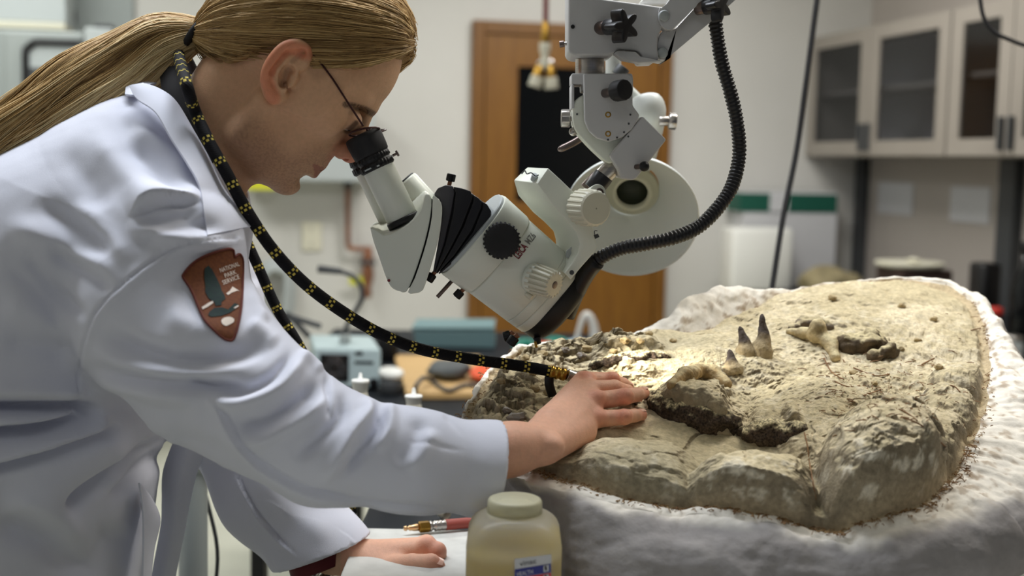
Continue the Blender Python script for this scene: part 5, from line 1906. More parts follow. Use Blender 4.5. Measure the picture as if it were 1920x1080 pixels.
def hand(s, mets, fingers, k=.010):
    for (a, ra), (b, rb) in mets:
        s.cone(P(*a), P(*b), ra, rb, k)
    for f in fingers:
        s.chain([(P(*p), r) for p, r in f], .0022)


hand(body, [(((1012, 812, 1.278), .0150), ((1092, 716, 1.388), .0112)), (((1012, 818, 1.268), .0155), ((1107, 731, 1.366), .0112)),
            (((1012, 830, 1.258), .0155), ((1116, 753, 1.347), .0112)), (((1010, 838, 1.250), .0150), ((1117, 784, 1.330), .0106)),
            (((1030, 838, 1.252), .0150), ((1098, 812, 1.306), .0112)), (((1035, 790, 1.295), .0135), ((1105, 752, 1.385), .0120))],
     [[((1094, 713, 1.388), .0101), ((1147, 714, 1.404), .0088), ((1168, 721, 1.414), .0075), ((1178, 727, 1.419), .0064)],
      [((1108, 730, 1.366), .0100), ((1152, 727, 1.374), .0086), ((1175, 734, 1.386), .0074), ((1186, 741, 1.394), .0063)],
      [((1116, 752, 1.347), .0102), ((1172, 744, 1.350), .0089), ((1194, 740, 1.366), .0076), ((1207, 737, 1.384), .0065)],
      [((1119, 786, 1.330), .0096), ((1170, 782, 1.327), .0081), ((1190, 779, 1.339), .0070), ((1203, 778, 1.351), .0061)],
      [((1050, 775, 1.31), .0135), ((1110, 752, 1.405), .0112), ((1165, 748, 1.412), .0093), ((1192, 748, 1.404), .0074)]])
for x, y, Y, r in ((1172, 742, 1.344, .0070), (1171, 781, 1.321, .0064), (1149, 710, 1.398, .0067), (1119, 746, 1.339, .0086), (1121, 783, 1.322, .0080), (1100, 711, 1.380, .0083)):
    body.cone(P(x, y, Y), P(x + 2, y, Y), r, r, .006)            # knuckles
for a, b in (((1160, 750, 1.3412), (1162, 740, 1.3412)), ((1168, 750, 1.3412), (1170, 740, 1.3412)), ((1183, 748, 1.3505), (1185, 737, 1.3515)), ((1160, 789, 1.3205), (1161, 777, 1.3205)), ((1180, 787, 1.3255), (1182, 775, 1.3255))):
    body.cone(P(*a), P(*b), .0007, .0007, .0022, 's')
body.cone(P(1038, 836, 1.238), P(1040, 838, 1.238), .008, .008, .010)          # wrist bone
for a, b in (((1040, 795, 1.279), (1104, 735, 1.354)), ((1046, 812, 1.264), (1112, 759, 1.336))):
    body.cone(P(*a), P(*b), .0028, .0030, .006)                  # tendons
# left arm and hand resting on the board
body.chain([(P(340, 520, 1.58), .05), (P(430, 800, 1.545), .042), (P(575, 1000, 1.505), .034), (P(640, 1052, 1.488), .0265), (P(668, 1056, 1.478), .0245)], .02)
LHm = [(((676, 1052, 1.482), .0200), ((792, 1030, 1.470), .0128)), (((676, 1046, 1.488), .0195), ((794, 1026, 1.490), .0125)), (((676, 1050, 1.494), .0190), ((790, 1028, 1.509), .012)),
       (((676, 1056, 1.498), .018), ((776, 1030, 1.527), .0115)), (((684, 1066, 1.472), .018), ((740, 1068, 1.452), .0165))]
LHf = [[((792, 1029, 1.469), .0120), ((819, 1034, 1.460), .0112), ((822, 1046, 1.466), .0095), ((806, 1052, 1.474), .0085)],
       [((794, 1026, 1.490), .0118), ((818, 1033, 1.487), .0105), ((818, 1048, 1.490), .009), ((800, 1048, 1.495), .008)],
       [((790, 1028, 1.509), .0115), ((810, 1034, 1.512), .010), ((808, 1046, 1.513), .0085), ((792, 1044, 1.513), .008)],
       [((776, 1030, 1.527), .0105), ((795, 1036, 1.532), .009), ((792, 1044, 1.530), .0078), ((780, 1040, 1.53), .007)],
       [((738, 1066, 1.452), .0155), ((772, 1060, 1.440), .0132), ((808, 1058, 1.433), .0118), ((819, 1064, 1.433), .0102)]]
hand(body, LHm, LHf)
for x, y, Y, r in ((800, 1020, 1.463, .0085), (800, 1016, 1.488, .0085)):
    body.cone(P(x, y, Y), P(x + 2, y, Y), r, r, .006)

bv, bf = body.mesh((-0.60, 1.10, 0.86), (0.20, 1.75, 1.70), 0.0032, 1)


def in_boxes(V, bs):
    m = np.zeros(len(V), bool)
    p = proj(V)
    for x0, y0, x1, y1, Y0, Y1 in bs:
        m |= (p[:, 0] > x0) & (p[:, 0] < x1) & (p[:, 1] > y0) & (p[:, 1] < y1) & (V[:, 1] > Y0) & (V[:, 1] < Y1)
    return m


def refine(V, F, boxes, sdf, it=2):
    """split quads inside the boxes once, then pull the vertices onto the surface"""
    bm = bmesh.new()
    vs = [bm.verts.new(v) for v in V]
    for f in F:
        try:
            bm.faces.new([vs[i] for i in f])
        except ValueError:
            pass
    bm.edges.ensure_lookup_table()
    m = in_boxes(V, boxes)
    bm.verts.index_update()
    es = [e for e in bm.edges if m[e.verts[0].index] and m[e.verts[1].index]]
    bmesh.ops.subdivide_edges(bm, edges=es, cuts=1, use_grid_fill=True)
    bmesh.ops.triangulate(bm, faces=[f for f in bm.faces if len(f.verts) != 4])
    v, f = bm_out(bm)
    m = in_boxes(v, boxes)
    v[m] = sdf.project(v[m], it, 0.003)
    return v, f


bv, bf = refine(bv, bf, [(470, -60, 740, 380, 1.0, 1.45), (940, 670, 1230, 900, 1.15, 1.5), (640, 990, 860, 1100, 1.3, 1.56)], body)
pb_ = proj(bv)
skin = lin((218, 174, 142))
bc_ = np.tile(np.array(skin), (len(bv), 1))


def tint(c, w):
    global bc_
    w = np.clip(w, 0, 1)[:, None]
    bc_ = bc_ * (1 - w) + np.array(lin(c)) * w


def blob(p, r, soft=0.5):
    return 1 - sstep(r * (1 - soft), r * (1 + soft), np.linalg.norm(bv - p, axis=1))


headm = (pb_[:, 1] < 440) & (pb_[:, 0] > 300) & (pb_[:, 0] < 800)
tint((216, 168, 128), headm * 0.7)
# ruddy ear and nose, stubble round jaw, mouth and chin, lips, brow
ear_d, _, _ = seg_dist(pb_, [(577, 100), (540, 86), (510, 112), (498, 146), (512, 184)])
tint((222, 138, 102), headm * (1 - sstep(8, 20, ear_d)) * sstep(1.348, 1.341, bv[:, 1]) * 0.85)
tint((96, 50, 36), headm * sstep(1.352, 1.346, bv[:, 1]) * np.maximum(1 - sstep(5, 11, seg_dist(pb_, [(541, 134), (536, 150), (532, 158)])[0]), 1 - sstep(3, 7, seg_dist(pb_, [(568, 99), (548, 115)])[0])) * 0.3)  # shade in the ear hollows, painted into the skin colour
tint((110, 82, 54), headm * (1 - sstep(6, 26, seg_dist(pb_, [(586, 112), (596, 134)])[0])) * 0.28)
tint((204, 104, 84), blob(Hd(650, 292), 0.022, 0.6) * 0.6)
std, _, _ = seg_dist(pb_, [(600, 316), (560, 330), (530, 335), (492, 300), (470, 262)])
stub = headm * (1 - sstep(18, 62, std)) * (0.55 + 0.45 * sstep(-0.2, 0.5, fbm(bv, 500, 2, 3)))
tint((128, 92, 72), stub * 0.55)
neckst = headm * (1 - sstep(10, 60, seg_dist(pb_, [(470, 300), (430, 330)])[0]))
tint((150, 108, 84), neckst * 0.4)
lipm = in_poly(pb_, [(586, 307), (595, 309), (606, 314), (612, 320), (601, 321), (599, 331), (593, 339), (587, 337), (590, 323)]) & headm & (np.abs(bv[:, 1] - YP) < 0.03)
tint((146, 74, 68), lipm * 0.6)
bd, _, bt_ = seg_dist(pb_, [(700, 214), (684, 205), (664, 199), (648, 196)])
tint((66, 44, 28), headm * (1 - sstep(3.5, 8.5, bd)) * (0.6 + 0.4 * sstep(-.3, .3, fbm(bv, 700, 2, 4))) * (bv[:, 1] < 1.425) * 0.95)
tint((70, 42, 30), headm * (1 - sstep(2.5, 7, seg_dist(pb_, [(650, 246), (660, 238), (668, 230)])[0])) * 0.75)
sd_, _, _ = seg_dist(pb_, [(747, 112), (712, 118), (667, 128), (626, 122), (596, 102)])
sd2, _, _ = seg_dist(pb_, [(500, 110), (470, 122), (417, 130), (370, 112)])
tint((120, 92, 58), headm * (bv[:, 1] < 1.5) * np.maximum(1 - sstep(2, 15, sd_), 1 - sstep(2, 12, sd2)) * 0.0)
handm = (pb_[:, 0] > 640) & (pb_[:, 1] > 620)
tint((230, 174, 146), handm * (bv[:, 0] > -0.25) * 0.8)
for x, y, Y in ((1172, 742, 1.341), (1171, 781, 1.319), (1149, 708, 1.396), (1119, 746, 1.337), (1121, 783, 1.320), (1205, 736, 1.381), (1201, 778, 1.348), (1098, 706, 1.378), (804, 1020, 1.463), (822, 1034, 1.455), (815, 1060, 1.43)):
    tint((218, 128, 104), blob(P(x, y, Y), 0.010, 0.7) * 0.5)
M['skin'] = attr_mat('skin', 0.5, 0.00035, 900, 0.35, noise=0.05, ns=220, sss=0.12)
person = thing('person', 'person in a white lab coat with a long blond ponytail bending to a microscope', 'person', V3(-0.5, 1.42, 0.0))
mk('body', bv, bf, M['skin'], person, col={'col': bc_})

# finger nails
def nail(c, nrm, along, w, l, name='fingernail'):
    n_ = np.asarray(nrm, float) / np.linalg.norm(nrm)
    a_ = np.asarray(along, float)
    a_ = a_ - n_ * (a_ @ n_)
    a_ /= np.linalg.norm(a_)
    b_ = np.cross(n_, a_)
    g = []
    for i in range(7):
        for j in range(7):
            x, y = -1 + i / 3, -1 + j / 3
            k = math.sqrt(max(0, 1 - 0.35 * x * x))
            g.append(c + a_ * (x * l) + b_ * (y * w * k) - n_ * (0.0011 * y * y + 0.0003 * x * x))
    f = [(i * 7 + j, (i + 1) * 7 + j, (i + 1) * 7 + j + 1, i * 7 + j + 1) for i in range(6) for j in range(6)]
    mk(name, g, f, M['nail'], person)


M['nail'] = mat('finger_nail', (228, 180, 158), 0.3)
def nail_at(tip, prev, r, n, w, l, back_=0.002, name='fingernail'):
    t_, p_ = P(*tip), P(*prev)
    al = (t_ - p_) / np.linalg.norm(t_ - p_)
    n = np.asarray(n, float)
    n = n - al * (n @ al)
    n /= np.linalg.norm(n)
    nail(t_ - al * back_ + n * (r + 0.0006), n, al, w, l, name)


nail_at((1207, 737, 1.384), (1194, 740, 1.366), .0068, C_U * 0.9 - C_F * 0.45, .0044, .0052)
nail_at((1178, 727, 1.419), (1168, 721, 1.414), .0067, C_U * 0.9 - C_F * 0.45, .0042, .0048)
nail_at((1203, 778, 1.351), (1190, 779, 1.339), .0063, C_U * 0.9 - C_F * 0.45, .0040, .0046)
nail_at((819, 1064, 1.433), (802, 1058, 1.434), .0106, C_U * 0.9 - C_F * 0.4, .0064, .0068, 0.001, 'thumbnail')

# eyes
def eye(c):
    d = F_ * 0.86 - U_ * 0.50
    e = mk('eye', *lathe(c - d * 0.0115, d, [(0.0115 - 0.0115 * math.cos(a), max(0.0115 * math.sin(a), 1e-5)) for a in np.linspace(0, math.pi, 20)], 28), mat('eye_white', (214, 206, 198), 0.2) if 'eyew' not in M else M['eyew'], person)
    mk('iris', *lathe(c + d * 0.0103, d, [(0, 0.0052), (0.0012, 0.004), (0.0014, 0.0001)], 24), M['black'], e)


eye(Hd(654, 225, .032))
eye(mir(Hd(654, 225, .032)))

# glasses: thin wire temple and rim
M['wire'] = mat('dark_wire', (62, 30, 28), 0.35, 0.6)
M['lens'] = mat('spectacle_lens', (245, 248, 248), 0.05, trans=1.0, ior=1.05)
g_ = None
v, f, _ = tube([Hd(556, 92, .080), Hd(580, 96, .082), Hd(618, 140, .079), Hd(654, 195, .072), Hd(681, 236, .062)], 0.0011, 40, 8)
g_ = mk('glasses', v, f, M['wire'], person)
for sg in (1, -1):
    c = Hd(683, 247, .034)
    ax = F_ * 0.80 - U_ * 0.60
    up2 = np.cross(S__, ax)
    pts = [c + S__ * (0.023 * math.cos(t)) + up2 * (0.0165 * math.sin(t)) for t in np.linspace(0, 2 * math.pi, 33)]
    pts = [q if sg > 0 else mir(q) for q in pts]
    v, f, _ = tube(pts, 0.0011, 64, 8)
    mk('lens_rim', v, f, M['wire'], g_)
v, f, _ = tube([Hd(688, 244, .011), Hd(692, 240, 0), mir(Hd(688, 244, .011))], 0.0011, 16, 8)
mk('bridge', v, f, M['wire'], g_)
# ------------------------------------------------------------------ hair
hc = Hd(588, 66)
HL = [(-0.20, -0.085), (-0.10, -0.066), (-0.082, -0.060), (-0.052, -0.046), (-0.026, -0.012), (-0.016, 0.014), (0.006, 0.028), (0.018, 0.026), (0.030, 0.022), (0.042, 0.030), (0.060, 0.045), (0.076, 0.063), (0.084, 0.080), (0.089, 0.094), (0.096, 0.115), (0.20, 0.40)]
HLx = np.array([q[0] for q in HL])
HLy = np.array([q[1] for q in HL])
O_ = Hd(530, 140)


def loc(q):
    w = np.asarray(q) - O_
    return w @ HM


cap = SDF()
cap.ell(Hd(592, 70), (.107, .0835, .096), HM, .01)
cap.ell(Hd(474, 62), (.050, .056, .058), HM, .03)
cap.ell(Hd(705, 60), (.040, .055, .040), HM, .02)
cap.ell(Hd(408, 62), (.018, .020, .022), HM, .025)


def hairline(q):
    l = loc(q)
    return np.interp(l[:, 0], HLx, HLy) - l[:, 2] + 0.003 * pnoise(q, 120, 3) + 0.002 * pnoise(q, 400, 4)


cap.func(hairline, hc - 0.3, hc + 0.3, 0.006, 'i')
cv_, cf_ = cap.mesh(hc - 0.19, hc + 0.17, 0.0032, 1)
tie = Hd(374, 62)
tdir = tie - hc
tdir /= np.linalg.norm(tdir)
# strand-wise relief: noise stretched along the way to the tie
def strand_uv(q):
    d = q - hc
    d = d / np.linalg.norm(d, axis=1)[:, None]
    s1 = S__ - tdir * (S__ @ tdir)
    s1 /= np.linalg.norm(s1)
    s2 = np.cross(tdir, s1)
    return np.arctan2(d @ s2, d @ s1), np.arccos(np.clip(d @ tdir, -1, 1))


aa, pp = strand_uv(cv_)
rel = fbm(np.c_[np.cos(aa) * 14, np.sin(aa) * 14, pp * 1.6], 1.0, 4, 21)
rel2 = fbm(np.c_[np.cos(aa) * 40, np.sin(aa) * 40, pp * 2.0], 1.0, 3, 22)
hmask = sstep(0.0, 0.008, -hairline(cv_))
cv_ = cv_ + vnormals(cv_, cf_) * ((0.0030 * rel + 0.0010 * rel2 - 0.0024) * hmask)[:, None]
tone = np.clip(0.5 + 0.45 * rel + 0.4 * rel2, 0, 1)
hb, hd, hh = np.array(lin((194, 158, 102))), np.array(lin((118, 86, 50))), np.array(lin((224, 194, 140)))


def hcol(t, blond=0.0):
    t = np.clip(t, 0, 1)[:, None]
    c = np.where(t < 0.5, hd + (hb - hd) * t * 2, hb + (hh - hb) * (t - 0.5) * 2)
    return c


M['hair'] = attr_mat('hair', 0.5, 0.0, 1, 0.35)
hp_ = mk('hair', cv_, cf_, M['hair'], person, col={'col': hcol(tone * 0.45)})


def strands(paths, rad, tones, blond=None):
    """many tapered three-sided threads as one mesh; paths (n, m, 3)"""
    n, m, _ = paths.shape
    T = np.gradient(paths, axis=1)
    T /= np.linalg.norm(T, axis=2)[..., None] + 1e-9
    up = np.cross(T, np.array([0.31, 0.55, 0.77]))
    up /= np.linalg.norm(up, axis=2)[..., None] + 1e-9
    w = np.cross(T, up)
    tp = np.interp(np.linspace(0, 1, m), [0, .12, .8, 1], [0.5, 1, 0.9, 0.15])
    V = []
    for k in range(3):
        a = k * 2 * math.pi / 3
        V.append(paths + (up * math.cos(a) + w * math.sin(a)) * (rad[:, None] * tp[None])[..., None])
    V = np.stack(V, 2).reshape(-1, 3)          # n, m, 3
    i, j, k = np.meshgrid(np.arange(n), np.arange(m - 1), np.arange(3), indexing='ij')
    b = (i * m + j) * 3
    F = np.stack([b + k, b + (k + 1) % 3, b + 3 + (k + 1) % 3, b + 3 + k], -1).reshape(-1, 4)
    return V, F, np.repeat(tones, m * 3)


# threads lying on the cap, combed to the tie
N1, m1 = 5600, 15
l = cv_[rng.integers(0, len(cv_), N1 * 3)]
ok = (hairline(l) < -0.001) & (l[:, 1] < YP + 0.05) & ((l - hc) @ tdir < 0.07)
l = l[ok][:N1]
N1 = len(l)
aa0, pp0 = strand_uv(l)
d0 = l - hc
r0 = np.linalg.norm(d0, axis=1)
d0 /= r0[:, None]
t = np.linspace(0, 1, m1)
pth = d0[:, None, :] * (1 - t)[None, :, None] + tdir[None, None] * (t * 1.0)[None, :, None]
pth += 0.10 * np.sin(t * math.pi)[None, :, None] * (U_ * 0.35)[None, None] * np.clip(d0 @ F_, 0, 1)[:, None, None]
pth /= np.linalg.norm(pth, axis=2)[..., None]
flat_ = pth.reshape(-1, 3)
R = np.full(len(flat_), 0.06)
for _ in range(7):
    q = hc + flat_ * R[:, None]
    R = R - np.clip(cap.ev(q), -0.03, 0.03)
    R = np.clip(R, 0.05, 0.16)
q = hc + flat_ * (R + 0.0008 + 0.0030 * fbm(np.c_[np.repeat(np.cos(aa0) * 14, m1), np.repeat(np.sin(aa0) * 14, m1), np.repeat(pp0 * 1.2, m1)], 1.0, 3, 21) + 0.0016 * pnoise(flat_, 9, 5))[:, None]
wq = np.sin(t * math.pi)[None, :, None] * (0.0026 * fbm(np.c_[np.repeat(np.cos(aa0) * 9, m1), np.repeat(np.sin(aa0) * 9, m1), np.tile(t * 2.6, N1) + np.repeat(pp0, m1)], 1.0, 2, 71)).reshape(N1, m1, 1)
q = q.reshape(N1, m1, 3) + wq * U_[None, None] + wq[:, ::-1] * S__[None, None] * 0.5 + rng.normal(0, 0.0007, (N1, 1, 3))
aa, pp = strand_uv(l)
tn = np.clip(0.36 + 0.55 * fbm(np.c_[np.cos(aa) * 14, np.sin(aa) * 14, pp * 1.2], 1, 3, 21) + rng.normal(0, 0.16, N1), 0, 1)
V, Fq, tt_ = strands(q, rng.uniform(.00028, .00062, N1), tn)
mk('hair_strands', V, Fq, M['hair'], hp_, kind='stuff', col={'col': hcol(tt_)})

# ponytail: thick core and threads
PT_ = [(376, 64, 1.420, .0175), (352, 66, 1.418, .024), (300, 82, 1.410, .036), (230, 128, 1.396, .042), (160, 172, 1.380, .045), (90, 222, 1.368, .044), (30, 262, 1.362, .042), (-50, 312, 1.360, .036), (-130, 360, 1.365, .02)]
pc = np.array([np.r_[P(x, y, Y), r] for x, y, Y, r in PT_])
cc, _t = crom(pc, 90)
ctr, rad_ = cc[:, :3], cc[:, 3]
T = np.gradient(ctr, axis=0)
T /= np.linalg.norm(T, axis=1)[:, None]
n1_ = np.cross(T, C_F)
n1_ /= np.linalg.norm(n1_, axis=1)[:, None]
n2_ = np.cross(n1_, T)
K = 40
an = np.arange(K) * 2 * math.pi / K
gx = np.stack([np.repeat(np.linspace(0, 1, 90), K) * 3.2, np.tile(np.cos(an), 90) * 3.2, np.tile(np.sin(an), 90) * 3.2], 1)
rl = fbm(gx * np.array([0.6, 1, 1]), 1.0, 4, 61)
Rm = np.repeat(rad_, K) * (0.86 + 0.13 * rl)
core = np.repeat(ctr, K, 0) + (np.repeat(n1_, K, 0) * np.tile(np.cos(an), 90)[:, None] + 0.55 * np.repeat(n2_, K, 0) * np.tile(np.sin(an), 90)[:, None]) * Rm[:, None]
i, j = np.meshgrid(np.arange(89), np.arange(K), indexing='ij')
a = i * K + j
b = i * K + (j + 1) % K
CF = np.stack([a.ravel(), b.ravel(), (b + K).ravel(), (a + K).ravel()], 1)
pony = mk('ponytail', core, CF, M['hair'], person, col={'col': hcol(0.45 + 0.5 * rl)})
N2, m2 = 4700, 22
sa = rng.uniform(0, 2 * math.pi, N2)
sr = np.sqrt(rng.uniform(0.55, 1.12, N2))
tt2 = np.linspace(0, 1, m2)
st0, st1 = rng.uniform(0, 0.25, N2) * (rng.random(N2) < 0.35), rng.uniform(0.75, 1.0, N2)
par = st0[:, None] + (st1 - st0)[:, None] * tt2[None]
ix = np.clip(par * 89, 0, 88.999)
i0 = ix.astype(int)
fr_ = (ix - i0)[..., None]
def lerp(arr):
    return arr[i0] * (1 - fr_) + arr[np.minimum(i0 + 1, 89)] * fr_
cp_, a1, a2 = lerp(ctr), lerp(n1_), lerp(n2_)
rd = np.interp(par.ravel(), np.linspace(0, 1, 90), rad_).reshape(par.shape)
ang = sa[:, None] + 0.5 * (par - 0.3) * rng.normal(0, 1, (N2, 1)) + 0.35 * par
clump = fbm(np.c_[np.cos(sa) * 3, np.sin(sa) * 3, 0 * sa], 1, 3, 63)
rs = rd * (sr[:, None] * (0.95 + 0.12 * clump[:, None]) + 0.05 * np.sin(par * 11 + sa[:, None] * 3) + 0.10 * np.maximum(0, par - 0.5) * rng.normal(0, 1, (N2, 1)))
pth = cp_ + a1 * (rs * np.cos(ang))[..., None] + a2 * (0.58 * rs * np.sin(ang))[..., None]
tn = np.clip(0.70 + 0.42 * clump + 0.12 * np.cos(sa) + rng.normal(0, 0.17, N2), 0, 1)
V, Fq, tt_ = strands(pth, rng.uniform(.00030, .00070, N2), tn)
hh2 = np.array(lin((250, 230, 182)))
tcol = hcol(tt_)
w = np.clip(tt_ - 0.55, 0, 1)[:, None] * 1.6
tcol = tcol * (1 - w) + hh2 * w
mk('hair_strands', V, Fq, M['hair'], pony, kind='stuff', col={'col': tcol})
v, f = lathe(Hd(371, 64), F_ * 0.75 + C_R * 0.25 - C_U * 0.12, [(-0.004, 0.0205), (-0.003, 0.0235), (0.0, 0.0250), (0.003, 0.0235), (0.004, 0.0205)], 36, ref=C_F, ex=1.0)
mk('hair_band', v, f, M['blackm'], pony)
# ------------------------------------------------------------------ lab coat
def ycone(s, a, b, ra, rb, ys, k, yc=YP):
    """round cone stretched along Y by 1/ys about the middle plane"""
    a, b = np.array(a, float), np.array(b, float)
    a2, b2 = a.copy(), b.copy()
    a2[1] = yc + (a[1] - yc) * ys
    b2[1] = yc + (b[1] - yc) * ys
    ab = b2 - a2
    L = ab @ ab

    def fn(q):
        w = q.copy()
        w[:, 1] = yc + (q[:, 1] - yc) * ys
        t = np.clip(((w - a2) @ ab) / L, 0, 1)
        return np.linalg.norm(w - a2 - t[:, None] * ab, axis=1) - (ra + (rb - ra) * t)
    r = max(ra, rb)
    ext = np.array([r, r / ys, r])
    s.func(fn, np.minimum(a, b) - ext, np.maximum(a, b) + ext, k, 'u')


coat = SDF()
tor = [((288, 262), .050, .75), ((252, 380), .112, .70), ((152, 482), .126, .66), ((62, 700), .146, .70), ((12, 900), .152, .74), ((-20, 1180), .165, .78)]
for (p, r, y), (q_, r2, y2) in zip(tor[:-1], tor[1:]):
    ycone(coat, P(*p, YP), P(*q_, YP), r, r2, (y + y2) / 2, .04)
# shoulders
coat.cone(P(330, 470, 1.27), P(300, 400, 1.42), .070, .075, .05)
coat.cone(P(350, 470, 1.575), P(300, 400, 1.42), .070, .075, .05)
coat.cone(P(368, 440, 1.40), P(340, 570, 1.40), .042, .075, .04)
# right sleeve
RS = [((308, 594), 1.262, .090), ((395, 694), 1.225, .0745), ((488, 763), 1.205, .0615), ((600, 832), 1.205, .0535), ((775, 864), 1.215, .0462), ((930, 884), 1.236, .0440), ((990, 894), 1.244, .0440)]
coat.chain([(P(*p, Y), r) for p, Y, r in RS], .022)
# left sleeve
LS = [((380, 560), 1.585, .075), ((420, 760), 1.555, .062), ((505, 925), 1.525, .058), ((608, 1042), 1.496, .0525), ((660, 1100), 1.48, .0525)]
coat.chain([(P(*p, Y), r) for p, Y, r in LS], .03)


def cut(s, p, n, R, k=.0012):
    n = n / np.linalg.norm(n)
    s.func(lambda q: -((q - p) @ n), p - R, p + R, k, 's')


rcp, rcn = P(924, 885, 1.2355), P(930, 886, 1.236) - P(775, 864, 1.215)
rcn = rcn / np.linalg.norm(rcn)
cut(coat, rcp + rcn * 0.0, rcn, V3(.11, .075, .075))
coat.cone(rcp - rcn * 0.045, rcp + rcn * 0.03, .030, .0388, .003, 's')
lcn = P(606, 1042, 1.497) - P(560, 920, 1.505)
lcn = lcn / np.linalg.norm(lcn)
lcp = P(603, 1035, 1.4965)
cut(coat, lcp, lcn, V3(.10, .09, .10))
coat.chain([(P(575, 1006, 1.5045), .0445), (P(608, 1042, 1.496), .0445), (P(660, 1100, 1.48), .0445)], .003, 's')
# open neck
coat.cone(P(455, 172, YP), P(366, 322, YP), .060, .062, .008, 's')

kv, kf = coat.mesh((-0.78, 1.05, 0.80), (0.03, 1.80, 1.62), 0.0046, 1)
kv, kf = quad_split(kv, kf)
_m = (kv[:, 1] < 1.44) | (proj(kv)[:, 0] > 500)
kv[_m] = coat.project(kv[_m], 1, 0.003)
bm = None
KN = vnormals(kv, kf)
kp = proj(kv)
view = kv - CAM
view /= np.linalg.norm(view, axis=1)[:, None]
facing = np.clip(-(KN * view).sum(1) * 1.5 + 0.45, 0, 1)
near = (kv[:, 1] < 1.46)


def fold(pts, w, h, kind='ridge', sub=None, taper=0.25):
    """sculpt one fold: a ridge, a valley, or a lapped step (positive side raised, then a sharp drop)"""
    global disp
    pts = dens(np.array(pts, float), 6, closed=False)
    d, s, t = seg_dist(kp, pts)
    tp = np.clip(np.minimum(t, 1 - t) / taper, 0, 1)
    tp = tp * tp * (3 - 2 * tp)
    if kind == 'ridge':
        g = np.exp(-(d / w) ** 2)
    elif kind == 'valley':
        g = -np.exp(-(d / w) ** 2)
    else:
        g = np.where(s > 0, np.exp(-(d / w) ** 1.5), np.exp(-(d / (w * 0.16)) ** 2))
        g = g * 1.0 - np.where(s < 0, 0.5 * np.exp(-((d - w * 0.22) / (w * 0.25)) ** 2), 0)
    disp = disp + h * g * tp * (1 - sstep(820, 880, kp[:, 0])) * facing * (sub if sub is not None else 1)


sl = near & (kv[:, 1] < 1.40)
disp = np.zeros(len(kv))
# armhole seam
seam = [(440, 446), (395, 452), (330, 466), (258, 510), (200, 560), (168, 608), (150, 676), (147, 745), (185, 790)]
d, s, t = seg_dist(kp, dens(np.array(seam, float), 6, closed=False))
disp += (-0.0022 * np.exp(-(d / 3.0) ** 2) + 0.0016 * np.exp(-((d - 7) / 8.0) ** 2) * (s < 0) + 0.0010 * np.exp(-(d / 16.0) ** 2) * pnoise(kv, 70, 31)) * facing
# sleeve: hanging folds under the patch, the bunched elbow and the forearm
fold([(165, 612), (255, 655), (328, 673), (401, 673), (474, 655), (530, 634)], 20, -.013)
fold([(160, 645), (250, 684), (330, 698), (420, 694), (500, 672)], 18, .006)
fold([(155, 682), (255, 711), (365, 722), (470, 724)], 13, -.009)
fold([(150, 704), (250, 730), (330, 742), (390, 748)], 18, .007)
fold([(340, 712), (372, 717), (400, 722), (466, 724)], 7, -.006)
fold([(180, 750), (280, 772), (380, 796)], 26, -.005)
fold([(300, 590), (380, 618), (440, 626)], 24, .004)
fold([(402, 728), (452, 735), (506, 712), (540, 676), (552, 648)], 11, -.010)
fold([(383, 735), (410, 752), (456, 756), (518, 730), (552, 690), (572, 655)], 14, .012)
fold([(420, 800), (500, 796), (570, 748), (612, 700)], 15, -.012)
fold([(452, 840), (520, 806), (580, 776), (622, 736)], 15, .010)
fold([(613, 694), (616, 740), (617, 792)], 6, -.005)
fold([(548, 866), (600, 824), (640, 776), (640, 728)], 12, -.009)
fold([(598, 914), (624, 870), (659, 812), (690, 772), (676, 738)], 13, .011)
fold([(640, 900), (676, 850), (712, 800), (706, 745)], 10, -.009)
fold([(700, 850), (716, 826), (732, 798), (730, 748)], 12, .007)
fold([(742, 880), (775, 830), (790, 775)], 18, -.005)
fold([(758, 884), (790, 850), (815, 800)], 16, .005)
fold([(829, 774), (856, 800), (880, 824)], 6, -.003)
fold([(758, 823), (840, 840), (930, 856)], 4, -.0014)
fold([(555, 662), (590, 676), (606, 700)], 11, .006)
fold([(378, 727), (412, 770), (453, 842), (504, 884), (580, 922), (664, 937)], 22, .006, 'step')
fold([(560, 916), (606, 923), (730, 945), (866, 957)], 5, -.004)
fold([(560, 928), (606, 936), (730, 955), (866, 966)], 10, .003)
fold([(300, 812), (400, 850), (480, 890)], 26, -.006)
# shoulder and upper back
fold([(236, 414), (300, 440), (360, 452), (436, 452)], 16, .009, None or 'ridge')
fold([(250, 470), (310, 430), (370, 420), (430, 430)], 14, -.006)
fold([(40, 470), (75, 515), (112, 556), (166, 604)], 15, -.008)
fold([(85, 460), (130, 490), (166, 512), (214, 548)], 14, -.008)
fold([(0, 490), (60, 540), (150, 640)], 16, -.006)
fold([(0, 420), (90, 450), (190, 500), (240, 516)], 26, .009)
fold([(60, 370), (140, 420), (230, 490)], 20, -.006)
fold([(130, 380), (190, 430), (245, 500)], 20, .006)
fold([(0, 560), (70, 590), (150, 620)], 26, .007)
fold([(0, 640), (70, 650), (145, 668)], 22, -.006)
fold([(240, 236), (290, 270), (330, 300), (365, 330)], 16, .008)
fold([(236, 262), (280, 300), (330, 350), (372, 380)], 18, -.008)
fold([(180, 240), (210, 300), (270, 360), (330, 392)], 24, .006)
fold([(384, 372), (330, 374), (280, 386), (238, 406)], 24, .014, 'step', None, .3)
fold([(250, 430), (300, 408), (350, 398), (382, 398)], 14, -.009)
fold([(100, 280), (150, 320), (200, 400)], 26, -.004)
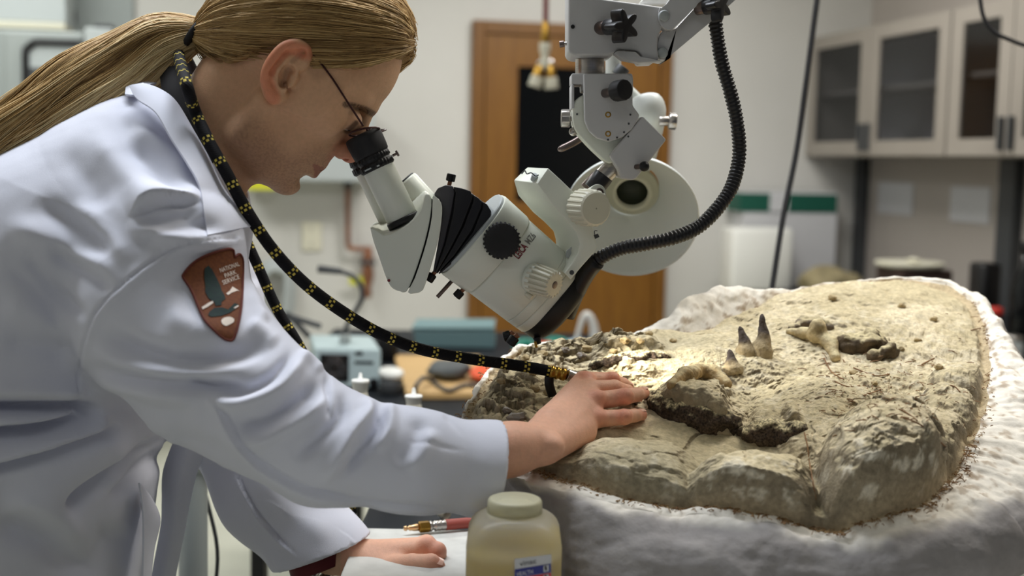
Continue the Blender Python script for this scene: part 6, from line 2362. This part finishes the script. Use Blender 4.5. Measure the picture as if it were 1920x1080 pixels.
# pulled pleats at the waist
fold([(-60, 730), (60, 733), (165, 740)], 18, .012, 'ridge', None, .2)
fold([(-60, 766), (90, 766), (165, 768), (197, 785)], 12, -.030, 'ridge', None, .15)
fold([(-60, 790), (80, 786), (178, 777)], 10, .012, 'ridge', None, .15)
fold([(-60, 826), (60, 808), (188, 783)], 14, -.030, 'ridge', None, .15)
fold([(-60, 868), (90, 828), (208, 791)], 12, .014, 'ridge', None, .15)
fold([(-60, 896), (100, 844), (232, 795)], 10, -.016, 'ridge', None, .15)
fold([(40, 960), (144, 872), (260, 812)], 42, .014)
fold([(120, 965), (150, 928), (222, 882), (325, 826)], 16, -.024, 'ridge', None, .15)
fold([(190, 920), (255, 868), (335, 824)], 11, .012)
fold([(200, 945), (268, 888), (340, 836)], 12, -.014)
fold([(-20, 972), (80, 1012), (170, 1100)], 28, -.014)
fold([(0, 930), (90, 962), (160, 1020)], 26, .010)
fold([(150, 1090), (200, 1020), (225, 975)], 26, -.010)
# chest between seam and lapel, right of the patch
fold([(470, 520), (478, 560), (500, 610)], 12, .005)
fold([(462, 600), (490, 620), (520, 650)], 14, .005)
# far sleeve
fs = (kv[:, 1] > 1.44)
fold([(430, 862), (480, 960), (560, 1050)], 12, .005, 'step', fs)
fold([(470, 880), (540, 960), (640, 1010)], 24, .004, 'ridge', fs)
disp += (0.0012 * fbm(kv, 14, 3, 81)) * near
kv = kv + KN * disp[:, None]
for _ in range(1):
    pass
M['coat'] = mat('white_lab_coat', (222, 224, 236), 0.8, c2=(217, 219, 231), ns=6, bump=0.0002, bs=1400, spec=0.2)
ct = mk('lab_coat', kv, kf, M['coat'], person)
KBVH = BVHTree.FromPolygons([tuple(v) for v in kv], [tuple(f) for f in kf])


def oncoat(px, py, up=0.002, Ydef=1.3):
    d = ray(px, py)
    d = d / np.linalg.norm(d)
    h = KBVH.ray_cast(Vector(CAM), Vector(d))
    return (np.array(h[0]) - d * up) if h[0] is not None else P(px, py, Ydef)


def sheet(front, th, name, mat_, parent, sub=None, dirn=None):
    """solid cloth sheet from a grid of points (rows x cols x 3)"""
    G = np.asarray(front, float)
    r, c, _ = G.shape
    A = G.reshape(-1, 3)
    idx = np.arange(r * c).reshape(r, c)
    q = np.stack([idx[:-1, :-1].ravel(), idx[:-1, 1:].ravel(), idx[1:, 1:].ravel(), idx[1:, :-1].ravel()], 1)
    n = vnormals(A, q)
    if (n * (A - CAM)).sum() > 0:
        n = -n
        q = q[:, ::-1]
    B = A - n * th
    q2 = q[:, ::-1] + r * c
    bd = list(idx[0, :]) + list(idx[1:, -1]) + list(idx[-1, -2::-1]) + list(idx[-2:0:-1, 0])
    e = [(bd[k], bd[(k + 1) % len(bd)], bd[(k + 1) % len(bd)] + r * c, bd[k] + r * c) for k in range(len(bd))]
    bm = bmesh.new()
    vs = [bm.verts.new(v) for v in np.r_[A, B]]
    for f in list(map(tuple, q)) + list(map(tuple, q2)) + e:
        bm.faces.new([vs[int(i)] for i in f])
    bmesh.ops.recalc_face_normals(bm, faces=bm.faces[:])
    v, f = bm_out(bm)
    return mk(name, v, f, mat_, parent, auto=60)


def strip(left, right, yl, yr, n=40, m=12, lift=0.0, bulge=0.004):
    """grid between two pixel polylines with depths"""
    L, _ = crom(np.c_[np.array(left, float), yl], n)
    R_, _ = crom(np.c_[np.array(right, float), yr], n)
    G = np.zeros((n, m, 3))
    for j in range(m):
        t_ = j / (m - 1)
        q = L * (1 - t_) + R_ * t_
        for i in range(n):
            G[i, j] = P(q[i, 0], q[i, 1], q[i, 2] - bulge * math.sin(math.pi * t_))
    return G


# lapel and collar
le = [(242, 160), (256, 184), (292, 210), (321, 258), (352, 306), (374, 346), (383, 396), (389, 440)]
re = [(268, 155), (300, 166), (331, 190), (366, 248), (392, 294), (418, 348), (444, 386), (471, 424)]
yl = [1.330, 1.318, 1.300, 1.280, 1.262, 1.250, 1.240, 1.232]
yr = [1.352, 1.345, 1.336, 1.322, 1.310, 1.300, 1.292, 1.285]
G = strip(le, re, yl, yr, 50, 12, bulge=0.006)
for i in range(50):
    for j in range(12):
        p = proj(G[i, j][None])[0]
        c = oncoat(p[0], p[1], 0.004, 9)
        if c[1] < G[i, j][1]:
            G[i, j] = c
sheet(G, 0.0022, 'lapel', M['coat'], ct)
G = strip([(234, 176), (240, 150), (262, 132)], [(252, 178), (282, 158), (306, 152)], [1.35, 1.39, 1.43], [1.345, 1.375, 1.40], 16, 8)
sheet(G, 0.0022, 'collar', M['coat'], ct)
# black sheet inside the neck of the coat
G = strip([(300, 128), (304, 170), (330, 206), (356, 256), (384, 300)], [(350, 118), (352, 160), (372, 210), (398, 262), (424, 312)], [1.40, 1.372, 1.352, 1.340, 1.330], [1.385, 1.362, 1.350, 1.343, 1.336], 24, 8)
M['shirt'] = mat('dark_red_shirt', (88, 14, 24), 0.75)
M['neckd'] = mat('black_neck_sheet', (20, 17, 20), 0.8)
sheet(G, 0.002, 'neck_sheet', M['neckd'], person)
# hanging front panel of the open coat, under the arm
G = strip([(334, 806), (306, 880), (303, 940), (301, 985), (284, 1080), (270, 1180)], [(398, 820), (372, 880), (356, 945), (346, 1000), (330, 1080), (316, 1180)], [1.50] * 6, [1.50] * 6, 40, 14, bulge=0.012)
sheet(G, 0.002, 'front_panel', M['coat'], ct)
# lower edge of the near flap with the shirt behind it
G = strip([(262, 905), (268, 950), (270, 1010), (268, 1100)], [(282, 928), (301, 972), (290, 1030), (282, 1100)], [1.36] * 4, [1.40] * 4, 20, 8)
sheet(G, 0.002, 'side_flap', M['coat'], ct)
G = strip([(264, 930), (264, 945), (266, 962)], [(274, 934), (279, 948), (275, 964)], [1.375] * 3, [1.385] * 3, 10, 5)
sheet(G, 0.002, 'shirt_hem', M['shirt'], person)
# cuff hem stitching on the near sleeve
s_, w_, d_ = frame_of(rcn)
cc_ = lcp
mk('shirt_cuff', *lathe(lcp - lcn * 0.02, lcn, [(0, 0.0415), (0.032, 0.0440), (0.036, 0.0435), (0.036, 0.0405), (0.0, 0.039)], 48, caps=False), M['shirt'], person)
wv = P(652, 1058, 1.484) - P(610, 1020, 1.495)
wv /= np.linalg.norm(wv)
mk('bracelet', *lathe(P(612, 1052, 1.488), wv, [(0, 0.0300), (0.001, 0.0318), (0.004, 0.0322), (0.005, 0.0308), (0.006, 0.0322), (0.009, 0.0318), (0.010, 0.0300)], 40, caps=False), M['steel'], person)

# trousers and shoes down to the floor (below the frame)
tr = SDF()
for sy in (1.31, 1.53):
    tr.chain([(V3(-0.60, (sy + YP) / 2, .92), .125), (V3(-0.56, sy, .52), .085), (V3(-0.60, sy, .07), .062)], .04)
tv, tf = tr.mesh((-0.80, 1.1, 0.0), (-0.38, 1.75, 1.1), 0.010, 1)
tv[:, 2] = np.maximum(tv[:, 2], 0.03)
mk('trousers', tv, tf, mat('dark_blue_trousers', (40, 44, 58), 0.8), person)
for sy in (1.31, 1.53):
    sh = SDF()
    sh.chain([(V3(-0.63, sy, .045), .042), (V3(-0.50, sy, .04), .040), (V3(-0.41, sy, .034), .034)], .02)
    v, f = sh.mesh((-0.72, sy - .08, -0.02), (-0.34, sy + .08, 0.12), 0.007, 1)
    v[:, 2] = np.maximum(v[:, 2], 0.0)
    mk('shoe', v, f, M['black'], person)

# arrowhead shoulder patch
PO = [(345, 513), (358, 497), (376, 484), (400, 474), (425, 467), (433, 467), (438, 470), (440, 482), (447, 477), (452, 479), (456, 492), (455, 540), (452, 580), (446, 612), (438, 636), (428, 638), (418, 634), (400, 618), (384, 600), (374, 580), (364, 556), (354, 536), (343, 520)]


def patch(poly, up, name, mat_, parent, th=0.0016, step=5, rnd=2):
    poly = dens(np.array(poly, float), rnd) if rnd else np.array(poly, float)
    bm = bmesh.new()
    vs = [bm.verts.new((x, y, 0)) for x, y in poly]
    f = bm.faces.new(vs)
    bmesh.ops.triangulate(bm, faces=[f])
    for _ in range(3):
        es = [e for e in bm.edges if e.calc_length() > step]
        if es:
            bmesh.ops.subdivide_edges(bm, edges=es, cuts=1)
            bmesh.ops.triangulate(bm, faces=bm.faces[:])
    ext = bmesh.ops.extrude_face_region(bm, geom=bm.faces[:])
    nv = set(q for q in ext['geom'] if isinstance(q, bmesh.types.BMVert))
    for q in bm.verts:
        p = oncoat(q.co.x, q.co.y, up + (0 if q in nv else -th))
        q.co = Vector(p)
    bmesh.ops.recalc_face_normals(bm, faces=bm.faces[:])
    v, f = bm_out(bm)
    return mk(name, v, f, mat_, parent, smooth=False)


M['patchb'] = mat('patch_brown_cloth', (112, 60, 22), 0.85, c2=(97, 49, 18), ns=400)
M['patchr'] = mat('patch_edge_thread', (94, 36, 22), 0.85)
M['patchg'] = mat('patch_green_thread', (12, 44, 38), 0.85, c2=(8, 32, 36), ns=300)
M['patchw'] = mat('patch_white_thread', (226, 214, 202), 0.8)
pt = patch(PO, 0.0026, 'shoulder_patch', M['patchb'], ct)
ed = dens(np.array(PO, float), 2)
v, f, _ = tube([oncoat(x, y, 0.0028) for x, y in np.r_[ed, ed[:2]]], 0.0013, 160, 6)
mk('patch_border', v, f, M['patchr'], pt)
patch([(384, 503), (391, 498), (398, 505), (403, 515), (408, 525), (412, 533), (416, 545), (421, 553), (423, 560), (416, 565), (415, 572), (404, 573), (402, 566), (392, 560), (385, 548), (385, 534), (383, 520)], 0.0034, 'patch_tree', M['patchg'], pt, rnd=0)
patch([(393, 584), (402, 577), (416, 576), (428, 580), (440, 568), (448, 571), (444, 577), (432, 586), (415, 592), (396, 594), (390, 590)], 0.0034, 'patch_meadow', M['patchg'], pt, rnd=0)
patch([(415, 600), (422, 595), (432, 594), (439, 598), (438, 604), (431, 608), (424, 611), (417, 607)], 0.0034, 'patch_bison', M['patchw'], pt)
patch([(378, 576), (392, 567), (399, 564), (400, 568), (388, 576), (380, 580)], 0.0034, 'patch_trail', M['patchw'], pt, rnd=0)
patch([(424, 550), (431, 545), (436, 537), (442, 541), (450, 546), (445, 545), (438, 545), (434, 549), (428, 553)], 0.0034, 'patch_mountain', M['patchw'], pt, rnd=0)
patch([(438, 577), (446, 572), (448, 574), (441, 578)], 0.0038, 'patch_lake', M['patchw'], pt, rnd=0)
for s_txt, a_, b_ in (('NATIONAL', (414, 511), (450, 498)), ('PARK', (423, 521), (444, 513)), ('SERVICE', (419, 534), (450, 522))):
    letters(s_txt, a_, b_, 8.5, M['patchw'], 'patch_lettering', pt, fn=lambda x, y, u_: oncoat(x, y, 0.0040))
# ------------------------------------------------------------------ braided air hose round the neck, with the air scribe
def hose_material():
    b = MB('braided_hose')
    uv = b.n('ShaderNodeUVMap')
    sp = b.n('ShaderNodeSeparateXYZ')
    b.l(uv.outputs[0], sp.inputs[0])

    def m(op, a, v=None):
        o = b.n('ShaderNodeMath', operation=op)
        if isinstance(a, (int, float)):
            o.inputs[0].default_value = a
        else:
            b.l(a, o.inputs[0])
        if v is not None:
            if isinstance(v, (int, float)):
                o.inputs[1].default_value = v
            else:
                b.l(v, o.inputs[1])
        return o.outputs[0]
    fv = m('FRACT', m('DIVIDE', sp.outputs[1], 0.0265))
    band = m('LESS_THAN', fv, 0.30)
    row = m('LESS_THAN', m('FRACT', m('MULTIPLY', fv, 1 / 0.15)), 0.62)
    du = m('LESS_THAN', m('FRACT', m('ADD', m('MULTIPLY', sp.outputs[0], 7.0), m('MULTIPLY', m('FLOOR', m('MULTIPLY', fv, 1 / 0.15)), 0.5))), 0.55)
    mask = m('MULTIPLY', m('MULTIPLY', band, row), du)
    mx = b.n('ShaderNodeMix', data_type='RGBA')
    mx.inputs[6].default_value = (*lin((15, 14, 17)), 1)
    mx.inputs[7].default_value = (*lin((206, 186, 84)), 1)
    b.l(mask, mx.inputs[0])
    b.l(mx.outputs[2], b.b.inputs['Base Color'])
    b.set(Roughness=0.75)
    b.b.inputs['Specular IOR Level'].default_value = 0.2
    wv = b.n('ShaderNodeMath', operation='SINE')
    b.l(m('ADD', m('MULTIPLY', sp.outputs[1], 2600.0), m('MULTIPLY', sp.outputs[0], 75.4)), wv.inputs[0])
    bp = b.n('ShaderNodeBump', Strength=0.35, Distance=0.0003)
    b.l(wv.outputs[0], bp.inputs['Height'])
    b.l(bp.outputs[0], b.b.inputs['Normal'])
    return b.m


M['braid'] = hose_material()
HP = [(1036, 697, 1.402), (1000, 690, 1.400), (940, 681, 1.394), (870, 671, 1.382), (790, 655, 1.366), (715, 627, 1.346), (640, 583, 1.326), (570, 530, 1.308), (510, 466, 1.296), (462, 394, 1.290), (425, 325, 1.292), (392, 266, 1.302), (366, 210, 1.316), (350, 160, 1.334), (338, 118, 1.372), (336, 98, 1.42), (350, 110, 1.468), (385, 190, 1.500), (425, 330, 1.505), (455, 432, 1.505), (484, 500, 1.507), (520, 580, 1.51), (563, 652, 1.512), (600, 730, 1.53), (640, 850, 1.56), (660, 960, 1.60)]
hpts = np.array([P(*p) for p in HP])
for k in range(8, 14):
    p = HP[k]
    c = oncoat(p[0], p[1], 0.0)
    if c[1] < hpts[k][1] + 0.012:
        hpts[k] = P(p[0], p[1], c[1] - 0.009)
v, f, uv = tube(hpts, 0.0063, 700, 16)
ho = thing('air_hose', 'black braided air hose with yellow flecks looped round the neck', 'hose', P(1036, 700, 1.402))
mk('hose_tube', v, f, M['braid'], ho, uv=uv)
a, b_ = P(1030, 696, 1.4018), P(1062, 703, 1.4038)
d = (b_ - a) / np.linalg.norm(b_ - a)
mk('brass_ferrule', *lathe(a, d, [(0, .0062), (.001, .0074), (.004, .0074), (.0045, .0066), (.007, .0066), (.0075, .0074), (.010, .0074), (.0105, .0064), (.013, .0064), (.0135, .0072), (.018, .0072), (.019, .006)], 28), M['brass'], ho)
sc = thing('air_scribe', 'steel air scribe held in the right hand, plugged to the braided hose', 'tool', P(1100, 735, 1.43))
mk('scribe_body', *rcyl(P(1062, 702, 1.4040), P(1118, 722, 1.4180), 0.0068, 28), M['steel'], sc)
mk('scribe_tip', *lathe(P(1116, 721, 1.4175), P(1206, 760, 1.384) - P(1116, 721, 1.4175), [(0, .0060), (.02, .0066), (.040, .0064), (.046, .004), (.0555, .0028), (.0565, .0010)], 24), M['steeld'], sc)
_p = np.array([[1042, 712], [1046, 728], [1050, 742]])
v, f, _ = tube([P(1030, 706, 1.400), P(1030, 722, 1.401), P(1036, 742, 1.406)], 0.0052, 20, 12, flat=0.5)
mk('hose_clip', v, f, M['black'], ho)

# ------------------------------------------------------------------ plastic bottle in front
YB = 1.16
uB = mpp(YB)
bt_ = thing('plastic_bottle', 'square translucent plastic bottle with yellow liquid and a hazard label, in front', 'bottle', V3(P(964, 1000, YB)[0], YB, ZW))
bx_ = P(964, 1000, YB)[0]
zs = lambda py: P(964, py, YB - 0.02)[2]
hw = 90 * uB
top = zs(985)


def rsq(z, h, r):
    """rounded square ring with half-width h and corner radius r"""
    o = []
    for cx, cy, a0 in ((h - r, h - r, 0), (r - h, h - r, 90), (r - h, r - h, 180), (h - r, r - h, 270)):
        for k in range(9):
            a = math.radians(a0 + 90 * k / 8)
            o.append((bx_ + cx + r * math.cos(a), YB + cy + r * math.sin(a), z))
    return np.array(o)


def rings(rs, caps=(True, True)):
    n = len(rs[0])
    F = []
    for i in range(len(rs) - 1):
        for j in range(n):
            k = (j + 1) % n
            F.append((i * n + j, i * n + k, (i + 1) * n + k, (i + 1) * n + j))
    if caps[0]:
        F.append(tuple(range(n - 1, -1, -1)))
    if caps[1]:
        F.append(tuple(range((len(rs) - 1) * n, len(rs) * n)))
    return np.concatenate(rs), F


cr = 0.017
zsh = zs(1012)
ztop = zs(970)
rn = 50 * uB
prof = [(ZW + .0005, hw - .004, cr - .003), (ZW + .003, hw, cr), (zsh - .004, hw, cr)]
R_ = [rsq(z, h, r) for z, h, r in prof]
for k in range(1, 7):
    t = k / 6
    hh_ = hw - (hw - rn) * (1 - math.cos(t * math.pi / 2)) ** 0.9
    zz = zsh - .004 + (ztop - zsh + .004) * math.sin(t * math.pi / 2)
    R_.append(rsq(zz, hh_, cr + (hh_ - cr - 1e-5) * t ** 1.5 * 0.999))
R_.append(rsq(ztop + 0.004, rn, rn - 1e-5))


def plastic(name, col, mixw, rough):
    b = MB(name)
    b.set(Base_Color=(*lin(col), 1), Roughness=rough)
    b.b.inputs['Specular IOR Level'].default_value = 0.4
    tl = b.n('ShaderNodeBsdfTranslucent')
    tl.inputs[0].default_value = (*lin(col), 1)
    rf = b.n('ShaderNodeBsdfRefraction', Roughness=0.32, IOR=1.08)
    rf.inputs[0].default_value = (*lin(col), 1)
    m1 = b.n('ShaderNodeMixShader')
    m1.inputs[0].default_value = 0.45
    m2 = b.n('ShaderNodeMixShader')
    m2.inputs[0].default_value = mixw
    b.l(tl.outputs[0], m1.inputs[1])
    b.l(rf.outputs[0], m1.inputs[2])
    b.l(b.b.outputs[0], m2.inputs[1])
    b.l(m1.outputs[0], m2.inputs[2])
    b.l(m2.outputs[0], b.t.nodes['Material Output'].inputs[0])
    return b.m


M['hdpe'] = plastic('milky_plastic', (240, 238, 230), 0.82, 0.25)
M['hdpec'] = plastic('milky_cap_plastic', (214, 210, 182), 0.35, 0.4)
M['liq'] = plastic('yellow_liquid', (226, 198, 52), 0.35, 0.15)
mk('bottle_body', *rings(R_), M['hdpe'], bt_, auto=60)
zl = zs(1036)
L_ = [rsq(z, hw - .002, cr - .002) for z in (ZW + .004, ZW + .006, zl - .001, zl)]
mk('yellow_liquid', *rings(L_), M['liq'], bt_, auto=40)
zc0, zc1 = zs(978), zs(944)
cp_ = V3(bx_, YB, zc0)
rc = 53.5 * uB
mk('screw_cap', *lathe(cp_, (0, 0, 1), [(0, rc - .002), (0.0006, rc), (0.004, rc), (0.0046, rc - .0006), (0.0052, rc), ((zc1 - zc0) * .6, rc - .0004), ((zc1 - zc0) - .003, rc - .0006), (zc1 - zc0 - .001, rc - .0018), (zc1 - zc0, rc - .004), (zc1 - zc0 - .0003, rc * .55), (zc1 - zc0 + .0006, rc * .5), (zc1 - zc0 + .0006, 0.0004)], 64), M['hdpec'], bt_, auto=50)
# label on the front face
yf = YB - hw - 0.0004
def fl(px, py, dy=0.0):
    return P(px, py, yf - dy)
def quad(pts, name, mat_, dy, par):
    a = [fl(x, y, dy) for x, y in pts]
    return mk(name, *loft2(a, [p + V3(0, 0.0002, 0) for p in a], 0), mat_, par, smooth=False)
lb = quad([(965, 1048), (1034, 1039), (1033, 1140), (964, 1140)], 'label', M['paper'], 0.0, bt_)
M['lblue'] = mat('label_blue', (34, 40, 122), 0.5)
M['lred'] = mat('label_red', (196, 34, 44), 0.5)
M['ink'] = mat('dark_ink', (40, 34, 34), 0.6)
quad([(965, 1068), (1033, 1057), (1033, 1073), (965, 1084)], 'label_blue_band', M['lblue'], 0.0003, lb)
quad([(965, 1085), (1033, 1074), (1033, 1092), (965, 1103)], 'label_red_band', M['lred'], 0.0003, lb)
for y0 in (1057.5, 1075):
    quad([(1019, y0 + 3.2), (1029, y0 + 1.6), (1029, y0 + 13.5), (1019, y0 + 15.2)], 'rating_square', M['paper'], 0.0006, lb)
fnl = lambda x, y, u_: fl(x, y, u_)
letters('HEALTH', (970, 1081), (1000, 1075.6), 8.5, M['paper'], 'lettering', lb, fn=fnl, up=0.0008)
letters('FIRE', (970, 1100), (990, 1096.5), 8.5, M['paper'], 'lettering', lb, fn=fnl, up=0.0008)
letters('1', (1022, 1070), (1026, 1069.4), 9, M['ink'], 'lettering', lb, fn=fnl, up=0.0010)
letters('1', (1022, 1087), (1026, 1086.4), 9, M['ink'], 'lettering', lb, fn=fnl, up=0.0010)
letters('vinac', (975, 1062), (1006, 1056), 9.5, M['ink'], 'lettering', lb, fn=fnl, up=0.0006)

# ------------------------------------------------------------------ air plug on a red hose, and little things on the table
zh = ZW + 0.0075
def onw(px, py, z=ZW):
    d = ray(px, py)
    return CAM + d * ((z - CAM[2]) / d[2])
aw = thing('air_plug_hose', 'red rubber air hose ending in a brass plug at the board edge', 'hose', onw(830, 1000))
q0, q1 = onw(757, 991, zh + .001), onw(905, 978, zh + .001)
dd = (q1 - q0) / np.linalg.norm(q1 - q0)
Lq = np.linalg.norm(q1 - q0)
at_ = lambda px: q0 + dd * ((px - 757) / 148 * Lq)
k_ = Lq / 148
mk('plug_nipple', *lathe(q0, dd, [(0, .0022), (.001, .003), (5 * k_, .0032), (6 * k_, .0022), (9 * k_, .0022), (10 * k_, .0034), (14 * k_, .0034), (18 * k_, .0042), (29 * k_, .0046)], 24), mat('pale_brass', (214, 176, 130), 0.3, 1.0), aw)
mk('brass_nut', *lathe(at_(785), dd, [(0, .0062), (.001, .0072), (18 * k_, .0072), (19 * k_, .006)], 6), M['brass'], aw, smooth=False)
mk('hose_ferrule', *lathe(at_(804), dd, [(0, .006), (1 * k_, .0066), (4 * k_, .0066), (4.5 * k_, .005), (9 * k_, .005), (10 * k_, .0066), (14 * k_, .0066), (15 * k_, .006), (17 * k_, .0066), (21 * k_, .0066), (22 * k_, .006), (24 * k_, .0066), (31 * k_, .0066), (32 * k_, .006)], 28), M['steel'], aw)
M['redhose'] = mat('red_rubber_hose', (158, 72, 60), 0.6)
e1 = onw(1010, 966, zh)
v, f, _ = tube([at_(834), at_(870), q1, e1 + V3(0.02, 0.01, 0), e1 + V3(0.12, 0.03, 0)], 0.0068, 40, 16)
mk('red_tube', v, f, M['redhose'], aw)
ZT2 = ZT
def ont(px, py):
    return onw(px, py, ZT)
a = ont(826, 972)
iv = thing('ivory_thimble', 'small ivory plastic cap lying on the black table behind the red hose', 'cap', a)
mk('cap_shell', *sits(lathe(a + V3(0, 0, .006), V3(0.7, -0.6, -0.12), [(0, .005), (.001, .0075), (.012, .0082), (.0125, .0065), (.004, .0055)], 28), ZT), M['cream'], iv)
a = ont(902, 972)
tag(mk('ivory_chip', *sits(lumpy(a, (.009, .008, .010), 12, 0.35, 2), ZT), M['cream'], smooth=False), 'pointed ivory chip on the black table beside the bottle cap', 'chip')

# dropper bottles behind the sleeve
for (x, y0, y1, yt, Y, lab) in ((675.5, 735, 712, 699, 1.86, 'white dropper cap on a small bottle in front of the fan box'), (775.5, 757, 741, 727, 1.80, 'white dropper cap on a small bottle in front of the pale board')):
    c = P(x, y0, Y)
    u_ = mpp(Y)
    t = thing('dropper_bottle', lab, 'bottle', V3(c[0], Y, ZT), 'white dropper bottles')
    zt2, zt3 = P(x, y1, Y)[2], P(x, yt, Y)[2]
    mk('bottle_body', *lathe(V3(c[0], Y, ZT + .0005), (0, 0, 1), [(0, .019), (.002, .021), (c[2] - ZT - .02, .021), (c[2] - ZT - .006, .012), (c[2] - ZT - .001, .011)], 32), M['hdpe'], t)
    h_ = zt2 - c[2]
    mk('dropper_cap', *lathe(c, (0, 0, 1), [(0, 13 * u_), (.001, 14 * u_), (h_ * .7, 16 * u_), (h_ * .72, 17 * u_), (h_ - .001, 17 * u_), (h_, 16 * u_), (h_ + .0005, 4.5 * u_), (h_ + (zt3 - zt2) * .9, 3 * u_), (h_ + (zt3 - zt2), 1 * u_)], 32), M['white'], t)

# stand pole and thin cable beside the person
px_ = P(362, 1000, 1.78)
po = thing('support_pole', 'pale grey round pole standing on the floor beside the coat', 'pole', V3(px_[0], 1.78, 0))
M['pole'] = mat('pole_grey_enamel', (150, 156, 154), 0.4)
mk('pole_shaft', *rcyl((px_[0], 1.78, 0.012), (px_[0], 1.78, 0.985), 0.0205, 32), M['pole'], po)
mk('pole_foot', *rcyl((px_[0], 1.78, 0), (px_[0], 1.78, 0.0125), 0.09, 40), M['pole'], po)
mk('pole_collar', *rcyl((px_[0], 1.78, 0.90), (px_[0], 1.78, 0.935), 0.0235, 32), M['pole'], po)
mk('collar_knob', *rcyl((px_[0] + .0230, 1.78, 0.915), (px_[0] + .034, 1.775, 0.915), 0.008, 18), M['black'], po)
v, f, _ = tube([V3(P(386, 930, 1.80)[0], 1.80, P(386, 930, 1.80)[2]), P(396, 970, 1.80), P(405, 1010, 1.80), P(408, 1050, 1.80), P(404, 1100, 1.80), P(396, 1200, 1.80), V3(-.40, 1.85, .1), V3(-.36, 1.95, .004)], 0.0030, 60, 8)
tag(mk('thin_cable', v, f, M['greyd']), 'thin dark cable hanging just right of the grey pole', 'cable')
